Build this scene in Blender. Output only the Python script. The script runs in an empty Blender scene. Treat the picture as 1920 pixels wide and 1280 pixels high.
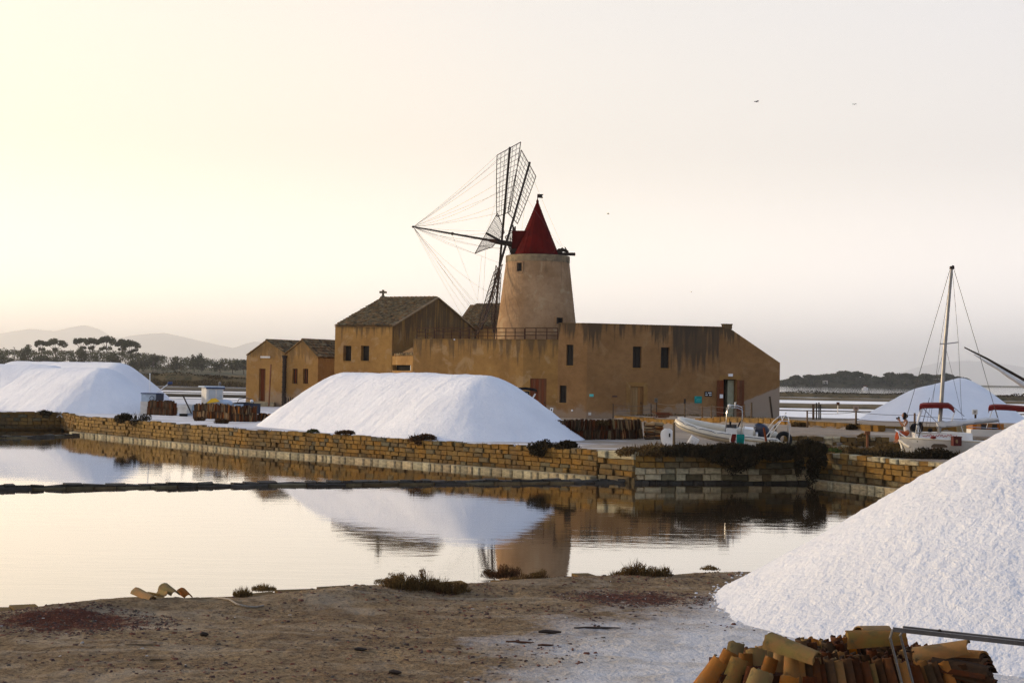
import bpy, math, random
import numpy as np
from mathutils import Vector, Matrix, noise

random.seed(7)
RNG = np.random.default_rng(11)
R = math.radians
SC = bpy.context.scene
COL = SC.collection

# ------------------------------------------------------------------ camera
FPX, HY, ROLL, CAMZ = 3000.0, 706.0, R(1.0), 4.0
PITCH = math.atan((HY - 640.0) / FPX)
FWD = Vector((0, math.cos(PITCH), math.sin(PITCH)))
UP0 = Vector((0, -math.sin(PITCH), math.cos(PITCH)))
RT0 = Vector((1, 0, 0))
RT = RT0 * math.cos(ROLL) + UP0 * math.sin(ROLL)
UP = UP0 * math.cos(ROLL) - RT0 * math.sin(ROLL)
CAMP = Vector((0, 0, CAMZ))
cam_d = bpy.data.cameras.new('camera')
cam_d.sensor_width = 36.0
cam_d.lens = 36.0 * FPX / 1920.0
cam_d.clip_start = 0.1
cam_d.clip_end = 150000
cam = bpy.data.objects.new('camera', cam_d)
COL.objects.link(cam)
m3 = Matrix((RT, UP, -FWD)).transposed()
cam.matrix_world = Matrix.Translation(CAMP) @ m3.to_4x4()
SC.camera = cam

# ------------------------------------------------------------------ light
SUN_AZ, SUN_EL = R(20), R(11)           # the sun stands to the left, a little behind the mill
SUND = Vector((-math.cos(SUN_AZ) * math.cos(SUN_EL), math.sin(SUN_AZ) * math.cos(SUN_EL), math.sin(SUN_EL)))
world = bpy.data.worlds.new('World')
SC.world = world
world.use_nodes = True
wt = world.node_tree
wt.nodes.clear()

def wn(t, **k):
    n = wt.nodes.new(t)
    for a, b in k.items():
        setattr(n, a, b)
    return n
w_out = wn('ShaderNodeOutputWorld')
bg_sky = wn('ShaderNodeBackground')
bg_haze = wn('ShaderNodeBackground')
w_add = wn('ShaderNodeAddShader')
sky = wn('ShaderNodeTexSky')
sky.sky_type = 'NISHITA'
sky.sun_disc = False
sky.sun_elevation = SUN_EL
sky.sun_rotation = math.atan2(SUND.x, SUND.y)
sky.dust_density = 4.0
sky.air_density = 1.5
bg_sky.inputs['Strength'].default_value = 0.03
wt.links.new(sky.outputs[0], bg_sky.inputs['Color'])
# thin bright overcast veil, warm round the sun, cooler overhead
w_tc = wn('ShaderNodeTexCoord')
w_dot = wn('ShaderNodeVectorMath', operation='DOT_PRODUCT')
w_dot.inputs[1].default_value = SUND
wt.links.new(w_tc.outputs['Generated'], w_dot.inputs[0])
w_glow = wn('ShaderNodeValToRGB')
cr = w_glow.color_ramp
cr.elements[0].position = 0.0
cr.elements[0].color = (0.36, 0.41, 0.54, 1)
cr.elements[1].position = 1.0
cr.elements[1].color = (1.5, 1.2, 0.78, 1)
for p, c in ((0.30, (0.50, 0.51, 0.58)), (0.5, (0.97, 0.895, 0.845)), (0.67, (1.06, 0.955, 0.83)), (0.80, (1.22, 1.03, 0.80))):
    e = cr.elements.new(p)
    e.color = (*c, 1)
w_map = wn('ShaderNodeMapRange')
w_map.inputs[1].default_value = -1
w_map.inputs[2].default_value = 1
wt.links.new(w_dot.outputs['Value'], w_map.inputs[0])
wt.links.new(w_map.outputs[0], w_glow.inputs[0])
w_sep = wn('ShaderNodeSeparateXYZ')
wt.links.new(w_tc.outputs['Generated'], w_sep.inputs[0])
w_el = wn('ShaderNodeMapRange', interpolation_type='SMOOTHSTEP')
w_el.inputs[1].default_value = 0.02
w_el.inputs[2].default_value = 0.75
wt.links.new(w_sep.outputs['Z'], w_el.inputs[0])
w_mix = wn('ShaderNodeMixRGB')
w_mix.inputs[2].default_value = (0.335, 0.44, 0.69, 1)
wt.links.new(w_el.outputs[0], w_mix.inputs[0])
wt.links.new(w_glow.outputs[0], w_mix.inputs[1])
w_hor = wn('ShaderNodeMapRange', interpolation_type='SMOOTHSTEP')     # brighter towards the horizon, as a hazy sky is
for i_, x_ in enumerate((0.0, 0.15, 1.98, 1.0)):
    w_hor.inputs[i_ + 1].default_value = x_
wt.links.new(w_sep.outputs['Z'], w_hor.inputs[0])
wt.links.new(w_hor.outputs[0], bg_haze.inputs['Strength'])
wt.links.new(w_mix.outputs[0], bg_haze.inputs['Color'])
wt.links.new(bg_sky.outputs[0], w_add.inputs[0])
wt.links.new(bg_haze.outputs[0], w_add.inputs[1])
wt.links.new(w_add.outputs[0], w_out.inputs['Surface'])

sun_d = bpy.data.lights.new('sun', 'SUN')
sun_d.energy = 3.4
sun_d.angle = R(0.5)
sun_d.color = (1.0, 0.80, 0.55)
sun = bpy.data.objects.new('sun', sun_d)
sun.location = (-60, 20, 60)
sun.rotation_euler = SUND.to_track_quat('Z', 'Y').to_euler()
COL.objects.link(sun)

SC.view_settings.view_transform = 'Standard'
SC.view_settings.look = 'None'
SC.view_settings.exposure = 0.0
SC.view_settings.gamma = 1.0
SC.view_settings.use_curve_mapping = False
SC.cycles.use_denoising = True
SC.cycles.denoising_input_passes = 'RGB_ALBEDO_NORMAL'
SC.cycles.denoising_prefilter = 'NONE'
SC.cycles.max_bounces = 6
SC.cycles.diffuse_bounces = 3
SC.cycles.glossy_bounces = 3
SC.cycles.transmission_bounces = 4
SC.cycles.volume_bounces = 3
SC.cycles.transparent_max_bounces = 8

# ------------------------------------------------------------------ survey helpers: photo pixel -> place in the world
def ray(px, py):
    return FWD * FPX + RT * (px - 960.0) + UP * (640.0 - py)

def P(px, py, Y):
    d = ray(px, py)
    return CAMP + d * (Y / d.y)

def G(px, py, z):
    d = ray(px, py)
    return CAMP + d * ((z - CAMZ) / d.z)

def hyp(px):
    return HY + math.tan(ROLL) * (px - 960.0)

def on_wall(p0, p1, px, py):
    """(u, z) where the sight line meets the vertical plane through p0-p1"""
    d = ray(px, py)
    e = Vector((p1[0] - p0[0], p1[1] - p0[1]))
    L = e.length
    n = Vector((e.y, -e.x)) / L
    t = ((p0[0] - CAMP.x) * n.x + (p0[1] - CAMP.y) * n.y) / (d.x * n.x + d.y * n.y)
    q = CAMP + d * t
    return ((q.x - p0[0]) * e.x + (q.y - p0[1]) * e.y) / L, q.z

# ------------------------------------------------------------------ mesh helpers
class MB:
    def __init__(s):
        s.v, s.f = [], []

    def poly(s, pts):
        b = len(s.v)
        s.v += [tuple(p) for p in pts]
        s.f.append(tuple(range(b, b + len(pts))))
        return s

    def box(s, c, size, rz=0.0, rx=0.0, ry=0.0):
        M = Matrix.Rotation(rz, 3, 'Z') @ Matrix.Rotation(ry, 3, 'Y') @ Matrix.Rotation(rx, 3, 'X')
        c = Vector(c)
        b = len(s.v)
        for z in (-.5, .5):
            for x, y in ((-.5, -.5), (.5, -.5), (.5, .5), (-.5, .5)):
                s.v.append(tuple(c + M @ Vector((x * size[0], y * size[1], z * size[2]))))
        for q in ((3, 2, 1, 0), (4, 5, 6, 7), (0, 1, 5, 4), (1, 2, 6, 5), (2, 3, 7, 6), (3, 0, 4, 7)):
            s.f.append(tuple(b + k for k in q))
        return s

    def bar(s, p0, p1, w, h=None, up=(0, 0, 1)):
        p0, p1 = Vector(p0), Vector(p1)
        h = h or w
        d = (p1 - p0).normalized()
        u = Vector(up)
        if abs(d.dot(u)) > .98:
            u = Vector((1, 0, 0))
        a = d.cross(u).normalized() * (w / 2)
        c = a.cross(d).normalized() * (h / 2)
        b = len(s.v)
        for p in (p0, p1):
            for q in (-a - c, a - c, a + c, -a + c):
                s.v.append(tuple(p + q))
        for q in ((3, 2, 1, 0), (4, 5, 6, 7), (0, 1, 5, 4), (1, 2, 6, 5), (2, 3, 7, 6), (3, 0, 4, 7)):
            s.f.append(tuple(b + k for k in q))
        return s

    def tube(s, pts, r, n=8, cap=True, flat=1.0):
        pts = [Vector(p) for p in pts]
        m = len(pts)
        rs = r if isinstance(r, (list, tuple)) else [r] * m
        b = len(s.v)
        prev = None
        for i, p in enumerate(pts):
            d = (pts[min(i + 1, m - 1)] - pts[max(i - 1, 0)])
            if d.length < 1e-9:
                d = Vector((0, 0, 1))
            d.normalize()
            if prev is None:
                u = Vector((0, 0, 1)) if abs(d.z) < .95 else Vector((1, 0, 0))
                a = d.cross(u).normalized()
            else:
                a = (prev - d * prev.dot(d)).normalized()
            prev = a
            c = d.cross(a)
            for k in range(n):
                t = 2 * math.pi * k / n
                s.v.append(tuple(p + (a * math.cos(t) + c * math.sin(t) * flat) * rs[i]))
        for i in range(m - 1):
            for k in range(n):
                k2 = (k + 1) % n
                s.f.append((b + i * n + k, b + i * n + k2, b + (i + 1) * n + k2, b + (i + 1) * n + k))
        if cap:
            s.f.append(tuple(b + k for k in reversed(range(n))))
            s.f.append(tuple(b + (m - 1) * n + k for k in range(n)))
        return s

    def cyl(s, p0, p1, r0, r1=None, n=10):
        return s.tube([p0, p1], [r0, r0 if r1 is None else r1], n)

    def lathe(s, c, prof, n=32, cap=True):
        b = len(s.v)
        for r, z in prof:
            for k in range(n):
                t = 2 * math.pi * k / n
                s.v.append((c[0] + r * math.cos(t), c[1] + r * math.sin(t), c[2] + z))
        m = len(prof)
        for i in range(m - 1):
            for k in range(n):
                k2 = (k + 1) % n
                s.f.append((b + i * n + k, b + i * n + k2, b + (i + 1) * n + k2, b + (i + 1) * n + k))
        if cap:
            s.f.append(tuple(b + k for k in reversed(range(n))))
            s.f.append(tuple(b + (m - 1) * n + k for k in range(n)))
        return s

    def ball(s, c, r, n=10, m=7):
        prof = []
        rr = r if isinstance(r, (tuple, list)) else (r, r, r)
        b = len(s.v)
        for i in range(m + 1):
            a = -math.pi / 2 + math.pi * i / m
            for k in range(n):
                t = 2 * math.pi * k / n
                s.v.append((c[0] + rr[0] * math.cos(a) * math.cos(t), c[1] + rr[1] * math.cos(a) * math.sin(t), c[2] + rr[2] * math.sin(a)))
        for i in range(m):
            for k in range(n):
                k2 = (k + 1) % n
                s.f.append((b + i * n + k, b + i * n + k2, b + (i + 1) * n + k2, b + (i + 1) * n + k))
        return s

    def prism(s, poly, z0, z1):
        n = len(poly)
        b = len(s.v)
        s.v += [(p[0], p[1], z0) for p in poly] + [(p[0], p[1], z1) for p in poly]
        s.f.append(tuple(b + k for k in reversed(range(n))))
        s.f.append(tuple(b + n + k for k in range(n)))
        for k in range(n):
            k2 = (k + 1) % n
            s.f.append((b + k, b + k2, b + n + k2, b + n + k))
        return s

    def slab(s, pts, th):
        """a thick sheet: planar polygon pts (3D) given thickness th along its normal, downwards side"""
        pts = [Vector(p) for p in pts]
        nrm = (pts[1] - pts[0]).cross(pts[2] - pts[0]).normalized()
        n = len(pts)
        b = len(s.v)
        s.v += [tuple(p) for p in pts] + [tuple(p - nrm * th) for p in pts]
        s.f.append(tuple(b + k for k in range(n)))
        s.f.append(tuple(b + n + k for k in reversed(range(n))))
        for k in range(n):
            k2 = (k + 1) % n
            s.f.append((b + k, b + n + k, b + n + k2, b + k2))
        return s

    def grid(s, P_):
        b = len(s.v)
        h, w = len(P_), len(P_[0])
        for row in P_:
            s.v += [tuple(p) for p in row]
        for j in range(h - 1):
            for i in range(w - 1):
                s.f.append((b + j * w + i, b + j * w + i + 1, b + (j + 1) * w + i + 1, b + (j + 1) * w + i))
        return s

    def wall(s, p0, p1, z0, prof, holes=(), depth=.3):
        """vertical wall face p0->p1 seen with p0 on the left; prof = [(u, z)...]; holes = (u0,u1,z0,z1) with reveals"""
        e = Vector((p1[0] - p0[0], p1[1] - p0[1], 0))
        L = e.length
        e /= L
        n = Vector((e.y, -e.x, 0))
        o = Vector((p0[0], p0[1], 0))
        pu, pz = [p[0] for p in prof], [p[1] for p in prof]
        def W(u, z, d=0.0):
            return o + e * u + Vector((0, 0, z)) - n * d
        us = sorted({0.0, L} | {h[0] for h in holes} | {h[1] for h in holes} | {u for u in pu if 0 < u < L})
        for a, b_ in zip(us[:-1], us[1:]):
            if b_ - a < 1e-6:
                continue
            uc = (a + b_) / 2
            hs = sorted([h for h in holes if h[0] < uc < h[1]], key=lambda h: h[2])
            z = z0
            for h in hs:
                s.poly([W(a, z), W(b_, z), W(b_, h[2]), W(a, h[2])])
                z = h[3]
            s.poly([W(a, z), W(b_, z), W(b_, float(np.interp(b_ - 1e-6, pu, pz))), W(a, float(np.interp(a + 1e-6, pu, pz)))])
        for a, b_, c, d in holes:
            s.poly([W(a, c), W(a, c, depth), W(a, d, depth), W(a, d)])
            s.poly([W(b_, c, depth), W(b_, c), W(b_, d), W(b_, d, depth)])
            s.poly([W(a, c, depth), W(a, c), W(b_, c), W(b_, c, depth)])
            s.poly([W(a, d), W(a, d, depth), W(b_, d, depth), W(b_, d)])
        return W

ORG = {}
def build(name, mb, mat, parent=None, smooth=None, kind=None, label=None):
    """ONE mesh object from world-space geometry; a child is stored relative to its thing"""
    me = bpy.data.meshes.new(name)
    o0 = ORG.get(parent.name, Vector((0, 0, 0))) if parent else Vector((0, 0, 0))
    vs = mb.v
    if parent and o0.length > 0:
        vs = [(v[0] - o0.x, v[1] - o0.y, v[2] - o0.z) for v in vs]
    me.from_pydata(vs, [], mb.f)
    me.validate()
    me.update()
    if smooth is not None:
        me.polygons.foreach_set('use_smooth', [True] * len(me.polygons))
        if smooth < 180:
            me.set_sharp_from_angle(angle=R(smooth))
    if mat:
        for m in (mat if isinstance(mat, (list, tuple)) else [mat]):
            me.materials.append(m)
    o = bpy.data.objects.new(name, me)
    COL.objects.link(o)
    if parent:
        o.parent = parent
        ORG[o.name] = o0
    if kind:
        o['kind'] = kind
    if label:
        o['label'] = label
    return o

def np_mesh(name, V, Fq, mat, parent=None, smooth=False, kind=None):
    """mesh from numpy arrays (all faces the same size)"""
    me = bpy.data.meshes.new(name)
    o0 = ORG.get(parent.name, Vector((0, 0, 0))) if parent else Vector((0, 0, 0))
    V = np.asarray(V, dtype=np.float64) - np.array(o0)
    Fq = np.asarray(Fq, dtype=np.int32)
    k = Fq.shape[1]
    me.vertices.add(len(V))
    me.vertices.foreach_set('co', V.astype(np.float32).ravel())
    me.loops.add(Fq.size)
    me.loops.foreach_set('vertex_index', Fq.ravel())
    me.polygons.add(len(Fq))
    me.polygons.foreach_set('loop_start', np.arange(len(Fq), dtype=np.int32) * k)
    me.update(calc_edges=True)
    if smooth:
        me.polygons.foreach_set('use_smooth', [True] * len(Fq))
    for m in (mat if isinstance(mat, (list, tuple)) else [mat]):
        me.materials.append(m)
    o = bpy.data.objects.new(name, me)
    COL.objects.link(o)
    if parent:
        o.parent = parent
        ORG[o.name] = o0
    if kind:
        o['kind'] = kind
    return o

def thing(name, label, cat, loc, group=None):
    o = bpy.data.objects.new(name, None)
    o.empty_display_size = .3
    COL.objects.link(o)
    o.location = loc
    ORG[o.name] = Vector(loc)
    return tag(o, label, cat, group)

def tag(o, label, cat, group=None):
    o['label'] = label
    o['category'] = cat
    if group:
        o['group'] = group
    return o

def place(name, me, parent, loc, rot=(0, 0, 0), scale=(1, 1, 1)):
    """a piece that shares mesh data, put under a thing"""
    o = bpy.data.objects.new(name, me)
    COL.objects.link(o)
    if parent:
        o.parent = parent
        loc = Vector(loc) - ORG[parent.name]
        ORG[o.name] = ORG[parent.name]
    o.location = loc
    o.rotation_euler = rot
    o.scale = scale
    return o

# ------------------------------------------------------------------ materials
MATS = {}
def new_mat(name):
    m = bpy.data.materials.new(name)
    m.use_nodes = True
    t = m.node_tree
    b = t.nodes['Principled BSDF']
    MATS[name] = m
    return m, t, b

def nd(t, typ, **k):
    n = t.nodes.new(typ)
    for a, b in k.items():
        setattr(n, a, b)
    return n

def coords(t, space='Object', scale=(1, 1, 1)):
    mp = nd(t, 'ShaderNodeMapping')
    mp.inputs['Scale'].default_value = scale
    if space == 'World':
        g = nd(t, 'ShaderNodeNewGeometry')
        t.links.new(g.outputs['Position'], mp.inputs['Vector'])
    else:
        tc = nd(t, 'ShaderNodeTexCoord')
        t.links.new(tc.outputs[space], mp.inputs['Vector'])
    return mp.outputs[0]

def noise_n(t, vec, scale, detail=4, rough=.6, dist=0):
    n = nd(t, 'ShaderNodeTexNoise')
    n.inputs['Scale'].default_value = scale
    n.inputs['Detail'].default_value = detail
    n.inputs['Roughness'].default_value = rough
    n.inputs['Distortion'].default_value = dist
    t.links.new(vec, n.inputs['Vector'])
    return n.outputs['Fac']

def remap(t, val, a, b, c=0, d=1):
    n = nd(t, 'ShaderNodeMapRange')
    t.links.new(val, n.inputs[0])
    for i, x in enumerate((a, b, c, d)):
        n.inputs[i + 1].default_value = x
    return n.outputs[0]

def mixc(t, fac, a, b, blend='MIX'):
    n = nd(t, 'ShaderNodeMixRGB', blend_type=blend)
    for i, x in ((0, fac), (1, a), (2, b)):
        if isinstance(x, (int, float)):
            n.inputs[i].default_value = x
        elif isinstance(x, (tuple, list)):
            n.inputs[i].default_value = (*x, 1) if len(x) == 3 else x
        else:
            t.links.new(x, n.inputs[i])
    return n.outputs[0]

def math_n(t, op, a, b=None):
    n = nd(t, 'ShaderNodeMath', operation=op)
    for i, x in enumerate((a, b)):
        if x is None:
            continue
        if isinstance(x, (int, float)):
            n.inputs[i].default_value = x
        else:
            t.links.new(x, n.inputs[i])
    return n.outputs[0]

def bump_n(t, b, h, strength, dist=.02, prev=None):
    n = nd(t, 'ShaderNodeBump')
    n.inputs['Strength'].default_value = strength
    n.inputs['Distance'].default_value = dist
    t.links.new(h, n.inputs['Height'])
    if prev is not None:
        t.links.new(prev, n.inputs['Normal'])
    t.links.new(n.outputs[0], b.inputs['Normal'])
    return n.outputs[0]

def pmat(name, c1, c2=None, scale=4.0, rough=.8, bump=.0, bscale=20.0, space='Object', stretch=(1, 1, 1),
         rand=0.0, island=0.0, metal=0.0, spots=None, lo=.35, hi=.65, bdist=.02, spec=.12, trans=None):
    m, t, b = new_mat(name)
    v = coords(t, space, stretch)
    col = None
    if c2:
        col = mixc(t, remap(t, noise_n(t, v, scale, 5), lo, hi), c1, c2)
    else:
        col = mixc(t, remap(t, noise_n(t, v, scale, 4), .3, .7), tuple(x * .85 for x in c1), tuple(min(1, x * 1.12) for x in c1))
    if spots:
        sc, sl, sh, sx = spots
        col = mixc(t, remap(t, noise_n(t, v, sx, 5, .65), sl, sh), col, sc)
    if rand or island:
        if rand:
            oi = nd(t, 'ShaderNodeObjectInfo').outputs['Random']
            amt = rand
        else:
            oi = nd(t, 'ShaderNodeNewGeometry').outputs['Random Per Island']
            amt = island
        hsv = nd(t, 'ShaderNodeHueSaturation')
        t.links.new(remap(t, oi, 0, 1, 1 - amt, 1 + amt), hsv.inputs['Value'])
        wn2 = nd(t, 'ShaderNodeTexWhiteNoise', noise_dimensions='1D')
        t.links.new(oi, wn2.inputs['W'])
        t.links.new(remap(t, wn2.outputs['Value'], 0, 1, .5 - amt * .05, .5 + amt * .05), hsv.inputs['Hue'])
        t.links.new(remap(t, wn2.outputs['Value'], 0, 1, 1 + amt * .4, 1 - amt * .5), hsv.inputs['Saturation'])
        t.links.new(col, hsv.inputs['Color'])
        col = hsv.outputs[0]
    t.links.new(col, b.inputs['Base Color'])
    b.inputs['Roughness'].default_value = rough
    b.inputs['Metallic'].default_value = metal
    b.inputs['Specular IOR Level'].default_value = spec
    if bump:
        bump_n(t, b, noise_n(t, v, bscale, 6, .65), bump, bdist)
    return m
# ------------------------------------------------------------------ material library
def plaster(name, ztop, c1=(.30, .165, .05), c2=(.22, .118, .038), streak=.75, sdepth=3.0, patchy=.35):
    """ochre lime render: mottled, rain streaks running down from the wall head, grey salt damp at the foot"""
    m, t, b = new_mat(name)
    v = coords(t, 'World')
    col = mixc(t, remap(t, noise_n(t, v, .45, 6, .65), .38, .62), c1, c2)
    col = mixc(t, remap(t, noise_n(t, v, 2.2, 6, .7), .48, .70, 0, .35), col, tuple(x * .6 for x in c2))
    col = mixc(t, remap(t, noise_n(t, v, 5.5, 5, .7), .56, .72, 0, .25), col, tuple(x * .5 for x in c2))
    col = mixc(t, remap(t, noise_n(t, v, .8, 6, .65, .6), .55, .64, 0, patchy), col, (.40, .285, .16))
    vs = coords(t, 'World', (2.0, 2.0, .12))
    st = noise_n(t, vs, 1.6, 5, .62)
    z = nd(t, 'ShaderNodeSeparateXYZ')
    t.links.new(coords(t, 'World'), z.inputs[0])
    zf = remap(t, z.outputs['Z'], ztop - sdepth, ztop, -.22, .10)
    sf = remap(t, math_n(t, 'ADD', st, zf), .50, .60, 0, streak)
    col = mixc(t, sf, col, (.075, .052, .03))
    damp = remap(t, math_n(t, 'ADD', noise_n(t, v, .7, 5, .6), remap(t, z.outputs['Z'], 1.2, 3.2, .2, -.25)), .5, .62, 0, .55)
    col = mixc(t, damp, col, (.30, .24, .18))
    t.links.new(col, b.inputs['Base Color'])
    b.inputs['Roughness'].default_value = .92
    b.inputs['Specular IOR Level'].default_value = .15
    h = math_n(t, 'ADD', noise_n(t, v, 9, 6, .7), math_n(t, 'MULTIPLY', noise_n(t, v, 1.2, 3, .5), 1.5))
    bump_n(t, b, h, .5, .035)
    return m

M_SALT = None
def salt_mat(name, bscale, bump, bdist, grain, det=8, al=1.0):
    m, t, b = new_mat(name)
    v = coords(t, 'World')
    col = mixc(t, remap(t, noise_n(t, v, .5, 5, .6), .3, .7), tuple(al * x for x in (.80, .785, .77)), tuple(al * x for x in (.71, .70, .70)))
    col = mixc(t, remap(t, noise_n(t, v, grain, 3, .6), .70, .80, 0, .5), col, (.42, .37, .33))
    t.links.new(col, b.inputs['Base Color'])
    b.inputs['Roughness'].default_value = .7
    b.inputs['Specular IOR Level'].default_value = .35
    h = math_n(t, 'ADD', noise_n(t, v, bscale, det, .6 if det < 5 else .72), math_n(t, 'MULTIPLY', noise_n(t, v, bscale * .42, 3, .6), 1.0))
    bump_n(t, b, h, bump, bdist)
    return m
SALT_FAR = salt_mat('heaped_salt', 5.0, .55, .12, 6.0)
SALT_NEAR = salt_mat('coarse_salt', 12.0, .75, .05, 9.0, 2.5, .88)

STONE = pmat('tufa_stone', (.225, .125, .027), (.15, .08, .02), 2.2, .9, .6, 14, rand=.12, spots=((.14, .10, .06), .58, .75, 5), bdist=.03)
def weather(m, sc=.45, c=(.075, .055, .03), lo=.46, hi=.66, amt=.75):
    t = m.node_tree
    b = t.nodes['Principled BSDF']
    src = b.inputs['Base Color'].links[0].from_socket
    v = coords(t, 'World')
    t.links.new(mixc(t, remap(t, noise_n(t, v, sc, 6, .68), lo, hi, 0, amt), src, c), b.inputs['Base Color'])
def tide(m, z0=.14, z1=.42, c=(.045, .035, .022)):
    """dark weedy band the brine leaves on the lowest stones"""
    t = m.node_tree
    b = t.nodes['Principled BSDF']
    src = b.inputs['Base Color'].links[0].from_socket
    v = coords(t, 'World')
    sp = nd(t, 'ShaderNodeSeparateXYZ')
    t.links.new(v, sp.inputs[0])
    k = math_n(t, 'ADD', sp.outputs['Z'], math_n(t, 'MULTIPLY', math_n(t, 'SUBTRACT', noise_n(t, v, 1.1, 5, .7), .5), .5))
    t.links.new(mixc(t, remap(t, k, z0, z1, .8, 0), src, c), b.inputs['Base Color'])
weather(STONE, .45)
weather(STONE, 1.3, (.05, .036, .02), .55, .72, .7)
tide(STONE)
weather(STONE, 2.6, (.36, .31, .24), .66, .74, .6)
STONE_PALE = pmat('weathered_stone', (.40, .33, .20), (.24, .20, .12), 2.5, .85, .6, 14, rand=.25, spots=((.12, .10, .06), .55, .75, 6), bdist=.03)
STONE_WET = pmat('wet_dark_stone', (.060, .052, .042), (.036, .030, .022), 3, .7, .6, 12, rand=.3, bdist=.03)
STONE_OLIVE = pmat('olive_stone', (.13, .10, .05), (.075, .055, .028), 3, .8, .6, 12, rand=.3, bdist=.03)
MORTAR = pmat('wall_core', (.15, .085, .025), (.08, .046, .018), 3, .95)
TERRA = pmat('terracotta', (.33, .145, .045), (.24, .135, .05), 6, .85, .3, 40, rand=.38, spots=((.13, .085, .04), .52, .75, 9))
TERRA_NEAR = pmat('terracotta_lichened', (.29, .115, .028), (.20, .105, .028), 7, .85, .35, 60, rand=.33, spots=((.16, .12, .055), .5, .72, 11), bdist=.006)
TERRA_OLD = pmat('terracotta_mossy', (.17, .125, .035), (.22, .105, .035), 8, .85, .35, 60, rand=.2, spots=((.09, .075, .03), .5, .7, 12), bdist=.006)
TERRA_DARK = pmat('terracotta_shaded', (.085, .034, .013), (.05, .025, .011), 7, .9, .35, 60, rand=.4, spots=((.05, .03, .02), .5, .7, 10), bdist=.006)  # near-black clay: shade between the packed tiles is put into the colour
ROOFT = pmat('roof_tile_clay', (.23, .15, .068), (.12, .085, .042), 1.5, .9, .3, 20, island=.4, spots=((.05, .045, .03), .52, .7, 2.2))
WOOD = pmat('weathered_wood', (.15, .095, .05), (.09, .055, .03), 5, .85, .4, 30, stretch=(1, 1, .15), rand=.25)
WOOD_DOOR = pmat('door_wood', (.26, .14, .05), (.19, .10, .035), 3, .75, .3, 30, stretch=(1, 1, .12), rand=.22)
WOOD_RED = pmat('red_brown_wood', (.18, .055, .02), (.12, .04, .016), 3, .7, .3, 30, stretch=(1, 1, .12), rand=.2)
WOOD_DARK = pmat('tarred_timber', (.05, .035, .026), (.03, .022, .016), 4, .75, .3, 24)
WOOD_ORANGE = pmat('varnished_wood', (.42, .15, .025), (.28, .09, .015), 3, .4, .1, 20, rand=.2)
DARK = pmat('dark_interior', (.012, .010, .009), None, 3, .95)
SHADE_PANE = pmat('shaded_window_pane', (.03, .024, .018), None, 3, .35)  # near-black pane stands in for the shade of the room behind
CAP_RED = pmat('red_painted_metal', (.115, .007, .005), (.08, .006, .004), 1.3, .7, .15, 10, spec=.03, spots=((.06, .012, .01), .58, .75, 3))
CAP_RED_D = pmat('red_painted_boards', (.075, .006, .005), (.05, .005, .004), 1.5, .8, .15, 10, spec=.03)
IRON = pmat('dark_iron', (.035, .03, .027), (.05, .03, .02), 6, .6, .1, 20, metal=.4)
RUST = pmat('rusty_steel', (.10, .042, .02), (.06, .03, .018), 6, .8, .2, 20)
STEEL = pmat('stainless_tube', (.62, .60, .57), None, 4, .22, metal=1.0)
STEEL_GREY = pmat('dull_grey_steel', (.20, .19, .18), (.14, .13, .125), 5, .42, .1, 30, metal=.7)
ALU = pmat('anodised_mast', (.30, .285, .26), (.22, .21, .2), 3, .4, metal=.6)
WHITE_PL = pmat('white_gelcoat', (.74, .72, .68), (.66, .63, .58), 2, .3, spec=.5)
WHITE_DIRTY = pmat('weathered_white_paint', (.66, .63, .57), (.52, .48, .42), 3, .5, .1, 20, spots=((.35, .28, .2), .6, .8, 4))
CREAM = pmat('cream_rubber_tube', (.62, .55, .42), (.55, .48, .36), 2, .38, spec=.5)
GREYFAB = pmat('pale_grey_liner', (.46, .46, .45), None, 3, .6)
NAVY = pmat('navy_cover', (.012, .016, .035), None, 4, .38, .2, 12, spec=.5)
BLACKFAB = pmat('black_canvas', (.014, .013, .014), None, 4, .85, .2, 20)
REDFAB = pmat('red_canvas', (.17, .018, .013), (.12, .014, .011), 3, .8, .2, 14)
SAILCLOTH = pmat('white_sailcloth', (.70, .69, .67), (.60, .59, .58), 4, .7, .4, 9, bdist=.03)
TEAL = pmat('teal_paint', (.01, .23, .21), None, 4, .5)
TURQ = pmat('turquoise_enamel', (.12, .5, .45), None, 4, .5)
BLACKS = pmat('black_sign_paint', (.012, .012, .013), None, 4, .5)
WHITEP = pmat('white_paint', (.75, .75, .74), None, 4, .6)
YELLOWP = pmat('yellow_paint', (.62, .36, .02), None, 4, .5)
BLUEP = pmat('blue_paint', (.03, .05, .12), None, 4, .5)
PALEBLUE = pmat('pale_blue_paint', (.40, .47, .55), None, 4, .5)
BLACKR = pmat('black_rubber', (.015, .015, .015), None, 4, .7)
ROPE = pmat('hemp_rope', (.34, .30, .24), (.24, .2, .16), 30, .9, .5, 60)
WIRE = pmat('thin_dark_rope', (.12, .10, .085), None, 5, .8)
SKIN = pmat('skin', (.36, .17, .09), None, 6, .55)
HAIR = pmat('dark_hair', (.012, .009, .008), None, 8, .5)
CLOTHW = pmat('white_cotton', (.66, .65, .66), None, 8, .85)
CLOTHO = pmat('orange_red_cloth', (.40, .08, .03), None, 8, .85)
CLOTHP = pmat('dull_purple_cloth', (.10, .065, .11), None, 8, .85)
BIRDM = pmat('dark_feathers', (.03, .028, .03), None, 8, .8)

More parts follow.
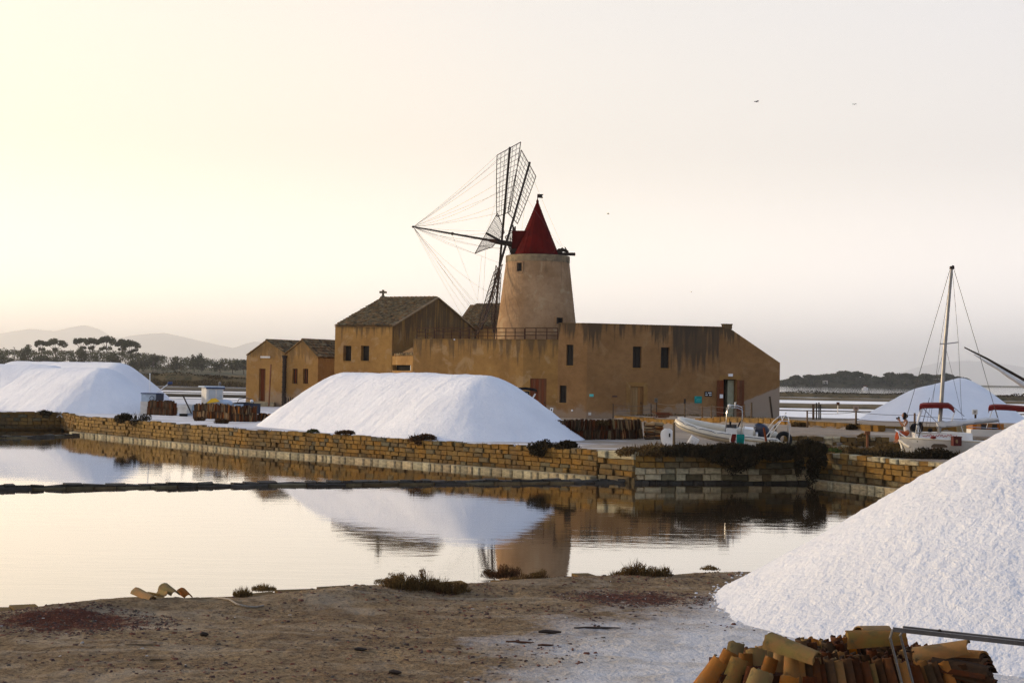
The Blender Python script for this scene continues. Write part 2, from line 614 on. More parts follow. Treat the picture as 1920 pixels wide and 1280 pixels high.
def leaf_mat(name, c1, c2, island=.35, scale=2.0):
    m, t, b = new_mat(name)
    v = coords(t, 'World')
    col = mixc(t, remap(t, noise_n(t, v, scale, 3), .35, .65), c1, c2)
    oi = nd(t, 'ShaderNodeNewGeometry').outputs['Random Per Island']
    hsv = nd(t, 'ShaderNodeHueSaturation')
    t.links.new(remap(t, oi, 0, 1, 1 - island, 1 + island), hsv.inputs['Value'])
    t.links.new(col, hsv.inputs['Color'])
    t.links.new(hsv.outputs[0], b.inputs['Base Color'])
    b.inputs['Roughness'].default_value = .85
    b.inputs['Specular IOR Level'].default_value = .1
    tr = nd(t, 'ShaderNodeBsdfTranslucent')
    t.links.new(hsv.outputs[0], tr.inputs['Color'])
    mx = nd(t, 'ShaderNodeMixShader')
    mx.inputs[0].default_value = .25
    t.links.new(b.outputs[0], mx.inputs[1])
    t.links.new(tr.outputs[0], mx.inputs[2])
    t.links.new(mx.outputs[0], t.nodes['Material Output'].inputs['Surface'])
    return m
LEAF_PINE = leaf_mat('pine_needles', (.036, .045, .016), (.055, .055, .02), .4, .12)
LEAF_SCRUB = leaf_mat('scrub_leaves', (.05, .055, .02), (.075, .065, .028), .4, .1)
LEAF_DARK = leaf_mat('saltbush_leaves', (.026, .022, .012), (.045, .03, .014), .4, 2.5)
LEAF_RED = leaf_mat('glasswort_reddish', (.10, .045, .02), (.05, .03, .013), .4, 2.5)
LEAF_DRY = leaf_mat('dry_grass', (.15, .095, .035), (.085, .055, .022), .4, 2.0)
LEAF_OLIVE = leaf_mat('olive_glasswort', (.135, .088, .032), (.085, .046, .018), .45, 4.0)
LEAF_GREEN = leaf_mat('fresh_green_leaves', (.05, .09, .02), (.07, .08, .025), .3, 3.0)
BARK = pmat('tree_bark', (.10, .07, .05), (.06, .045, .03), 3, .9)
STEM = pmat('woody_stem', (.075, .05, .03), None, 6, .9)

# ------------------------------------------------------------------ leaf clouds
def leaf_quads(C, size, aspect=1.0, up=0.0, jitter=.5):
    """one small leaf-shaped quad per centre"""
    C = np.asarray(C)
    n = len(C)
    a = RNG.normal(size=(n, 3))
    a[:, 2] += up * np.sign(a[:, 2] + 1e-6) * 2
    a /= np.linalg.norm(a, axis=1)[:, None]
    b = np.cross(a, RNG.normal(size=(n, 3)))
    b /= np.linalg.norm(b, axis=1)[:, None] + 1e-9
    s = size * (1 + jitter * RNG.uniform(-1, 1, n))[:, None]
    a *= s * .5
    b *= s * .5 / aspect
    V = np.stack([C - a - b * .35, C - a * .1 + b * -1.0, C + a, C - a * .1 + b], 1).reshape(-1, 3)
    return V, np.arange(n * 4).reshape(-1, 4)

def ellipsoid_pts(n, c, r, shell=.55):
    d = RNG.normal(size=(n, 3))
    d /= np.linalg.norm(d, axis=1)[:, None]
    rad = (RNG.uniform(shell ** 3, 1, n)) ** (1 / 3)
    return np.array(c) + d * rad[:, None] * np.array(r)

def merge(parts):
    Vs, Fs, k = [], [], 0
    for V, F in parts:
        Vs.append(V)
        Fs.append(F + k)
        k += len(V)
    return np.concatenate(Vs), np.concatenate(Fs)

def blades(n, cx, cy, z, rx, ry, h, w, lean=.5):
    """upright thin blades/twigs growing from an elliptical patch"""
    t = RNG.uniform(0, 2 * np.pi, n)
    q = np.sqrt(RNG.uniform(0, 1, n))
    x, y = cx + rx * q * np.cos(t), cy + ry * q * np.sin(t)
    hh = h * RNG.uniform(.45, 1.0, n) * (1 - .55 * q ** 2)
    zz = z(x, y) if callable(z) else np.full(n, z)
    B = np.stack([x, y, zz - .03], 1)
    D = np.stack([RNG.normal(0, lean, n) + .35 * q * np.cos(t), RNG.normal(0, lean, n) + .35 * q * np.sin(t), np.ones(n)], 1)
    D /= np.linalg.norm(D, axis=1)[:, None]
    T = B + D * hh[:, None]
    S = np.cross(D, RNG.normal(size=(n, 3)))
    S /= np.linalg.norm(S, axis=1)[:, None] + 1e-9
    S *= (w * RNG.uniform(.6, 1.3, n))[:, None]
    M = (B + T) / 2 + RNG.normal(0, .04, (n, 3)) * h
    V = np.stack([B, M + S, T, M - S], 1).reshape(-1, 3)
    return V, np.arange(n * 4).reshape(-1, 4)
# ================================================================== WATER
def water_mat(name, rip, scale, base, ior, mirror_mix=0):
    m, t, b = new_mat(name)
    b.inputs['Base Color'].default_value = (*base, 1)
    b.inputs['Roughness'].default_value = .03
    b.inputs['IOR'].default_value = ior
    b.inputs['Specular IOR Level'].default_value = .5
    v = coords(t, 'World', (.35, 1.0, 1.0))
    n1 = noise_n(t, v, scale, 3, .5, .4)
    n2 = noise_n(t, v, scale * 3.1, 2, .5)
    patch = remap(t, noise_n(t, coords(t, 'World', (.6, 1, 1)), .06, 2, .5), .38, .62, .15, 1.0)
    h = math_n(t, 'MULTIPLY', math_n(t, 'ADD', n1, math_n(t, 'MULTIPLY', n2, .4)), patch)
    bo = bump_n(t, b, h, rip, .05)
    if mirror_mix:                                   # added mirror layer, brightens the sky's reflection beyond what real brine gives
        gl = nd(t, 'ShaderNodeBsdfGlossy')
        gl.inputs['Roughness'].default_value = .03
        gl.inputs['Color'].default_value = (1, .985, .96, 1)
        t.links.new(bo, gl.inputs['Normal'])
        mx = nd(t, 'ShaderNodeMixShader')
        mx.inputs[0].default_value = mirror_mix
        t.links.new(b.outputs[0], mx.inputs[1])
        t.links.new(gl.outputs[0], mx.inputs[2])
        t.links.new(mx.outputs[0], t.nodes['Material Output'].inputs['Surface'])
    return m
WATER = water_mat('brine', .09, 1.6, (.045, .026, .012), 1.6, .5)
PANW = water_mat('salt_pan_water', .35, .9, (.80, .76, .71), 2.0)
PANW.node_tree.nodes['Principled BSDF'].inputs['Roughness'].default_value = .38
SEAW = water_mat('open_sea', .8, .7, (.10, .11, .12), 1.40)
def sheet(name, x0, x1, y0, y1, z, mat, kind='structure'):
    return build(name, MB().poly([(x0, y0, z), (x1, y0, z), (x1, y1, z), (x0, y1, z)]), mat, kind=kind)
sheet('water', -900, 900, -60, 172, 0.0, WATER)
sheet('salt_pan_water', -900, 900, 172, 425, 0.0, PANW)
sheet('sea', -60000, 60000, 425, 70000, 0.0, SEAW)
sheet('seabed', -60000, 60000, -200, 70000, -3.0, MORTAR)

# ================================================================== FOREGROUND BANK
EDGE = [(0, 1130), (180, 1119), (250, 1113), (400, 1105), (520, 1098), (700, 1089), (860, 1081), (960, 1075), (1100, 1069), (1250, 1064), (1440, 1061)]
EZ = .42
edge_w = [G(x, y, EZ) for x, y in EDGE]
exs = [p.x for p in edge_w]
eys = [p.y for p in edge_w]
def edge_y(x):
    if x < exs[0]:
        return eys[0] + (x - exs[0]) * .35
    if x > exs[-1]:
        return eys[-1] + (x - exs[-1]) * .12
    return float(np.interp(x, exs, eys))
def ground_z(x, y):
    e = edge_y(x)
    d = e - y
    z = .30
    lip = .16 * math.exp(-((d - .9) / .85) ** 2) * (.65 + .7 * noise.noise((x * .55, 3.1, 0)))
    z += lip
    if d < .5:
        z -= .10 * (1 - max(d, -.3) / .5)
    z += .035 * noise.noise((x * .5, y * .5, 0)) + .018 * noise.noise((x * 1.7, y * 1.7, 2)) + .010 * noise.noise((x * 5, y * 5, 5))
    if -9 < x < 9 and y > 17:
        z += .014 * noise.noise((x * 9, y * 9, 9)) + .014 * noise.noise((x * 3.1, y * 5, 19))
    if y < 18.5:
        z += (18.5 - y) * .108
    return z
gx = np.concatenate([np.arange(-60, -10, 1.6), np.arange(-10, 10, .085), np.arange(10, 60, 1.6)])
gt = np.concatenate([np.linspace(0, .30, 90)[:-1], np.linspace(.30, .52, 70)[:-1], np.linspace(.52, 1.0, 14)])  # 0 = at the water, 1 = far behind the camera
rows = []
for t_ in gt:
    row = []
    for x in gx:
        e = edge_y(x)
        y = e - t_ * 45 + .16
        row.append((x, y, ground_z(x, y)))
    rows.append(row)
first = [(p[0], p[1] + .03, -.4) for p in rows[0]]
def dirt_mat():
    m, t, b = new_mat('salty_dirt')
    v = coords(t, 'World')
    col = mixc(t, remap(t, noise_n(t, v, .55, 6, .65), .35, .65), (.26, .175, .088), (.15, .092, .044))
    col = mixc(t, remap(t, noise_n(t, v, 3.0, 6, .7), .45, .7, 0, .6), col, (.32, .24, .145))
    col = mixc(t, remap(t, noise_n(t, v, 5, 5, .75), .49, .62, 0, .75), col, (.10, .062, .035))
    col = mixc(t, remap(t, noise_n(t, v, 15, 3, .7), .53, .62, 0, .85), col, (.065, .04, .025))
    # salt crust: grows towards the salt heap
    sp = nd(t, 'ShaderNodeSeparateXYZ')
    t.links.new(v, sp.inputs[0])
    d = nd(t, 'ShaderNodeVectorMath', operation='DISTANCE')
    t.links.new(v, d.inputs[0])
    d.inputs[1].default_value = (8.5, 20.0, .3)
    salt = remap(t, d.outputs['Value'], 6.6, 10.2, .34, -.34)
    salt = math_n(t, 'ADD', salt, noise_n(t, v, .7, 6, .68))
    salt = math_n(t, 'ADD', salt, math_n(t, 'MULTIPLY', math_n(t, 'SUBTRACT', noise_n(t, v, 9, 4, .7), .5), .25))
    col = mixc(t, remap(t, salt, .36, .80, 0, .9), col, (.60, .575, .545))
    # thin pale crusts over the dirt
    cr2 = noise_n(t, coords(t, 'World', (.5, 1.0, 1)), .8, 6, .7, .8)
    col = mixc(t, remap(t, cr2, .50, .66, 0, .6), col, (.38, .305, .21))
    # reddish shards and dried glasswort, in patches
    def patch(cx, cy, rx, ry, prev):
        mp = nd(t, 'ShaderNodeMapping')
        mp.inputs['Location'].default_value = (-cx / rx, -cy / ry, 0)
        mp.inputs['Scale'].default_value = (1 / rx, 1 / ry, 0)
        g = nd(t, 'ShaderNodeNewGeometry')
        t.links.new(g.outputs['Position'], mp.inputs['Vector'])
        ln = nd(t, 'ShaderNodeVectorMath', operation='LENGTH')
        t.links.new(mp.outputs[0], ln.inputs[0])
        k = math_n(t, 'ADD', remap(t, ln.outputs['Value'], .2, 1.2, .32, -.3), noise_n(t, v, 5, 5, .75))
        return mixc(t, remap(t, k, .48, .60, 0, .92), prev, (.075, .02, .011))
    for q in PATCHES:
        col = patch(*q, col)
    t.links.new(col, b.inputs['Base Color'])
    b.inputs['Roughness'].default_value = .95
    b.inputs['Specular IOR Level'].default_value = .05
    h = math_n(t, 'ADD', noise_n(t, v, 14, 3, .7), math_n(t, 'MULTIPLY', noise_n(t, v, 5, 4, .6), 2.0))
    bump_n(t, b, h, 1.0, .05)
    return m
pa = G(130, 1168, .3)
pb = G(1185, 1122, .3)
PATCHES = [(pa.x, pa.y, 1.5, .95), (pb.x, pb.y, 1.25, .85)]
fg = MB().grid([first] + rows)
build('ground', fg, dirt_mat(), smooth=180, kind='structure')

# ================================================================== PLATFORM BEHIND THE STONE WALLS
ZP = 1.12
WL = [G(-60, 806, 0), G(115, 806, 0)]            # far left wall
WM = [G(140, 814, 0), G(460, 847.5, 0), G(960, 886.5, 0), G(1120, 900, 0)]      # long wall
WB = [G(1190, 906, 0), G(1525, 907, 0)]          # wall facing the pond
WR = [G(1530, 907, 0), G(1800, 937, 0)]          # right wall, comes forward
FRONT = [(WL[0].x - 60, WL[0].y + 8)] + [(p.x, p.y) for p in WL + WM + WB + WR] + [(WR[1].x + 30, WR[1].y - 28)]
fxs, fys = [p[0] for p in FRONT], [p[1] for p in FRONT]
def sst(a, b, x):
    t = max(0, min(1, (x - a) / (b - a)))
    return t * t * (3 - 2 * t)
def curb_y(x):      # low kerb of the track to the right
    return 77.0 if x > 17.5 else 77.0 + (17.5 - x) * 3.6
def plat_z(x, y):
    z = ZP + .02 * noise.noise((x * .4, y * .4, 1))
    if x > 6:
        r = sst(9.5, 13.0, x) * sst(70.4, 71.0, y)
        z += .56 * r * (1 - sst(84, 112, y) * .75)
        cy = curb_y(x)
        if y > cy and x > 7:
            z += .26 * (1 - sst(cy + 10, cy + 34, y) * .75)
    return z
px_ = np.concatenate([np.arange(FRONT[0][0], -40, 4), np.arange(-40, 8, 1.0), np.arange(8, 24, .4), np.arange(24, 60, 3.0)])
prow = []
for t_ in np.concatenate([[0], np.linspace(.004, 1, 110) ** 1.25]):
    row = []
    for x in px_:
        y0 = float(np.interp(x, fxs, fys)) + .28
        yb = 166 if x < 0 else 166 - 46 * sst(4, 24, x)
        y = y0 + (yb - y0) * t_
        row.append((x, y, plat_z(x, y)))
    prow.append(row)
prow.append([(p[0], p[1] + .6, -.5) for p in prow[-1]])
def plat_mat():
    m, t, b = new_mat('trodden_salty_ground')
    v = coords(t, 'World')
    col = mixc(t, remap(t, noise_n(t, v, .3, 5, .6), .35, .65), (.27, .20, .125), (.17, .12, .075))
    col = mixc(t, remap(t, noise_n(t, v, 1.8, 5, .7), .45, .7, 0, .6), col, (.36, .29, .21))
    sp = nd(t, 'ShaderNodeSeparateXYZ')
    t.links.new(v, sp.inputs[0])
    k = remap(t, sp.outputs['X'], -2, 9, .12, -.16)
    s1 = math_n(t, 'ADD', noise_n(t, coords(t, 'World', (.5, 1.6, 1)), .35, 6, .65), k)
    col = mixc(t, remap(t, s1, .46, .58, 0, .95), col, (.62, .60, .585))
    t.links.new(col, b.inputs['Base Color'])
    b.inputs['Roughness'].default_value = .9
    bump_n(t, b, noise_n(t, v, 6, 6, .7), .6, .05)
    return m
build('platform_ground', MB().grid(prow), plat_mat(), smooth=60, kind='structure')

# ================================================================== STONE WALLS
def stone_mesh(seed, ch=.10):
    r = random.Random(seed)
    mb = MB()
    # unit block with a chamfered front (towards -y): 8 back/side corners and 4 proud ones
    def j(a):
        return r.uniform(-a, a)
    back = [(-.5, .5, -.5), (.5, .5, -.5), (.5, .5, .5), (-.5, .5, .5)]
    mid = [(-.5 + abs(j(.03)), -.40 + j(.05), -.5 + abs(j(.05))), (.5 - abs(j(.03)), -.40 + j(.05), -.5 + abs(j(.05))),
           (.5 - abs(j(.03)), -.40 + j(.05), .5 - abs(j(.06))), (-.5 + abs(j(.03)), -.40 + j(.05), .5 - abs(j(.06)))]
    fr = [(-.5 + ch + j(.05), -.5 + j(.07), -.5 + ch * 1.3 + j(.06)), (.5 - ch + j(.05), -.5 + j(.07), -.5 + ch * 1.3 + j(.06)),
          (.5 - ch + j(.05), -.5 + j(.07), .5 - ch * 1.3 + j(.06)), (-.5 + ch + j(.05), -.5 + j(.07), .5 - ch * 1.3 + j(.06))]
    mb.v = back + mid + fr
    for a in (0, 4):
        for k in range(4):
            k2 = (k + 1) % 4
            mb.f.append((a + k, a + 4 + k, a + 4 + k2, a + k2)[::-1])
    mb.f.append((8, 9, 10, 11))
    me = bpy.data.meshes.new('stone')
    me.from_pydata(mb.v, [], mb.f)
    me.update()
    return me
def stone_set(mat, n, seed, ch=.10):
    out = []
    for k in range(n):
        me = stone_mesh(seed * 100 + k, ch)
        me.materials.append(mat)
        out.append(me)
    return out
ST_A = stone_set(STONE, 10, 1, .06)
ST_P = stone_set(STONE_PALE, 8, 2, .14)
ST_W = stone_set(STONE_WET, 6, 3, .16)
ST_O = stone_set(STONE_OLIVE, 6, 4, .14)

def along(pts, s):
    """point and direction at arc length s of a 2D polyline"""
    for a, b in zip(pts[:-1], pts[1:]):
        L = math.hypot(b[0] - a[0], b[1] - a[1])
        if s <= L or b is pts[-1]:
            e = ((b[0] - a[0]) / L, (b[1] - a[1]) / L)
            return (a[0] + e[0] * s, a[1] + e[1] * s), e
        s -= L
def plen(pts):
    return sum(math.hypot(b[0] - a[0], b[1] - a[1]) for a, b in zip(pts[:-1], pts[1:]))

def bake(me, M):
    return [tuple(M @ v.co) for v in me.vertices], [tuple(p.vertices) for p in me.polygons]

def stone_wall(label, pts, zs, sets, L0=.44, cap=300, near_end=True, ledge=None, seed=0, thick=.5, rough=1.0, skip=None):
    """courses of separate stones along pts; the nearest `cap` are parts, the rest joined into one stuff part"""
    r = random.Random(seed)
    pts = [(p[0], p[1]) for p in pts]
    mid = pts[len(pts) // 2]
    w = thing('stone_wall', label, 'wall', (mid[0], mid[1], 0))
    L = plen(pts)
    jobs = []
    for c in range(len(zs) - 1):
        s = -r.uniform(0, .3)
        while s < L:
            l = L0 * r.uniform(.6, 1.5)
            a, b = max(0, s), min(L, s + l)
            if b - a > .1:
                h = zs[c + 1] - zs[c]
                sm = (a + b) / 2
                w0 = .045 * noise.noise((sm * .5, c * 3.7, seed)) if c else 0
                w1 = .045 * noise.noise((sm * .5, (c + 1) * 3.7, seed))
                if c == len(zs) - 2:
                    w1 += r.uniform(-.05, .03)
                zl, zh = zs[c] + w0, zs[c + 1] + w1
                h = zh - zl
                jobs.append(('stone', sm, b - a - .009, (zl + zh) / 2, h - .006, (r.uniform(-.03, .035) - (.07 if r.random() < .07 else 0)) * rough, r.choice(sets[c]), r))
            s += l
    if ledge:
        s = 0
        while s < L:
            l = .5 * r.uniform(.6, 1.5)
            b = min(L, s + l)
            jobs.append(('ledge_stone', (s + b) / 2, b - s - .03, ledge[0], ledge[1], ledge[2] + r.uniform(-.03, .03), r.choice(ledge[3]), r))
            s += l
    keyed = []
    for jb in jobs:
        (x, y), e = along(pts, jb[1])
        n = (e[1], -e[0])
        jj = jb[5]
        q = (x + n[0] * jj - n[0] * .12, y + n[1] * jj - n[1] * .12)
        if jb[0] == 'ledge_stone':
            q = (x + n[0] * jj, y + n[1] * jj)
        ang = math.atan2(e[1], e[0]) + r.uniform(-.03, .03) * rough
        if skip and skip(jb[1], jb[3]):
            continue
        keyed.append((math.hypot(*q), q, ang, jb))
    keyed.sort(key=lambda k: k[0])
    rest = MB()
    cnt = {}
    for d, q, ang, jb in keyed:
        cnt[jb[0]] = cnt.get(jb[0], 0) + 1
        loc = (q[0], q[1], jb[3])
        sc = (jb[2], .30 if jb[0] == 'stone' else .34, jb[4])
        rot = (0, r.uniform(-.02, .02) * rough, ang)
        if cnt[jb[0]] <= cap:
            place(jb[0], jb[6], w, loc, rot, sc)
        else:
            M = Matrix.Translation(loc) @ Matrix.Rotation(ang, 4, 'Z') @ Matrix.Diagonal((*sc, 1))
            vs, fs = bake(jb[6], M)
            k = len(rest.v)
            rest.v += vs
            rest.f += [tuple(k + i for i in f) for f in fs]
    if rest.v:
        build('far_stones', rest, [STONE], w, kind='stuff')
    core = MB()
    zt = zs[-1] - .05
    for a, b in zip(pts[:-1], pts[1:]):
        l = math.hypot(b[0] - a[0], b[1] - a[1])
        n = ((b[1] - a[1]) / l, -(b[0] - a[0]) / l)
        core.slab([(a[0] - n[0] * .16, a[1] - n[1] * .16, zt), (b[0] - n[0] * .16, b[1] - n[1] * .16, zt), (b[0] - n[0] * thick, b[1] - n[1] * thick, zt), (a[0] - n[0] * thick, a[1] - n[1] * thick, zt)], zt + .6)
    build('wall_core', core, MORTAR, w)
    return w

ZS5 = [.20, .39, .58, .77, .96, 1.15]
WMp = [(p.x, p.y) for p in WM]
stone_wall('long ochre stone retaining wall with a pale ledge along the pond below the salt heaps', WMp, [.16, .36, .56, .76, .96, 1.15], [ST_A * 3 + ST_O] * 5, .42, 300, ledge=(.06, .24, .16, ST_P), seed=3)
# stepped corner pier between the two walls
cp = [WMp[-1], (WB[0].x, WB[0].y)]
stone_wall('stepped pier of big stone blocks at the corner of the pond wall', [(cp[0][0] + .04, cp[0][1] - .05), (cp[1][0] - .02, cp[1][1] - .05)], [-.05, .22, .46, .70, .92, 1.17], [ST_O, ST_A, ST_O, ST_A, ST_P], .55, seed=5, rough=2.5)
stone_wall('stone pond wall under the hanging dark bushes, with grey lower courses', [(WB[0].x, WB[0].y), (WB[1].x, WB[1].y)], [-.04, .12, .36, .60, .84, 1.08, 1.22], [ST_W, ST_P + ST_O * 2, ST_P * 2 + ST_O, ST_A + ST_O, ST_A * 2 + ST_O, ST_P + ST_O + ST_A], .47, seed=7, skip=lambda s, z: z > 1.1 and (2.0 < s < 2.9 or s > 4.4))
stone_wall('right hand stone pond wall running towards the big near salt heap', [(WR[0].x, WR[0].y), (WR[1].x, WR[1].y)], [.20, .42, .64, .86, 1.06, 1.26], [ST_O, ST_A + ST_O, ST_A * 2 + ST_O, ST_A * 2 + ST_O, ST_A + ST_P], .42, seed=8, ledge=(.08, .22, .16, ST_P), rough=1.6)
stone_wall('short ochre stone wall at the far left edge behind a dark dike', [(p.x, p.y) for p in WL] , [.1, .34, .58, .8, 1.0, 1.2], [ST_A * 2 + ST_O] * 5, .42, 200, seed=9)
# its return, in shade, closing the step between the two walls
stone_wall('short shaded stone return wall stepping out behind the dark left dike', [(WL[1].x, WL[1].y), (WMp[0][0], WMp[0][1])], [.1, .34, .58, .8, 1.0, 1.17], [ST_A] * 5, .42, 200, seed=10)

# low dike of rounded grey stones across the pond
def dike(label, pts, seed, n_rows=2):
    r = random.Random(seed)
    w = thing('stone_dike', label, 'dike', (pts[0][0], pts[0][1], 0))
    L = plen(pts)
    s = 0
    while s < L:
        l = r.uniform(.3, .75)
        (x, y), e = along(pts, min(L - .01, s + l / 2))
        a = math.atan2(e[1], e[0])
        place('top_stone', r.choice(ST_W), w, (x, y + .12, .07 + r.uniform(-.02, .03)), (r.uniform(-.15, .15), r.uniform(-.08, .08), a + r.uniform(-.1, .1)), (l - .03, .36, .11 + r.uniform(-.03, .05)))
        s += l
    s = -.2
    while s < L:
        l = r.uniform(.6, 1.5)
        (x, y), e = along(pts, min(L - .01, max(0, s + l / 2)))
        a = math.atan2(e[1], e[0])
        place('face_stone', r.choice(ST_O if r.random() < .6 else ST_W), w, (x, y - .14, .0), (r.uniform(-.2, .1), 0, a + r.uniform(-.04, .04)), (l - .04, .22, .12 + r.uniform(-.03, .03)))
        s += l
    cb = MB()
    for a, b in zip(pts[:-1], pts[1:]):
        cb.slab([(a[0], a[1] - .06, .05), (b[0], b[1] - .06, .05), (b[0], b[1] + .30, .05), (a[0], a[1] + .30, .05)], .6)
    build('dike_core', cb, MORTAR, w)
    return w
DK = [G(-60, 918.5, 0), G(200, 914.5, 0), G(480, 911, 0), G(760, 907.5, 0), G(1000, 905.5, 0), G(1165, 905, 0)]
dike('low dark dike of rounded stones lying across the pond', [(p.x, p.y) for p in DK], 21)
DK2 = [G(-60, 822, 0), G(60, 820.5, 0), G(142, 817, 0)]
dike('short dark dike at the foot of the far left wall', [(p.x, p.y) for p in DK2], 22)

# yellow edging stones of the near bank
ed = thing('bank_edging', 'row of yellowish edging stones along the near bank at the waterline', 'edging', (edge_w[5].x, edge_w[5].y, .2))
ep = [(exs[0] - 5, edge_y(exs[0] - 5))] + [(x, y) for x, y in zip(exs, eys)] + [(exs[-1] + 3, edge_y(exs[-1] + 3))]
rr = random.Random(31)
s = 0.0
while s < plen(ep):
    l = rr.uniform(.35, .8)
    (x, y), e = along(ep, s + l / 2)
    place('edging_stone', rr.choice(ST_A), ed, (x, y + .08, ground_z(x, y - .25) - .125 + rr.uniform(-.04, .025)), (rr.uniform(-.06, .06), rr.uniform(-.03, .03), math.atan2(e[1], e[0]) + rr.uniform(-.05, .05)), (l - .03, .42, .26))
    s += l * (1 if rr.random() < .75 else 1.8)

# rubble wall and kerb of the track on the right
rw = thing('rubble_wall', 'rough rubble wall holding up the track beside the sailing boat', 'wall', (15, 70.4, 1.1))
rr = random.Random(41)
for c in range(3):
    x = 12.0
    while x < 21.5:
        l = rr.uniform(.18, .42)
        if rr.random() > .08:
            place('rubble_stone', rr.choice(ST_A if rr.random() < .75 else ST_P), rw, (x + l / 2, 70.35 - .06 * (2 - c) + rr.uniform(-.06, .05), 1.12 + .19 * c + rr.uniform(-.03, .03)), (rr.uniform(-.25, .25), rr.uniform(-.2, .2), rr.uniform(-.2, .2)), (l - .02, .3, .2 + rr.uniform(-.04, .05)))
        x += l
kb = thing('track_kerb', 'low ochre kerb of stones along the far side of the pale track', 'kerb', (17, 77, 1.7))
x = 7.5
rr = random.Random(43)
while x < 27:
    l = rr.uniform(.5, .9) * (.35 if x < 17.5 else 1)
    xm = x + l / 2
    ym = curb_y(xm)
    an = 0 if x > 17.5 else math.atan2(-3.6, 1)
    place('kerb_stone', rr.choice(ST_A), kb, (xm, ym - .02, plat_z(xm, ym - .6) + .12 + rr.uniform(-.02, .02)), (0, 0, an), ((l if x > 17.5 else l * 3.74) - .02, .4, .34))
    x += l

# ================================================================== FAR BANKS, SHORES, HILLS
EARTH = pmat('dry_bank_earth', (.17, .115, .05), (.095, .07, .035), .25, .95, .4, 3, space='World', spots=((.06, .055, .025), .52, .68, .5))
EARTH_D = pmat('dark_mud_bank', (.095, .07, .04), (.055, .042, .026), .3, .95, .4, 3, space='World')
def bank(name, x0, x1, yf, yb, h, mat, seed, dx=2.0, sharp=False, wob=2.0):
    xs = np.arange(x0, x1 + dx, dx)
    P_ = []
    prof = [(0, -.6), (.02, .0), (.10 if not sharp else .04, .75), (.2, 1.0), (.5, 1.05), (.85, .95), (1.0, -.6)]
    for q, hh in prof:
        row = []
        for x in xs:
            hn = h if not callable(h) else h(x)
            ya = yf + wob * noise.noise((x * .05, seed, 0)) + wob * .35 * noise.noise((x * .3, seed, 0))
            z = hn * hh * (1 + .25 * noise.noise((x * .12, q * 3, seed)) + .15 * noise.noise((x * .6, q * 3, seed))) if hh > 0 else hh
            row.append((x, ya + (yb - yf) * q, z))
        P_.append(row)
    return build(name, MB().grid(P_), mat, smooth=70, kind='structure')
def dike_h(x):
    return 1.15 + 1.3 * sst(-40, -75, x) + .5 * math.exp(-((x + 88) / 14) ** 2)
bank('dike', -260, 300, 412, 428, dike_h, EARTH, 1, wob=3)
bank('mud_bank', 20, 300, 346, 392, .24, EARTH, 2, sharp=True)
bank('mud_bank', 20, 300, 241, 283, .34, EARTH, 4, wob=1.6, sharp=True)
bank('mud_bank', 20, 300, 218.5, 220.5, .13, EARTH_D, 6, wob=1.0)
bank('mud_bank', -260, -10, 324, 384, .3, EARTH_D, 3, sharp=True)
bank('mud_bank', -260, -10, 292, 294, .16, EARTH_D, 5, wob=1)
bank('mud_bank', -260, -10, 245, 261, .4, EARTH_D, 8, wob=1.2, sharp=True)
bank('mud_bank', -260, 0, 168, 228, .26, EARTH_D, 7, wob=2, sharp=True)
def scrub_strip(name, xs, yfun, hfun, n, size, mat):
    x = RNG.uniform(xs[0], xs[1], n)
    k = np.array([.5 + .9 * noise.noise((a * .11, 7.7, 0)) + .35 * noise.noise((a * .5, 2.7, 0)) for a in x])
    k = np.clip(k, .1, 1.3)
    h = np.array([hfun(a) for a in x]) * k
    C = np.stack([x, np.array([yfun(a) for a in x]) + RNG.uniform(-2.5, 2.5, n), np.array([dike_h(a) for a in x]) * .95 + h * RNG.uniform(0, 1, n) ** 1.2], 1)
    return np_mesh(name, *leaf_quads(C, size, 1.3), mat, kind='stuff')
scrub_strip('dike_scrub', (-200, 290), lambda x: 416, lambda x: .75 + .5 * sst(-40, -75, x), 15000, .38, LEAF_DARK)
# dry grass on the front of the tall left part of the dike
n = 9000
x = RNG.uniform(-130, -55, n)
q = RNG.uniform(0, 1, n)
C = np.stack([x, 411 + q * 4, q * np.array([dike_h(a) for a in x]) + .1], 1)
np_mesh('dike_grass', *leaf_quads(C, .45, 1.6, up=1.0), LEAF_DRY, kind='stuff')

def terrain(name, xs, ys, f, mat):
    return build(name, MB().grid([[(x, y, f(x, y)) for x in xs] for y in ys]), mat, smooth=180, kind='structure')
FARLAND = pmat('far_scrubland', (.12, .09, .045), (.075, .07, .03), .02, .95, space='World', spots=((.05, .055, .025), .48, .6, .05))
# left shore, about a kilometre away
def left_shore_z(x, y):
    t = (y - 950) / 160
    return -1.0 + 7.4 * sst(0, 1, t) + (1.1 * noise.noise((x * .02, y * .02, 4)) if t > .05 else 0)
terrain('far_shore', np.arange(-420, 40, 6.0), np.concatenate([np.arange(945, 1110, 8), np.arange(1110, 1500, 40)]), left_shore_z, FARLAND)
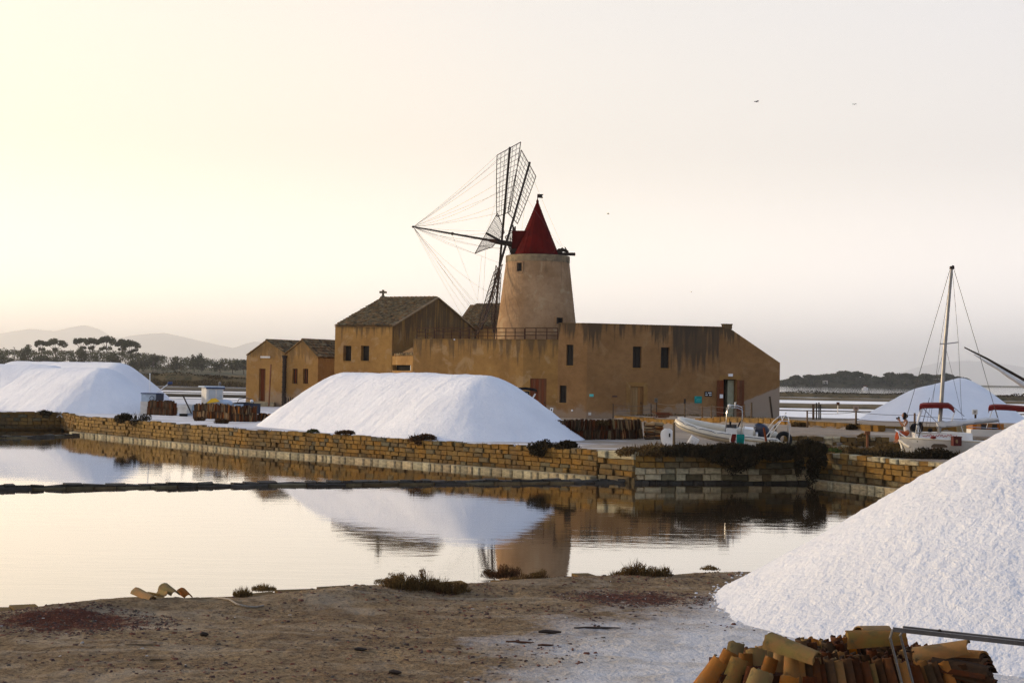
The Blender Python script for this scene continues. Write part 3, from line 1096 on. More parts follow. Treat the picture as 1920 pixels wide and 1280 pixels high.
# island on the right
IY = 1500
ITOP = ([1400, 1440, 1464, 1480, 1492, 1500, 1512, 1522, 1545, 1570, 1585, 1605, 1630, 1645, 1655, 1668, 1690, 1720, 1735, 1760, 1790, 1812, 1828], [724, 717, 713, 709, 706, 710, 706, 703, 701, 699, 697, 699, 700, 706, 707, 701, 700, 705, 703, 702, 704, 708, 724])
def island_z(x, y):
    px = 960 + x / (IY + 45) * FPX
    top = max(1.0, P(px, float(np.interp(px, *ITOP)) + 8.0, IY + 45).z) if 1405 < px < 1826 else -2
    q = sst(IY - 25, IY + 20, y) * (1 - sst(IY + 80, IY + 150, y))
    return -2 + (top + 2) * q + .6 * noise.noise((x * .05, y * .05, 1)) * q
terrain('island', np.arange(200, 480, 4.0), np.arange(IY - 40, IY + 180, 7.0), island_z, pmat('island_soil', (.10, .085, .04), (.06, .06, .025), .05, .95, space='World'))
# low far spit
terrain('far_spit', np.arange(600, 1600, 50.0), (3300, 3330, 3500, 3600), lambda x, y: -1 if y in (3300, 3600) else 3.0 + noise.noise((x * .01, 0, 0)), FARLAND)
# mountains
HILL = pmat('far_hills', (.16, .14, .11), (.11, .11, .08), .0003, .95, space='World')
def mountains(name, prof, Y, depth, seed):
    pts = [P(x, y, Y) for x, y in prof]
    xs = np.linspace(pts[0].x, pts[-1].x, 130)
    zs = np.interp(xs, [p.x for p in pts], [p.z for p in pts])
    P_ = []
    for q in np.linspace(0, 1, 26):
        row = []
        for x, z in zip(xs, zs):
            a = 1 - abs(q - .5) * 2
            nz = noise.fractal((x * .00055, q * 5, seed), .9, 2.1, 5)
            row.append((x, Y + (q - .5) * depth, -6 + (z + 6) * (a ** .8) * (1 + .22 * nz * (1 - a))))
        P_.append(row)
    build(name, MB().grid(P_), HILL, smooth=180, kind='structure')
mountains('mountains', [(-420, 660), (-200, 640), (-80, 630), (0, 624), (60, 614), (105, 619), (135, 612), (160, 607), (180, 613), (200, 625), (222, 633), (250, 640), (300, 660), (350, 692)], 31000, 8400, 3)
mountains('mountains', [(150, 694), (200, 650), (222, 634), (250, 627), (280, 624), (312, 622), (345, 630), (380, 638), (410, 645), (440, 651), (462, 643), (480, 638), (500, 642), (540, 655), (600, 690)], 27000, 7200, 8)
mountains('mountains', [(1660, 716), (1700, 696), (1730, 686), (1765, 678), (1810, 675), (1860, 678), (1920, 688), (2000, 684), (2120, 700), (2300, 722)], 33000, 9200, 12)

# haze: thin even air round everything
hz = MB().box((0, 24000, 498), (100000, 52000, 1004))
hm = bpy.data.materials.new('haze_air')
hm.use_nodes = True
ht = hm.node_tree
ht.nodes.clear()
ho = ht.nodes.new('ShaderNodeOutputMaterial')
hv = ht.nodes.new('ShaderNodeVolumePrincipled')
hv.inputs['Color'].default_value = (.99, .985, .975, 1)
hv.inputs['Density'].default_value = 7.2e-5
hv.inputs['Anisotropy'].default_value = .75
ht.links.new(hv.outputs[0], ho.inputs['Volume'])
build('haze', hz, hm, kind='stuff')

# ================================================================== SALT HEAPS
def salt_pile(label, a, b, Hs, Rr, z0, mat, da, dt, streak, lump, seed, r0=.9, name='salt_heap', rough=.012):
    """heap along the ridge a->b (2D); Hs = heights at a and b; slopes rounded at the crest"""
    a, b = Vector(a), Vector(b)
    L = (b - a).length
    e = (b - a) / L if L > 1e-6 else Vector((1, 0))
    L = max(L, 1e-6)
    n = Vector((-e.y, e.x))
    ss = np.arange(-Rr - .5, L + Rr + .5 + da, da)
    ts = np.arange(-Rr - .5, Rr + .5 + dt, dt)
    rows = []
    for t in ts:
        row = []
        for s in ss:
            k = min(1, max(0, s / L))
            H = Hs[0] + (Hs[1] - Hs[0]) * k
            ds = s - k * L
            d = math.hypot(ds, t)
            dd = math.sqrt(d * d + r0 * r0) - r0
            sl = H / (math.sqrt(Rr * Rr + r0 * r0) - r0)
            z = H - dd * sl
            if d > Rr * .9:
                z += .06 * (d - Rr * .9)
            ang = math.atan2(ds, t) if abs(ds) > 1e-9 else (0 if t >= 0 else math.pi)
            u = (k * L if 0 < k < 1 else (k * L + ang * Rr * .8 * (1 if t >= 0 else -1))) + (0 if t >= 0 else 50)
            f = min(1, d / 1.2)
            if streak:
                z += streak * f * (.6 * noise.noise((u * 1.3, d * .2, seed)) + .7 * noise.noise((u * 3.1, d * .35, seed + 3)) + .4 * noise.noise((u * 6.5, d * .8, seed + 6)))
            x, y = a.x + e.x * s + n.x * t, a.y + e.y * s + n.y * t
            z += lump * noise.fractal((x * .35, y * .35, seed), 1.0, 2.0, 4)
            if rough:
                z += rough * (noise.noise((x * 5, y * 5, seed)) + .9 * noise.noise((x * 12, y * 12, seed)))
            row.append((x, y, z0 + max(z, -.35)))
        rows.append(row)
    mb = MB().grid(rows)
    mb.f = [f for f in mb.f if max(mb.v[i][2] for i in f) > z0 - .12]
    used = sorted({i for f in mb.f for i in f})
    re_ = {i: k for k, i in enumerate(used)}
    mb.v = [mb.v[i] for i in used]
    mb.f = [tuple(re_[i] for i in f) for f in mb.f]
    o = build(name, mb, mat, smooth=180)
    return tag(o, label, 'salt heap')
zs_ = ZP
salt_pile('long flat topped white salt heap in the middle, in front of the mill buildings', (-1.25, 75.4), (-8.9, 86.7), (2.95, 2.95), 4.75, zs_, SALT_FAR, .14, .2, .065, .07, 1, r0=1.5, rough=.02)
A0 = P(186, 700, 109)
salt_pile('front white salt heap of the left group with a shaded end', (A0.x, 109.6), (A0.x - 5.5, 115.5), (3.0, 2.95), 4.9, zs_, SALT_FAR, .16, .2, .065, .07, 2, r0=1.4, rough=.02)
salt_pile('long white salt heap running out of the picture at the left edge', (-34.2, 119.0), (-57, 131), (3.15, 3.3), 5.0, zs_, SALT_FAR, .2, .22, .065, .08, 3, r0=1.4, rough=.02)
C0 = P(219, 700, 135)
salt_pile('rear white salt heap of the left group showing only its right shoulder', (C0.x, 135.5), (C0.x - 12, 146), (3.5, 3.5), 4.9, zs_, SALT_FAR, .2, .22, .05, .05, 4, r0=1.3)
E0 = P(1800, 720, 112)
salt_pile('pointed white salt heap behind the sailing boat mast', (E0.x - 2.6, 110.6), (E0.x, 112), (2.6, 3.2), 5.0, 1.25, SALT_FAR, .18, .18, .0, .05, 5, r0=1.2)
salt_pile('huge near white salt heap filling the right edge', (10.6, 26.4), (14.5, 24.8), (4.05, 4.15), 7.1, .28, SALT_NEAR, .06, .06, .0, .05, 6, r0=.7, rough=.024)
# ================================================================== MILL BUILDINGS
def p2(px, Y):
    q = P(px, 650, Y)
    return (q.x, q.y)
ZG = 1.0
PL_A = plaster('ochre_render_house', 7.9)
PL_T = plaster('ochre_render_terrace', 6.75, streak=.7, sdepth=2.6)
PL_G = plaster('ochre_render_gabled', 7.9, (.33, .18, .052), (.25, .132, .04), .7, 2.4)
PL_S = plaster('ochre_render_shed', 5.6, (.34, .185, .055), (.27, .145, .045), .45, 1.2)
PL_M = plaster('ochre_render_tower', 13.3, (.375, .235, .125), (.265, .155, .075), .35, 3, .8)

def hole(p0, p1, x0, y0, x1, y1):
    ua, za = on_wall(p0, p1, x0, y0)
    ub, zb = on_wall(p0, p1, x1, y0)
    uc, zc = on_wall(p0, p1, x0, y1)
    ud, ze = on_wall(p0, p1, x1, y1)
    return ((ua + uc) / 2, (ub + ud) / 2, (zc + ze) / 2, (za + zb) / 2)

def frame_of(p0, p1):
    e = Vector((p1[0] - p0[0], p1[1] - p0[1], 0)).normalized()
    return Vector((p0[0], p0[1], 0)), e, Vector((e.y, -e.x, 0))

def panel(mb, p0, p1, h, d0, d1):
    """solid panel filling the hole rectangle h between depths d0 and d1 (positive = into the wall)"""
    o, e, n = frame_of(p0, p1)
    a, b, c, d = h
    vs = []
    for dd in (d0, d1):
        for u, z in ((a, c), (b, c), (b, d), (a, d)):
            vs.append(tuple(o + e * u + Vector((0, 0, z)) - n * dd))
    k = len(mb.v)
    mb.v += vs
    for q in ((0, 1, 2, 3), (7, 6, 5, 4), (4, 5, 1, 0), (5, 6, 2, 1), (6, 7, 3, 2), (7, 4, 0, 3)):
        mb.f.append(tuple(k + i for i in q))
    return mb

def window(parent, p0, p1, h, depth=.3, mat=None):
    """dark sunk window: pane at the back, wooden frame and a sill"""
    w = build('window', panel(MB(), p0, p1, h, depth - .02, depth + .06), mat or SHADE_PANE, parent)
    a, b, c, d = h
    f = MB()
    t = .05
    for q in ((a, a + t, c, d), (b - t, b, c, d), (a + t, b - t, c, c + t), (a + t, b - t, d - t, d), ((a + b) / 2 - .02, (a + b) / 2 + .02, c + t, d - t)):
        panel(f, p0, p1, q, depth - .07, depth - .023)
    build('frame', f, WOOD_DARK, w)
    build('sill', panel(MB(), p0, p1, (a - .06, b + .06, c - .07, c - .002), -.05, depth - .08), PL_G, w)
    return w

def door(parent, p0, p1, h, depth, mat, n=5, name='door', label=None):
    d = build(name, panel(MB(), p0, p1, h, depth - .01, depth + .05), WOOD_DARK, parent, label=label)
    a, b, c, e_ = h
    w = (b - a) / n
    for k in range(n):
        build('plank', panel(MB(), p0, p1, (a + k * w + .006, a + (k + 1) * w - .006, c + .02, e_ - .02), depth - .045 - .008 * (k % 2), depth - .012), mat, d)
    build('handle', panel(MB(), p0, p1, (b - w * .9, b - w * .6, c + 1.0, c + 1.12), depth - .09, depth - .054), IRON, d)
    return d

def tiled(mb, O, U, V, nu, nv, seed, clip=None):
    """rows of half-round clay tiles over the roof plane spanned by U (along the eave) and V (up the slope)"""
    r = random.Random(seed)
    O, U, V = Vector(O), Vector(U), Vector(V)
    N = U.cross(V).normalized()
    if N.z < 0:
        N = -N
    un = U.normalized()
    vn = V.normalized()
    w, l = U.length / nu, V.length / nv
    for i in range(nu):
        for j in range(nv):
            fu, fv = (i + .5) / nu, (j + .5) / nv
            if clip and not clip(fu, fv):
                continue
            c = O + U * fu + V * (j / nv) + N * (.02 + r.uniform(0, .035))
            c += un * r.uniform(-.02, .02)
            rr0, rr1 = w * .50, w * .40
            b = len(mb.v)
            for q, rad, lift in ((0, rr0, .05), (1.12, rr1, .0)):
                for k in range(5):
                    a = math.pi * k / 4
                    p = c + vn * (l * q) + un * (-math.cos(a) * rad) + N * (math.sin(a) * rad * .75 + lift)
                    mb.v.append(tuple(p))
            for k in range(4):
                mb.f.append((b + k, b + k + 1, b + 6 + k, b + 5 + k))
            mb.f.append((b, b + 4, b + 3, b + 2, b + 1))
    return mb

# ---- corner points (survey)
A_ = p2(1101, 114.0)
B_ = p2(1463, 118.0)
D_ = p2(981, 115.5)
def lerp2(a, b, t):
    return (a[0] + (b[0] - a[0]) * t, a[1] + (b[1] - a[1]) * t)
uE, _ = on_wall(D_, A_, 1047, 640)
E_ = lerp2(D_, A_, uE / math.dist(D_, A_))
AX = Vector((.883, -.47))      # along the left facades
AY = Vector((.47, .883))       # into the yard
C_ = (D_[0] - AX.x * 9.3, D_[1] - AX.y * 9.3)
z_top = P(1101, 607, 114).z
z_ter = P(981, 637, 115.5).z
uR, zR = on_wall(A_, B_, 1366, 615)
uB, zB = on_wall(A_, B_, 1463, 680)
LAB = math.dist(A_, B_)

# ---- long mill house on the right
mh = thing('mill_house', 'long ochre mill house right of the tower, with sloping right end and double red doors', 'house', (A_[0], A_[1], 1.2))
wl = MB()
hEA = [hole(E_, A_, 1062, 646, 1075, 685), hole(E_, A_, 1049, 722.5, 1062, 755)]
LEA = math.dist(E_, A_)
wl.wall(E_, A_, ZG, [(0, z_top), (LEA, z_top)], hEA, .32)
hW = [hole(A_, B_, 1186.5, 649.5, 1203, 689.5), hole(A_, B_, 1239, 651, 1255.5, 690)]
hD = hole(A_, B_, 1181.5, 724.5, 1206, 783)
hDD = hole(A_, B_, 1356, 711, 1380, 785.5)
wl.wall(A_, B_, ZG, [(0, z_top), (uR, z_top), (uR + .02, z_top), (LAB, zB)], hW + [hD, hDD], .34)
oA, eA, nA = frame_of(A_, B_)
bk = -nA * 9.0
B3 = Vector((B_[0], B_[1], 0))
A3 = Vector((A_[0], A_[1], 0))
E3 = Vector((E_[0], E_[1], 0))
E3b = E3 + Vector((AY.x, AY.y, 0)) * 6.0
def up(v, z):
    return v + Vector((0, 0, z))
wl.poly([up(B3, ZG), up(B3 + bk, ZG), up(B3 + bk, zB), up(B3, zB)])
wl.poly([up(E3b, ZG), up(E3, ZG), up(E3, z_top), up(E3b, z_top)])
wl.poly([up(E3, z_top), up(A3, z_top), up(A3 + eA * uR, z_top), up(A3 + eA * uR + bk, z_top), up(E3b, z_top)])
wl.poly([up(A3 + eA * uR, z_top), up(B3, zB), up(B3 + bk, zB), up(A3 + eA * uR + bk, z_top)])
wl.poly([up(A3 + eA * uR + bk, ZG), up(E3b, ZG), up(E3b, z_top), up(A3 + eA * uR + bk, z_top)])
wl.poly([up(B3 + bk, ZG), up(A3 + eA * uR + bk, ZG), up(A3 + eA * uR + bk, z_top), up(B3 + bk, zB)])

def house_mat():
    """render of the long house: rain-black area under the middle of the parapet and a grey triangle of old whitewash low at the right end"""
    m = plaster('ochre_render_long_house', 7.95, (.272, .147, .058), (.21, .11, .042), .9, 2.9, .15)
    t = m.node_tree
    b = t.nodes['Principled BSDF']
    src = b.inputs['Base Color'].links[0].from_socket
    g = nd(t, 'ShaderNodeNewGeometry')
    du = nd(t, 'ShaderNodeVectorMath', operation='DOT_PRODUCT')
    sub = nd(t, 'ShaderNodeVectorMath', operation='SUBTRACT')
    t.links.new(g.outputs['Position'], sub.inputs[0])
    sub.inputs[1].default_value = (A_[0], A_[1], 0)
    t.links.new(sub.outputs[0], du.inputs[0])
    du.inputs[1].default_value = eA
    u = du.outputs['Value']
    z = nd(t, 'ShaderNodeSeparateXYZ')
    t.links.new(g.outputs['Position'], z.inputs[0])
    zz = z.outputs['Z']
    vs = coords(t, 'World', (2.4, 2.4, .10))
    st = noise_n(t, vs, 1.5, 5, .65)
    # stained area
    k = math_n(t, 'MINIMUM', remap(t, u, 5.6, 6.8, -.35, .17), remap(t, u, 10.0, 10.45, .17, -.4))
    k = math_n(t, 'MINIMUM', k, remap(t, zz, 3.2, 6.2, -.28, .17))
    c1 = mixc(t, remap(t, math_n(t, 'ADD', st, k), .46, .62, 0, .85), src, (.06, .045, .03))
    # whitewash triangle: below a line rising to the right
    u1, z1 = on_wall(A_, B_, 1352, 748)
    u2, z2 = on_wall(A_, B_, 1463, 722)
    u3, z3 = on_wall(A_, B_, 1463, 726)
    sl = (on_wall(A_, B_, 1463, 724)[1] - on_wall(A_, B_, 1392, 752)[1]) / (LAB - on_wall(A_, B_, 1392, 752)[0])
    z0 = on_wall(A_, B_, 1392, 752)[1]
    line = math_n(t, 'ADD', math_n(t, 'MULTIPLY', math_n(t, 'SUBTRACT', u, on_wall(A_, B_, 1392, 752)[0]), sl), z0)
    below = math_n(t, 'SUBTRACT', line, zz)
    f = remap(t, math_n(t, 'ADD', below, math_n(t, 'MULTIPLY', math_n(t, 'SUBTRACT', noise_n(t, coords(t, 'World'), 2.5, 4, .6), .5), .25)), 0, .12, 0, .8)
    f = math_n(t, 'MULTIPLY', f, remap(t, u, 9.5, 11.2, 0, 1))
    c2 = mixc(t, f, c1, (.31, .255, .20))
    t.links.new(c2, b.inputs['Base Color'])
    return m
build('wall', wl, house_mat(), mh)
for h in hW + hEA:
    window(mh, A_ if h in hW else E_, B_ if h in hW else A_, h, .34 if h in hW else .32)
door(mh, A_, B_, hD, .14, WOOD_DOOR, 5)
# door surrounds
for (a, b, c, d) in (hD, hDD):
    for q in ((a - .32, a - .02, c, d + .3), (b + .02, b + .32, c, d + .3), (a - .018, b + .018, d + .02, d + .3)):
        build('door_surround', panel(MB(), A_, B_, q, -.022, .05), PL_A, mh)
build('dark_opening', panel(MB(), A_, B_, hDD, .9, 1.0), DARK, mh)
uj, zj = on_wall(A_, B_, 1367.5, 790)
build('inner_pillar', panel(MB(), A_, B_, (uj, hDD[1] - .02, hDD[2], hDD[3] - .05), .4, .9), pmat('greenish_whitewash', (.36, .36, .25), None, 3), mh)
for x0, x1, lab in ((1343.5, 1355.5, 'red brown door leaf with a white notice'), (1381, 1394, 'plain red brown door leaf')):
    hl = hole(A_, B_, x0, 712.5, x1, 785)
    d = build('door_leaf', panel(MB(), A_, B_, hl, -.10, -.045), WOOD_RED, mh, label=lab)
    m_ = MB()
    n_ = 3
    w_ = (hl[1] - hl[0]) / n_
    for k in range(n_):
        build('plank', panel(MB(), A_, B_, (hl[0] + k * w_ + .01, hl[0] + (k + 1) * w_ - .01, hl[2] + .03, hl[3] - .03), -.125, -.102), WOOD_RED, d)
    for fz in (.22, .5, .8):
        zz = hl[2] + (hl[3] - hl[2]) * fz
        panel(m_, A_, B_, (hl[0] + .02, hl[1] - .02, zz - .04, zz + .04), -.15, -.127)
    build('ledge', m_, WOOD_RED, d)
# threshold step and chimney stub
uu = hDD
build('doorstep', panel(MB(), A_, B_, (uu[0] - .5, uu[1] + .9, ZG - .05, hDD[2] - .01), -.5, .3), STONE_PALE, mh)
ch = MB()
u0, zc = on_wall(A_, B_, 1358, 610)
u1, _ = on_wall(A_, B_, 1372.5, 610)
panel(ch, A_, B_, (u0, u1, z_top - .1, z_top + .20), -.03, .5)
panel(ch, A_, B_, (u0 - .04, u1 + .04, z_top + .203, z_top + .28), -.06, .54)
build('chimney', ch, PL_A, mh)
cp_ = MB()
panel(cp_, A_, B_, (-.02, u0 - .01, z_top + .005, z_top + .06), -.04, .35)
panel(cp_, E_, A_, (0.0, LEA - .03, z_top + .005, z_top + .06), -.04, .35)
build('coping', cp_, PL_A, mh)
h = hole(A_, B_, 1365, 700.5, 1372.5, 705.5)
build('lamp_box', panel(MB(), A_, B_, h, -.16, -.003), WHITEP, mh)
h = hole(A_, B_, 1103, 773, 1108, 778)
build('vent_cover', panel(MB(), A_, B_, h, -.04, -.003), WHITE_DIRTY, mh)

# ---- signs on the long house
def sign(label, p0, p1, rect, mat, marks=(), mmat=None, d=.05):
    h = hole(p0, p1, *rect)
    o, e, n = frame_of(p0, p1)
    c = o + e * (h[0] + h[1]) / 2 + Vector((0, 0, h[2])) + n * d
    s = thing('wall_sign', label, 'sign', c)
    build('board', panel(MB(), p0, p1, h, -d, -.004), mat, s)
    mb = MB()
    W_, H_ = h[1] - h[0], h[3] - h[2]
    for a, b, c_, d_ in marks:
        panel(mb, p0, p1, (h[0] + W_ * a, h[0] + W_ * b, h[2] + H_ * c_, h[2] + H_ * d_), -d - .008, -d + .002)
    if marks:
        build('lettering', mb, mmat, s)
    return s
def dashes(rows, r):
    out = []
    for c, d, spans in rows:
        for a, b in spans:
            x = a
            while x < b - .01:
                l = r.uniform(.035, .06)
                out.append((x, min(b, x + l), c + r.uniform(0, .04), d - r.uniform(0, .04)))
                x += l + .018
    return out
rr = random.Random(5)
sign('black wall sign with two lines of white words, left of the red doors', A_, B_, (1321, 733.5, 1334.5, 743), BLACKS, dashes([(.58, .82, ((.12, .24), (.42, .92))), (.16, .42, ((.1, .4), (.6, .92)))], rr), WHITEP)
sign('square teal wall sign below the black sign', A_, B_, (1302, 742.5, 1315.5, 755.5), TEAL, [(.1, .2, .74, .88)] + dashes([(.5, .62, ((.28, .85),)), (.3, .4, ((.2, .8),))], rr), TURQ)
sign('small turquoise plate near the left corner of the long house', A_, B_, (1105, 738.5, 1112.5, 743.5), TURQ)
sign('tiny dark name plate between turquoise plate and brown door', A_, B_, (1148, 741.5, 1157, 744), pmat('bronze_plate', (.08, .05, .045), None, 5))
o, e, n = frame_of(A_, B_)
h = hole(A_, B_, 1348, 739, 1354, 746)
tag(build('paper_notice', panel(MB(), A_, B_, h, -.16, -.152), WHITEP), 'white paper notice pinned on the left red door leaf', 'notice')

# ---- terrace block
tb = thing('terrace_block', 'low ochre block with a railed roof terrace in front of the tower', 'building', (D_[0], D_[1], 1.2))
wl = MB()
LCD = math.dist(C_, D_)
wl.wall(C_, D_, ZG, [(0, z_ter), (LCD, z_ter)])
hTD = hole(D_, A_, 993.5, 709.5, 1024.5, 782)
wl.wall(D_, E_, ZG, [(0, z_ter), (math.dist(D_, E_), z_ter)], [hTD], .25)
C3, D3 = Vector((*C_, 0)), Vector((*D_, 0))
C3b = C3 + Vector((AY.x, AY.y, 0)) * 8.5
wl.poly([up(C3b, ZG), up(C3, ZG), up(C3, z_ter), up(C3b, z_ter)])
wl.poly([up(C3, z_ter - .02), up(D3, z_ter - .02), up(E3, z_ter - .02), up(E3b, z_ter - .02), up(C3b, z_ter - .02)])
wl.poly([up(E3b, ZG), up(C3b, ZG), up(C3b, z_ter), up(E3b, z_ter)])
build('wall', wl, PL_T, tb)
door(tb, D_, E_, hTD, .12, WOOD_DARK if False else WOOD_RED, 6, label='tall brown plank door')
co = MB()
panel(co, C_, D_, (-.02, LCD + .0, z_ter + .003, z_ter + .05), -.035, .28)
panel(co, D_, E_, (.03, math.dist(D_, E_), z_ter + .003, z_ter + .05), -.03, .28)
build('coping', co, PL_T, tb)
def rail(parent, a, b, n_post, zb, h, rails, mat, seed, pw=.07):
    a, b = Vector((*a, zb)), Vector((*b, zb))
    rg = build('railing', MB().bar(a + Vector((0, 0, h)), b + Vector((0, 0, h)), .07, .06), mat, parent)
    for k in range(n_post):
        q = a + (b - a) * (k / (n_post - 1))
        build('post', MB().box((q.x, q.y, zb + (h - .036) / 2), (pw, pw, h - .036)), mat, rg)
    for f in rails:
        build('rail', MB().bar(a + Vector((0, 0, h * f)), b + Vector((0, 0, h * f)), .04, .05), mat, rg)
in1 = Vector((AY.x, AY.y)) * .18
RAILM = pmat('brown_railing_wood', (.085, .04, .022), (.055, .028, .018), 5, .8)
q0 = (C_[0] + AX.x * .2 + in1.x, C_[1] + AX.y * .2 + in1.y)
q1 = (D_[0] - AX.x * .02 + in1.x, D_[1] - AX.y * .02 + in1.y + .02)
rail(tb, q0, q1, 13, z_ter + .05, .79, (.62, .3), RAILM, 1, .06)
q2 = (E_[0] - .05, E_[1] + .22)
rail(tb, (q1[0] + .06, q1[1]), q2, 4, z_ter + .05, .82, (.66, .36), RAILM, 2, .075)
back0 = (C3.x + AY.x * 2.6 + AX.x * .3, C3.y + AY.y * 2.6 + AX.y * .3)
rail(tb, back0, (back0[0] + AX.x * 3.0, back0[1] + AX.y * 3.0), 5, z_ter + .0, .72, (.62, .3), RAILM, 3, .06)
sign('dark plaque with pale lines at the corner beside the tall brown door', D_, E_, (981.8, 733.5, 992.3, 745), BLACKS, dashes([(.55, .75, ((.2, .8),)), (.2, .36, ((.15, .85),))], rr), WHITE_DIRTY, .04)

# ---- gabled house on the left with the stone cross
G1 = p2(735, 124.0)
G0 = (G1[0] - AX.x * 5.33, G1[1] - AX.y * 5.33)
G2 = (G1[0] + AY.x * 13.4, G1[1] + AY.y * 13.4)
GM = (G1[0] + AY.x * 6.7, G1[1] + AY.y * 6.7)
z_ev = P(735, 612, 124).z
z_rg = P(818, 560, GM[1]).z
gh = thing('gabled_house', 'tall ochre gabled house with mossy tiled roof and a stone cross on the ridge', 'house', (G1[0], G1[1], 1.2))
wl = MB()
hG = [hole(G0, G1, 643.5, 648, 658.5, 676.5), hole(G0, G1, 676.5, 648, 692, 676.5)]
wl.wall(G0, G1, ZG, [(0, z_ev), (5.33, z_ev)], hG, .45)
wl.wall(G1, G2, ZG, [(0, z_ev), (6.7, z_rg), (13.4, z_ev)])
G03, G13, G23 = Vector((*G0, 0)), Vector((*G1, 0)), Vector((*G2, 0))
G33 = G03 + (G23 - G13)
wl.wall(tuple(G33[:2]), tuple(G03[:2]), ZG, [(0, z_ev), (6.7, z_rg), (13.4, z_ev)])
wl.wall(tuple(G23[:2]), tuple(G33[:2]), ZG, [(0, z_ev), (5.33, z_ev)])
build('wall', wl, PL_G, gh)
for h in hG:
    window(gh, G0, G1, h, .45)
GMa = Vector((*GM, z_rg))
GMb = GMa - Vector((AX.x, AX.y, 0)) * 5.33
rf = MB()
ov = Vector((-AY.x, -AY.y, 0)) * .12 + Vector((0, 0, -.045))
rf.slab([up(G03, z_ev) + ov + Vector((0, 0, .06)), up(G13, z_ev) + ov + Vector((0, 0, .06)), GMa + Vector((0, 0, .06)), GMb + Vector((0, 0, .06))], .05)
rf.slab([GMb + Vector((0, 0, .06)), GMa + Vector((0, 0, .06)), up(G23, z_ev + .06), up(G33, z_ev + .06)], .05)
rfo = build('roof', rf, ROOFT, gh)
tl = MB()
tiled(tl, up(G03, z_ev + .07) + ov, Vector((AX.x, AX.y, 0)) * 5.33, GMb - up(G03, z_ev) - ov * .9, 23, 17, 1)
tiled(tl, up(G23, z_ev + .07), Vector((-AX.x, -AX.y, 0)) * 5.33, GMa - up(G23, z_ev), 23, 17, 2)
build('roof_tiles', tl, ROOFT, rfo, smooth=50, kind='stuff')
rd = MB()
nr = 13
for k in range(nr):
    q = GMb + (GMa - GMb) * (k / nr) + Vector((0, 0, .10))
    q2 = GMb + (GMa - GMb) * ((k + 1.1) / nr) + Vector((0, 0, .08))
    build('ridge_tile', MB().tube([q, q2], [.14, .11], 7), ROOFT, rfo, smooth=50)
cr_ = MB()
cb = GMb + Vector((AX.x, AX.y, 0)) * .12
cr_.lathe((cb.x, cb.y, cb.z + .0), [(.28, 0), (.28, .16), (.14, .26), (.12, .3)], 8)
cang = math.atan2(AX.y, AX.x) * 0 + .1
cr_.box((cb.x, cb.y, cb.z + .52), (.19, .14, .52), cang)
cr_.box((cb.x - .20, cb.y - .02, cb.z + .58), (.215, .14, .17), cang)
cr_.box((cb.x + .20, cb.y + .02, cb.z + .58), (.215, .14, .17), cang)
build('stone_cross', cr_, pmat('grey_cross_stone', (.16, .12, .07), (.10, .08, .05), 4, .9), gh)
ve = MB()
for a, b in ((up(G13, z_ev), GMa), (GMa, up(G23, z_ev))):
    ve.bar(a + Vector((.05, -.03, .08)), b + Vector((.05, -.03, .08)), .22, .10)
build('verge', ve, pmat('verge_mortar', (.36, .24, .12), (.24, .16, .09), 3, .9), gh)

# ---- low annex between the gabled house and the terrace block
N0 = (G1[0] + .05, G1[1] - .25)
N1 = (C_[0] + .02, C_[1] + .1)
z_an = P(750, 667, 122).z
an = thing('annex', 'low ochre link with a wide slot window between gabled house and terrace', 'building', (N0[0], N0[1], 1.2))
hN = hole(N0, N1, 735.5, 684, 770.5, 694.5)
wl = MB()
LN = math.dist(N0, N1)
wl.wall(N0, N1, ZG, [(0, z_an), (LN, z_an)], [hN], .4)
N03, N13 = Vector((*N0, 0)), Vector((*N1, 0))
by = Vector((AY.x, AY.y, 0))
wl.poly([up(N03, z_an), up(N13, z_an), up(N13 + by * .3, z_an), up(N03 + by * .3, z_an)])
build('wall', wl, PL_T, an)
w = build('slot_window', panel(MB(), N0, N1, hN, .38, .45), DARK, an)
ub, zb_ = on_wall(N0, N1, 767, 690)
build('white_bar', panel(MB(), N0, N1, (ub, ub + .08, hN[2] + .02, hN[3] - .02), .1, .15), WHITE_DIRTY, w)
rf = MB()
r0, r1 = N03 + by * .25, N13 + by * .25
zr = z_an - .05
rf.slab([up(r0, zr), up(r1, zr), up(r1 + by * 2.6, zr + 1.55), up(r0 + by * 2.6, zr + .3)], .08)
an_r = build('roof', rf, ROOFT, an)
tl = MB()
tiled(tl, up(r0, zr + .02), r1 - r0, by * 2.6 + Vector((0, 0, .3)), 9, 7, 4)
build('roof_tiles', tl, ROOFT, an_r, smooth=50, kind='stuff')

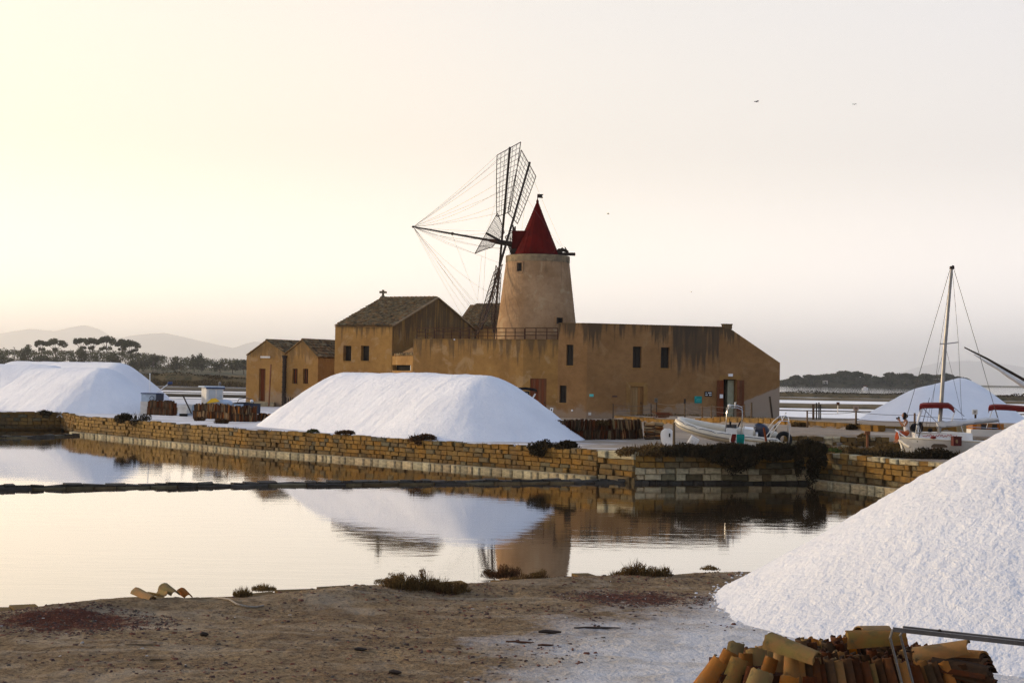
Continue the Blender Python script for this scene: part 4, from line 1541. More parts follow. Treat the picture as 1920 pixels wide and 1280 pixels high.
# ---- two little gabled sheds
S0 = p2(463, 137.0)
S1 = (S0[0] + AX.x * 4.05, S0[1] + AX.y * 4.05)
S2 = (S0[0] + AX.x * 7.4, S0[1] + AX.y * 7.4)
def shed(a, b, za, zb, zr, holes, doors, label, seed, wside):
    L = math.dist(a, b)
    t = thing('shed', label, 'shed', (a[0], a[1], 1.2))
    wl = MB()
    wl.wall(a, b, ZG, [(0, za), (L / 2, zr), (L, zb)], holes + doors, .3)
    a3, b3 = Vector((*a, 0)), Vector((*b, 0))
    D = by * 5.6
    wl.poly([up(b3, ZG), up(b3 + D, ZG), up(b3 + D, zb), up(b3, zb)])
    wl.poly([up(a3 + D, ZG), up(a3, ZG), up(a3, za), up(a3 + D, za)])
    m3_ = a3 + (b3 - a3) / 2
    wl.poly([up(b3 + D, ZG), up(a3 + D, ZG), up(a3 + D, za), up(m3_ + D, zr), up(b3 + D, zb)])
    build('wall', wl, PL_S, t)
    for h in holes:
        window(t, a, b, h, .3, WOOD_RED)
    for h in doors:
        door(t, a, b, h, .28, WOOD_RED, 4)
    rf = MB()
    o1 = Vector((0, 0, .05))
    back = D
    f0 = by * .06
    rf.slab([up(a3, za) + o1 + f0, up(m3_, zr) + o1 + f0, up(m3_ + back, zr) + o1, up(a3 + back, za) + o1][::-1], .05)
    rf.slab([up(m3_, zr) + o1 + f0, up(b3, zb) + o1 + f0, up(b3 + back, zb) + o1, up(m3_ + back, zr) + o1][::-1], .05)
    ro = build('roof', rf, ROOFT, t)
    tl = MB()
    tiled(tl, up(b3, zb + .055) + f0, by * 5.5, up(m3_, zr) - up(b3, zb), 24, 6, seed)
    tiled(tl, up(a3, za + .055) + f0, by * 5.5, up(m3_, zr) - up(a3, za), 24, 6, seed + 1)
    build('roof_tiles', tl, ROOFT, ro, smooth=50, kind='stuff')
    rdg = MB().tube([up(m3_, zr + .12), up(m3_ + D, zr + .12)], .11, 7)
    build('ridge', rdg, ROOFT, ro, smooth=50)
    ve = MB()
    ve.bar(up(a3, za + .07) - by * .03, up(m3_, zr + .07) - by * .03, .16, .05)
    ve.bar(up(m3_, zr + .07) - by * .03, up(b3, zb + .07) - by * .03, .16, .05)
    build('verge', ve, PL_S, t)
    return t
zS0, zS1, zS2 = P(463, 667, S0[1]).z, P(536, 664, S1[1]).z, P(597, 671, S2[1]).z
zr1, zr2 = P(500, 640, (S0[1] + S1[1]) / 2).z, P(566, 639, (S1[1] + S2[1]) / 2).z
sh1 = shed(S0, S1, zS0, zS1, zr1, [], [hole(S0, S1, 485.5, 691, 497.5, 752)], 'left gabled ochre shed with one tall narrow brown door', 11, 0)
h = hole(S0, S1, 489, 667.5, 506.5, 671)
build('lintel_bar', panel(MB(), S0, S1, h, -.06, -.003), WHITE_DIRTY, sh1)
sh2 = shed((S1[0] + .01, S1[1]), S2, zS1, zS2, zr2, [hole(S1, S2, 548, 691, 557.5, 719), hole(S1, S2, 568, 691, 577.5, 719)], [], 'right gabled ochre shed with two narrow brown shuttered windows', 21, 0)
build('doorstep', MB().box((*[x + y * .6 for x, y in zip(p2(493, 136.0), (0, -1))], 1.25), (2.4, 1.2, .5)), STONE_PALE, sh1)
# rain pipe in the valley and a leaning pole
vp = Vector((S1[0], S1[1], 0)) - by * .12
pipe = MB().tube([up(vp, zS1 - .35), up(vp, 1.0)], .16, 8)
pipe.tube([up(vp, zS1 - .1), up(vp, zS1 - .36)], [.26, .17], 8)
for k in range(9):
    pipe.tube([up(vp, 1.5 + k * .42), up(vp, 1.58 + k * .42)], .19, 8)
tag(build('drain_pipe', pipe, WOOD_DARK, smooth=40), 'thick dark jointed drain pipe standing in the valley between the sheds', 'drain pipe')
tag(build('pole', MB().tube([P(504, 761, 132), P(508, 683, 133)], .07, 7), WOOD_RED), 'slim reddish pole leaning on the left shed beside its door', 'pole')

# ---- house behind with hipped mossy roof
rh = thing('rear_house', 'house behind the tower of which only the mossy tiled roof shows', 'house', (-2.5, 141, 1.2))
e0, e1 = P(846, 588, 137.0), P(960, 640, 133.0)
k0, k1 = P(882, 571, 141.0), P(975, 572, 139.0)
e0 = P(853, 590, 138)
e1 = P(985, 612, 134)
zb2 = 8.2
e0 = Vector((e0.x, e0.y, zb2))
e1 = Vector((e1.x, e1.y, zb2))
e2, e3 = e1 + by * 9, e0 + by * 9
rf = MB()
rf.slab([e0, e1, k1, k0], .06)
rf.slab([e1, e2, k1], .06)
rf.slab([e2, e3, k0, k1], .06)
rf.slab([e3, e0, k0], .06)
ro = build('roof', rf, ROOFT, rh)
tl = MB()
U, V = e1 - e0, k0 - e0
V = V - U.normalized() * V.dot(U.normalized())
lenU = U.length
cu0, cu1 = (k0 - e0).dot(U.normalized()) / lenU, (k1 - e0).dot(U.normalized()) / lenU
tiled(tl, e0, U, V, 27, 17, 31, clip=lambda fu, fv: cu0 * fv < fu < 1 - (1 - cu1) * fv)
build('roof_tiles', tl, ROOFT, ro, smooth=50, kind='stuff')
rw_ = MB()
rw_.prism([(e0.x + .2, e0.y + .2), (e1.x - .2, e1.y + .2), (e2.x - .2, e2.y - .2), (e3.x + .2, e3.y - .2)], ZG, zb2 - .08)
build('wall', rw_, PL_G, rh)

# ================================================================== WINDMILL
TY = 120.0
tc = P(1005.5, 650, TY)
TX = tc.x
sc_ = TY / FPX
z_b, z_t = 1.0, P(1007, 487, TY).z
wm = thing('windmill', 'round ochre tower windmill with dark red conical cap and six lattice sails', 'windmill', (TX, TY, 1.2))
tw = MB()
rt, rb8 = 2.36, 2.97
z8 = P(1005, 612, TY).z
sl = (rb8 - rt) / (z_t - z8)
prof = []
for k in range(17):
    z = z_b + (z_t - .02 - z_b) * k / 16
    prof.append((rt + (z_t - z) * sl, z))
tw.lathe((TX, TY, 0), prof, 64)
tob = build('tower', tw, PL_M, wm, smooth=60)
z_r0, z_r1 = P(1007, 493, TY).z, P(1007, 480.5, TY).z
rg = MB().lathe((TX, TY, 0), [(rt - .05, z_r0 - .03), (rt + .05, z_r0), (rt + .055, z_r1 - .03), (rt + .02, z_r1), (.4, z_r1 + .02)], 64)
RINGM = pmat('lichened_ring_stone', (.30, .22, .12), (.16, .12, .075), 1.6, .9, .4, 12, spots=((.07, .055, .035), .55, .7, 3))
build('ring', rg, RINGM, wm, smooth=40)
def tower_window(px0, py0, px1, py1, deep=.4):
    cx_, cy_ = (px0 + px1) / 2, (py0 + py1) / 2
    z = P(cx_, cy_, TY - 2.3).z
    rad = rt + (z_t - z) * sl
    x = P(cx_, cy_, TY - 2.0).x
    a = math.asin(max(-1, min(1, (x - TX) / rad)))
    yy = TY - rad * math.cos(a)
    x = P(cx_, cy_, yy).x
    w_, h_ = (px1 - px0) * yy / FPX, (py1 - py0) * yy / FPX
    n = Vector((math.sin(a), -math.cos(a), 0))
    c = Vector((x, yy, P(cx_, cy_, yy).z))
    o = build('window', MB().box(c + n * .012, (w_, .06, h_), a), DARK, wm)
    e = Vector((math.cos(a), math.sin(a), 0))
    f = MB()
    t = .07
    for q, s_ in ((e * (w_ / 2 + t / 2), (t, .16, h_ + 2 * t)), (-e * (w_ / 2 + t / 2), (t, .16, h_ + 2 * t)), (Vector((0, 0, h_ / 2 + t / 2)), (w_, .16, t)), (Vector((0, 0, -h_ / 2 - t / 2)), (w_, .16, t))):
        f.box(c + q + n * .02, s_, a)
    build('frame', f, PL_M, o)
    bars = MB().box(c + n * .05 - e * (w_ * .3), (w_ * .18, .03, h_), a)
    build('shutter', bars, WOOD_DARK, o)
tower_window(969.5, 492.5, 980.5, 508.5)
tower_window(1041, 595.5, 1055.5, 607)
# cap
cz = z_r1 + .02
apex = P(1010, 379, TY)
cr0 = 42.5 * sc_
ccx = P(1006, 480, TY).x
cap = MB()
seg = 40
prof = [(cr0 * 1.0, 0), (cr0 * .985, .10), (cr0 * .62, (apex.z - cz) * .385), (cr0 * .30, (apex.z - cz) * .71), (.05, apex.z - cz)]
cap.lathe((ccx, TY, cz), prof, seg)
capo = build('cap', cap, CAP_RED, wm, smooth=35)
seams = MB()
for k in range(20):
    a = 2 * math.pi * k / 20
    pts = [(ccx + (r_ + .008) * math.cos(a), TY + (r_ + .008) * math.sin(a), cz + z_) for r_, z_ in prof[1:]]
    seams.tube(pts, .018, 4)
build('seam', seams, CAP_RED, capo, kind='stuff')
band = MB().lathe((ccx, TY, cz), [(cr0 + .03, -.03), (cr0 + .05, .0), (cr0 + .05, .09), (cr0 * .98, .12)], seg)
build('cap_rim', band, CAP_RED_D, capo, smooth=40)
fin = MB().lathe((ccx, TY, apex.z - .05), [(.09, 0), (.11, .1), (.06, .22), (.03, .26), (.022, .66)], 10)
build('finial', fin, CAP_RED_D, capo, smooth=40)
vz = P(1014, 367.5, TY).z
vane = MB()
vx = ccx
vn_ = [(0, -.14), (.44, -.15), (.34, 0), (.46, .15), (0, .14)]
vv = [Vector((vx + a, TY + a * .25, vz + b)) for a, b in vn_]
vane.slab(vv, .02)
build('vane', vane, IRON, wm)

# rotor frame: a = shaft direction, h = horizontal in the sail plane (towards the viewer), u = up in the sail plane
tilt = R(9.6)
a_h = Vector((-.988, .153, 0)).normalized()
a_ = a_h * math.cos(tilt) + Vector((0, 0, math.sin(tilt)))
h_ = Vector((-.153, -.988, 0)).normalized()
u_ = -a_h * math.sin(tilt) + Vector((0, 0, math.cos(tilt)))
hub = P(943.5, 455, TY + .3)
shaft = MB()
shaft.tube([hub - a_ * 2.6, hub + a_ * .55], .20, 10)
so = build('windshaft', shaft, WOOD_DARK, wm, smooth=40)
col_ = MB().tube([hub + a_ * .5, hub + a_ * 1.05], [.17, .13], 8)
build('shaft_collar', col_, RUST, so)
bow = MB().tube([hub + a_ * .9, hub + a_ * 7.15], [.095, .05], 8)
bo = build('bowsprit', bow, WOOD_DARK, wm, smooth=40)
tip = hub + a_ * 7.05
build('bow_ring', MB().tube([hub + a_ * 3.9, hub + a_ * 4.03], .12, 8), IRON, bo)
build('bow_ring', MB().tube([hub + a_ * 7.0, hub + a_ * 7.1], .085, 8), IRON, bo)
RL = 7.75
tips = []
phi = R(21)
SAILW = WOOD_DARK
LATT = pmat('dark_lattice_laths', (.045, .032, .026), (.07, .035, .022), 4, .75)
for k in range(6):
    th = R(30 + 60 * k)
    r_ = u_ * math.cos(th) + h_ * math.sin(th)
    t_ = -u_ * math.sin(th) + h_ * math.cos(th)
    base = hub + a_ * (.12 if k % 3 == 0 else (-.06 if k % 3 == 1 else -.24))
    sail = build('sail', MB().bar(base, base + r_ * RL, .13, .15, up=tuple(a_)), SAILW, wm)
    L0_, L1_ = RL * .30, RL * .985
    W0, W1 = 1.4, 3.25
    def cd(q):                 # chord twists from steep at the root to flatter at the tip
        f = R(30 - 11 * q)
        return t_ * math.cos(f) + a_ * math.sin(f)
    def pt(q, w):
        return base + r_ * (L0_ + (L1_ - L0_) * q) + cd(q) * (w * (W0 + (W1 - W0) * q)) + a_ * .06
    for w in (-.5, .5):
        build('edge_lath', MB().tube([pt(j / 6, w) for j in range(7)], .034, 5), SAILW, sail)
    for w in (-.333, -.167, .167, .333):
        build('long_lath', MB().tube([pt(j / 6, w) for j in range(7)], .015, 4), LATT, sail)
    nb = 13
    for j in range(nb + 1):
        q = j / nb
        wd = .05 if j in (0, nb) else .027
        build('cross_lath', MB().bar(pt(q, -.5), pt(q, .5), wd, wd), LATT, sail)
    tips.append((pt(1, -.5), pt(1, .5), base + r_ * RL, base + r_ * RL * .6))
# stays from the bowsprit to the sails
def sag(p, q, s, n=10):
    return [p + (q - p) * (i / n) - Vector((0, 0, s * 4 * (i / n) * (1 - i / n))) for i in range(n + 1)]
for k in range(6):
    for j, (pp, s) in enumerate(((tips[k][0], .12), (tips[k][2], .3), (tips[k][3], .45), (tips[k][1], .15))):
        if j == 2 and k in (3,):
            continue
        build('stay_rope', MB().tube(sag(tip, pp, s), .008, 4), WIRE, wm)
for k in range(6):
    build('stay_rope', MB().tube(sag(tips[k][2], tips[(k + 1) % 6][2], .1), .007, 4), WIRE, wm)
build('stay_rope', MB().tube(sag(hub + a_ * 4, tips[3][0], .2), .007, 4), WIRE, wm)

# dormer of the shaft, in red boards, and the dark beam frame under it
dq = Vector((-1, .155, 0)).normalized()
dn = Vector((dq.y, -dq.x, 0))
dc = Vector((ccx, TY, 0))
dorm = MB()
def dp(f, s, z):
    return dc + dq * f + dn * s + Vector((0, 0, z))
zt0, zt1 = P(962, 480, TY).z, P(962, 435, TY).z
for s0, s1 in ((-.62, -.56), (.56, .62)):
    dorm.poly([dp(.5, s0, zt0 + .55), dp(1.80, s0, zt0 + .55), dp(1.80, s0, zt1), dp(.5, s0, zt1 - .0)])
    dorm.poly([dp(.5, s1, zt0 + .55), dp(.5, s1, zt1), dp(1.80, s1, zt1), dp(1.80, s1, zt0 + .55)])
dorm.slab([dp(.3, -.66, zt1), dp(1.86, -.66, zt1), dp(1.86, .66, zt1), dp(.3, .66, zt1)], .07)
do = build('dormer', dorm, CAP_RED_D, wm)
dk = MB()
dk.box(dp(1.2, 0, zt0 + .35), (1.35, 1.05, .75), math.atan2(dq.y, dq.x))
dk.bar(dp(1.74, -.55, zt0 + .0), dp(1.74, -.55, zt1 + .5), .10)
dk.bar(dp(1.74, .55, zt0 + .0), dp(1.74, .55, zt1 + .5), .10)
dk.bar(dp(1.74, -.55, zt1 + .1), dp(1.74, .55, zt1 + .1), .08)
build('dormer_frame', dk, WOOD_DARK, do)
spk = MB().tube([dp(1.76, 0, zt1), dp(1.76, 0, zt1 + .42)], [.14, .03], 6)
build('dormer_spike', spk, WOOD_DARK, do)
lad = MB()
for s_ in (-.2, .2):
    lad.bar(dp(2.0, s_, zt0 - .02), dp(2.0, s_, zt0 + 1.5), .035)
for j in range(7):
    lad.bar(dp(2.0, -.2, zt0 + .1 + j * .22), dp(2.0, .2, zt0 + .1 + j * .22), .03)
build('ladder', lad, IRON, wm)

# tail beam with the winch on the right
tq = -dq
tb0 = dc + tq * 1.2 + Vector((0, 0, P(1050, 476.5, TY).z))
tb1 = dc + tq * 2.92 + Vector((0, 0, P(1075, 477.5, TY).z))
tm = build('tail_beam', MB().bar(tb0, tb1, .26, .22), WOOD_DARK, wm)
for f, r_, z_ in ((1.75, .19, .24), (1.95, .15, .33), (2.15, .13, .28), (2.3, .11, .2)):
    c = dc + tq * f + Vector((0, 0, tb0.z + z_ * .9))
    build('winch_drum', MB().tube([c - dn * .2, c + dn * .2], r_, 9), WOOD_DARK, tm)
winch = MB()
c = dc + tq * 1.9 + Vector((0, 0, tb0.z))
winch.bar(c + tq * .5 + Vector((0, 0, .1)), c + tq * .22 + Vector((0, 0, .52)), .07)
winch.bar(c - tq * .4, c + tq * .1 + Vector((0, 0, .45)), .09)
build('winch_lever', winch, WOOD_DARK, tm)
tail = tb1 - tq * .9
for k, j in ((0, 1), (5, 1)):
    build('stay_rope', MB().tube(sag(tb1 - tq * .75 + Vector((0, 0, .12)), tips[k][j], .08), .008, 4), WIRE, wm)
build('hanging_rope', MB().tube(sag(tb1 - tq * .8, Vector((TX + 2.9, TY - .9, 8.0)), .0), .009, 4), WIRE, wm)
build('hanging_rope', MB().tube([hub + a_ * 1.5 + Vector((-.15, 0, -1.3)), hub + a_ * 1.7 + Vector((-.2, 0, -4.6))], .007, 4), WIRE, wm)
# ================================================================== ROOF TILES IN STACKS
def tile_mesh(seed, L=.45, r0=.098, r1=.078, th=.013, chip=True):
    r = random.Random(seed)
    mb = MB()
    n = 7
    rings = []
    for z, rad in ((0, r0), (L, r1)):
        for rr_ in (rad, rad - th):
            ring = []
            for k in range(n):
                a = R(-82 + 164 * k / (n - 1))
                ring.append(len(mb.v))
                dz = r.uniform(-.012, .012) if chip else 0
                mb.v.append((rr_ * math.cos(a) - rad * .35, rr_ * math.sin(a), z + dz))
            rings.append(ring)
    o0, i0, o1, i1 = rings
    for k in range(n - 1):
        mb.f.append((o0[k], o0[k + 1], o1[k + 1], o1[k]))
        mb.f.append((i0[k + 1], i0[k], i1[k], i1[k + 1]))
        mb.f.append((o0[k + 1], o0[k], i0[k], i0[k + 1]))
        mb.f.append((o1[k], o1[k + 1], i1[k + 1], i1[k]))
    mb.f.append((o0[0], o1[0], i1[0], i0[0]))
    mb.f.append((o1[-1], o0[-1], i0[-1], i1[-1]))
    me = bpy.data.meshes.new('roof_tile')
    me.from_pydata(mb.v, [], mb.f)
    me.update()
    me.polygons.foreach_set('use_smooth', [True] * len(me.polygons))
    me.set_sharp_from_angle(angle=R(40))
    return me
def tset(mat, n, seed):
    out = []
    for k in range(n):
        me = tile_mesh(seed * 50 + k)
        me.materials.append(mat)
        out.append(me)
    return out
TL_A = tset(TERRA, 6, 1)
TL_D = tset(pmat('terracotta_weathered_dark', (.105, .046, .018), (.065, .033, .014), 5, .9, .3, 40, rand=.5, spots=((.06, .04, .022), .5, .7, 8)), 6, 2)
TL_L = tset(pmat('terracotta_pale', (.34, .20, .085), (.25, .16, .07), 5, .9, .3, 40, rand=.35, spots=((.12, .09, .05), .5, .7, 8)), 6, 3)
def tile_stack(label, p0, p1, z, layers=2, gap=.085, rows=2, sets=(TL_A, TL_D), seed=0, lean=0.0, flat_end=0):
    r = random.Random(seed)
    a, b = Vector(p0), Vector(p1)
    L = (b - a).length
    e = (b - a) / L
    n = Vector((e.y, -e.x))
    ang = math.atan2(e.y, e.x)
    t = thing('tile_stack', label, 'tile stack', (a.x, a.y, z), 'stacks of old roof tiles on the salt works ground')
    for ly in range(layers):
        zz = z + ly * .435
        s = .06 + ly * .05
        while s < L - .05 - ly * .04:
            for rw_i in range(rows if ly == layers - 1 else 1):
                q = a + e * s + n * (-.20 * rw_i - .02 * ly + r.uniform(-.03, .03))
                place('tile', r.choice(r.choice(sets)), t, (q.x, q.y, zz + r.uniform(-.05, .05)), (r.uniform(-.08, .08), lean + r.uniform(-.13, .13), ang + r.uniform(-.25, .25)), (1, 1, r.uniform(.9, 1.1)))
            s += gap * r.uniform(.55, 1.3)
    for k in range(flat_end):
        q = a + e * (L + .2) + n * r.uniform(-.05, .05)
        place('tile', r.choice(r.choice(sets)), t, (q.x - .22, q.y, z + .04 + k * .045), (r.uniform(-.05, .05), math.pi / 2 + r.uniform(-.12, .12), ang + r.uniform(-.2, .2)))
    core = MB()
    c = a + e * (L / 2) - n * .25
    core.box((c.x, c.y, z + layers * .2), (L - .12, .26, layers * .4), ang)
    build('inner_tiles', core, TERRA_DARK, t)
    return t
def g2(px, py, z=ZP):
    q = G(px, py, z)
    return (q.x, q.y)
tile_stack('dark leaning row of stacked roof tiles right of the middle salt heap', g2(1028, 824.5), g2(1138, 823.5), 1.14, sets=(TL_D,), seed=1, lean=.14, gap=.075)
tile_stack('paler upright row of stacked roof tiles in the middle of the right group', g2(1140, 823.5), g2(1205, 822.5), 1.14, sets=(TL_L, TL_D, TL_D), seed=2, lean=-.05, gap=.07)
fl = thing('tile_stack', 'low stack of roof tiles lying flat beside the rubber boat', 'tile stack', (*g2(1226, 824), 1.13), 'stacks of old roof tiles on the salt works ground')
rr = random.Random(9)
q0, q1 = Vector(g2(1209, 824)), Vector(g2(1242, 823.5))
def tile2(name, parent, me, top, bot, face, s=1.0):
    """tile whose axis runs from bot to top (world points), convex side towards face"""
    top, bot = Vector(top), Vector(bot)
    z = (top - bot).normalized()
    f = Vector(face)
    x = (f - z * f.dot(z)).normalized()
    y = z.cross(x)
    M = Matrix((x, y, z)).transposed()
    bot2 = top - z * .45 * s
    return place(name, me, parent, bot2, M.to_euler(), (s, s, s))
for col in range(2):
    for dep in range(2):
        for k in range(18):
            q = q0 + (q1 - q0) * (.28 + .5 * col)
            c_ = Vector((q.x + rr.uniform(-.05, .05), q.y + .1 + .2 * dep + rr.uniform(-.03, .03), 1.16 + k * .042))
            d_ = Vector((.22, rr.uniform(-.05, .05), rr.uniform(-.025, .025)))
            tile2('tile', fl, rr.choice(rr.choice((TL_D, TL_A, TL_L))), c_ + d_, c_ - d_, (0, rr.uniform(-.3, .1), 1))
tile_stack('short dark row of stacked roof tiles behind the foot of the front left salt heap', g2(276, 777), g2(324, 779), 1.13, seed=3, sets=(TL_D,), gap=.08)
tile_stack('brown row of stacked roof tiles below the white wheelhouse', g2(362, 784), g2(428, 786), 1.13, seed=4, sets=(TL_D, TL_D, TL_A), gap=.08)
tile_stack('nearer row of stacked roof tiles with a reddish patch in front of the left shed', g2(424, 790), g2(482, 791), 1.13, seed=5, sets=(TL_D, TL_D, TL_A), gap=.08)
tile_stack('untidy low heap of tumbled roof tiles at the left foot of the middle salt heap', g2(484, 790), g2(520, 789), 1.13, layers=1, seed=6, sets=(TL_D, TL_L, TL_A), lean=.4, gap=.12, flat_end=9)
tile_stack('small far row of roof tiles behind the left salt heaps', g2(246, 745), g2(275, 746), 1.14, layers=2, seed=7, sets=(TL_D,), gap=.12, rows=1)
q = G(330, 777, 1.12)
tag(place('roof_tile', TL_L[0], None, (q.x, q.y, 1.16), (.1, -.25, -2.0)), 'single pale roof tile leaning on the end of the short dark row', 'roof tile')

# ---- foreground stack
def fz(y):
    return ground_z(2.7, y)
NEAR_A = tset(TERRA_NEAR, 6, 11)
NEAR_O = tset(TERRA_OLD, 6, 12)
NEAR_D = tset(TERRA_DARK, 6, 13)
FY = 13.0
fs = thing('tile_stack', 'near stack of old lichened roof tiles at the bottom right below the salt', 'tile stack', (2.6, FY + .2, fz(13.2)))
def z6(x, y, Y):
    return P(1300 + x / 6, 1140 + y / 6, Y)
def z7(x, y, Y):
    return P(1600 + x / 6, 1140 + y / 6, Y)
LFT = (-.75, -.65, .1)
FRN = (-.15, -1, .1)
# hand set tiles of the left end
for i, (tx, ty, bx, by_, Y, face, st, s) in enumerate((
        (300, 580, 60, 920, 12.95, LFT, NEAR_A, 1.0), (415, 480, 230, 900, 13.1, LFT, NEAR_A, 1.0),
        (495, 385, 450, 600, 13.45, (.5, -1, .2), NEAR_O, 1.0), (535, 565, 410, 920, 12.9, (.35, -1, .1), NEAR_O, 1.05),
        (590, 505, 600, 760, 13.3, FRN, NEAR_A, .75), (712, 455, 725, 700, 13.35, (.1, -1, .15), NEAR_O, 1.15),
        (785, 415, 800, 640, 13.6, FRN, NEAR_A, .9), (905, 300, 885, 560, 13.5, (.1, -1, .1), NEAR_O, .95),
        (885, 555, 800, 800, 12.95, (-.3, -1, 0), NEAR_A, .72), (1010, 480, 985, 860, 13.05, (-.3, -1, .1), NEAR_A, 1.0),
        (1150, 530, 1135, 930, 12.85, (-.2, -1, .05), NEAR_A, 1.15), (780, 710, 690, 980, 12.6, (-.2, -1, .25), NEAR_O, 1.2),
        (1085, 765, 1060, 990, 12.55, FRN, NEAR_A, .95), (1310, 765, 1315, 960, 12.7, FRN, NEAR_D, .7),
        (690, 660, 640, 900, 12.8, (.3, -1, .1), NEAR_D, .8), (640, 440, 660, 700, 13.55, FRN, NEAR_D, .9), (380, 600, 230, 960, 13.25, LFT, NEAR_D, .95))):
    rq = random.Random(i)
    tile2('tile', fs, rq.choice(st), z6(tx, ty, Y), z6(bx, by_, Y - .03), face, s)
rq = random.Random(77)
# the long upright rows: nested, leaning to the left, seen edge on
for row, (Y, dz, dx) in enumerate(((12.85, .0, 0), (13.08, .02, .03), (13.32, .045, .01), (13.55, .05, .04))):
    x = P(1500, 1250, Y).x + dx
    x_end = P(1800, 1250, Y).x
    while x < x_end:
        k = (x - 2.3) / 1.4
        zt = P(1640, 1237, 12.85).z + dz + rq.uniform(-.03, .035) - max(0, k - .65) * .12
        ln = .10 + .32 * max(0, k)
        top = Vector((x, Y + rq.uniform(-.03, .03), zt))
        d = Vector((-ln, rq.uniform(-.05, .05), 1)).normalized()
        st = NEAR_D if rq.random() < .72 else (NEAR_A if rq.random() < .8 else NEAR_O)
        tile2('tile', fs, rq.choice(st), top, top - d * .45, (-1, rq.uniform(-.28, .05), 0), rq.uniform(.9, 1.02))
        x += rq.uniform(.042, .075)
# right end: nested tiles lying on their side, end on
for k in range(5):
    e1 = z7(1470 + k * 22, 545 + k * 42, 12.9 - k * .03)
    e0 = e1 - Vector((.30, -.35, .05))
    tile2('tile', fs, rq.choice(NEAR_D if k else NEAR_A), e1, e0, (.15, -.2, 1), 1.0)
for k in range(6):
    e1 = z7(1560 + rq.uniform(-70, 60), 720 + k * 30, 12.75)
    e0 = e1 - Vector((.4, -.2, -.05 + rq.uniform(-.05, .05)))
    tile2('tile', fs, rq.choice(NEAR_D), e1, e0, (.2, -.2, 1), 1.0)
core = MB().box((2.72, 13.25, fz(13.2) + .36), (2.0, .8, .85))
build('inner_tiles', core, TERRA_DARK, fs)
# tiles lying on top of it: things of their own
def top_tile(label, a, b, face, st, s):
    o = tile2('roof_tile', None, st, a, b, face, s)
    return tag(o, label, 'roof tile', 'loose roof tiles on the near stack')
top_tile('long pale roof tile lying across the top of the near stack under the steel bars', z7(590, 318, 12.75), z7(-20, 345, 12.8), (.0, -.55, 1), NEAR_O[0], 1.03)
top_tile('short roof tile end peeping out behind the long pale tile', z7(395, 245, 13.25), z7(215, 255, 13.15), (0, -.3, 1), NEAR_A[1], .75)
top_tile('greyish speckled roof tile lying across the upright tiles near the left end', z6(1395, 560, 12.62), z6(1035, 425, 12.8), (.1, -.75, 1), NEAR_O[2], 1.0)
top_tile('yellowish broken roof tile lying at the right end of the near stack', z7(1300, 425, 12.85), z7(985, 480, 12.95), (0, -.6, 1), NEAR_A[3], 1.0)
# bent steel frame
ff = thing('steel_frame', 'bent steel bars lying over the near tile stack and out of the picture', 'metal frame', (2.9, 12.35, fz(12.3)))
for (ax, ay, bx, by_, Y, w) in ((1674, 1179, 2010, 1216, 12.35, .034), (1693, 1175, 2010, 1210, 12.65, .022)):
    p, q = P(ax, ay, Y), P(bx, by_, Y - .05)
    build('bar', MB().bar(p, q, .02, w), STEEL_GREY, ff)
for (pts, Y) in ((((1674, 1179), (1669, 1195), (1692, 1285), (1704, 1330)), 12.33), (((1692, 1184), (1688, 1190), (1713, 1285), (1725, 1330)), 12.55)):
    build('leg', MB().tube([P(x, y, Y) for x, y in pts] , .0105, 6), STEEL_GREY, ff)
build('bolt', MB().ball(P(1762, 1182, 12.62), .015), IRON, ff)

# ---- loose tiles and a rope on the near bank
def bank_tile(label, px, py, d, up_, me, s=1.0, dz=.0):
    q = G(px, py, .42)
    q.y = min(q.y, edge_y(q.x) - .05)
    c = Vector((q.x, q.y, max(ground_z(q.x, q.y), .36) + .025 + dz))
    d = Vector(d).normalized() * .225 * s
    o = tile2('roof_tile', None, me, c + d, c - d, up_, s)
    return tag(o, label, 'roof tile', 'loose roof tiles on the near bank')
bank_tile('reddish roof tile lying nearest on the bank, pointing down the slope', 270, 1121, (.32, -.30, -.07), (.1, -.2, 1), NEAR_A[0], 1.05, .015)
bank_tile('mossy green roof tile lying hollow side up between the others on the bank', 297, 1116, (.24, -.36, .02), (.1, .25, -1), NEAR_O[1], 1.0, .075)
bank_tile('brown mossy roof tile lying highest in the small group on the bank', 318, 1114, (.24, -.36, -.06), (.1, -.2, 1), NEAR_O[3], 1.05, .10)
bank_tile('small roof tile at the right end of the group on the bank', 347, 1113.5, (.2, -.38, -.05), (.1, -.2, 1), NEAR_A[4], .9, .04)
rp = []
for x, y in ((366, 1105), (378, 1104), (392, 1105), (396, 1109), (386, 1111), (402, 1114), (415, 1120), (430, 1124), (444, 1132), (462, 1134), (480, 1133), (494, 1131)):
    q = G(x, y, .38)
    rp.append((q.x, q.y, ground_z(q.x, q.y) + .02))
tag(build('rope', MB().tube(rp, .016, 6), ROPE, smooth=60), 'old pale rope lying on the near bank beside the loose tiles', 'rope')

# ================================================================== BOATS
def xf(M, mb):
    mb.v = [tuple(M @ Vector(v)) for v in mb.v]
    return mb
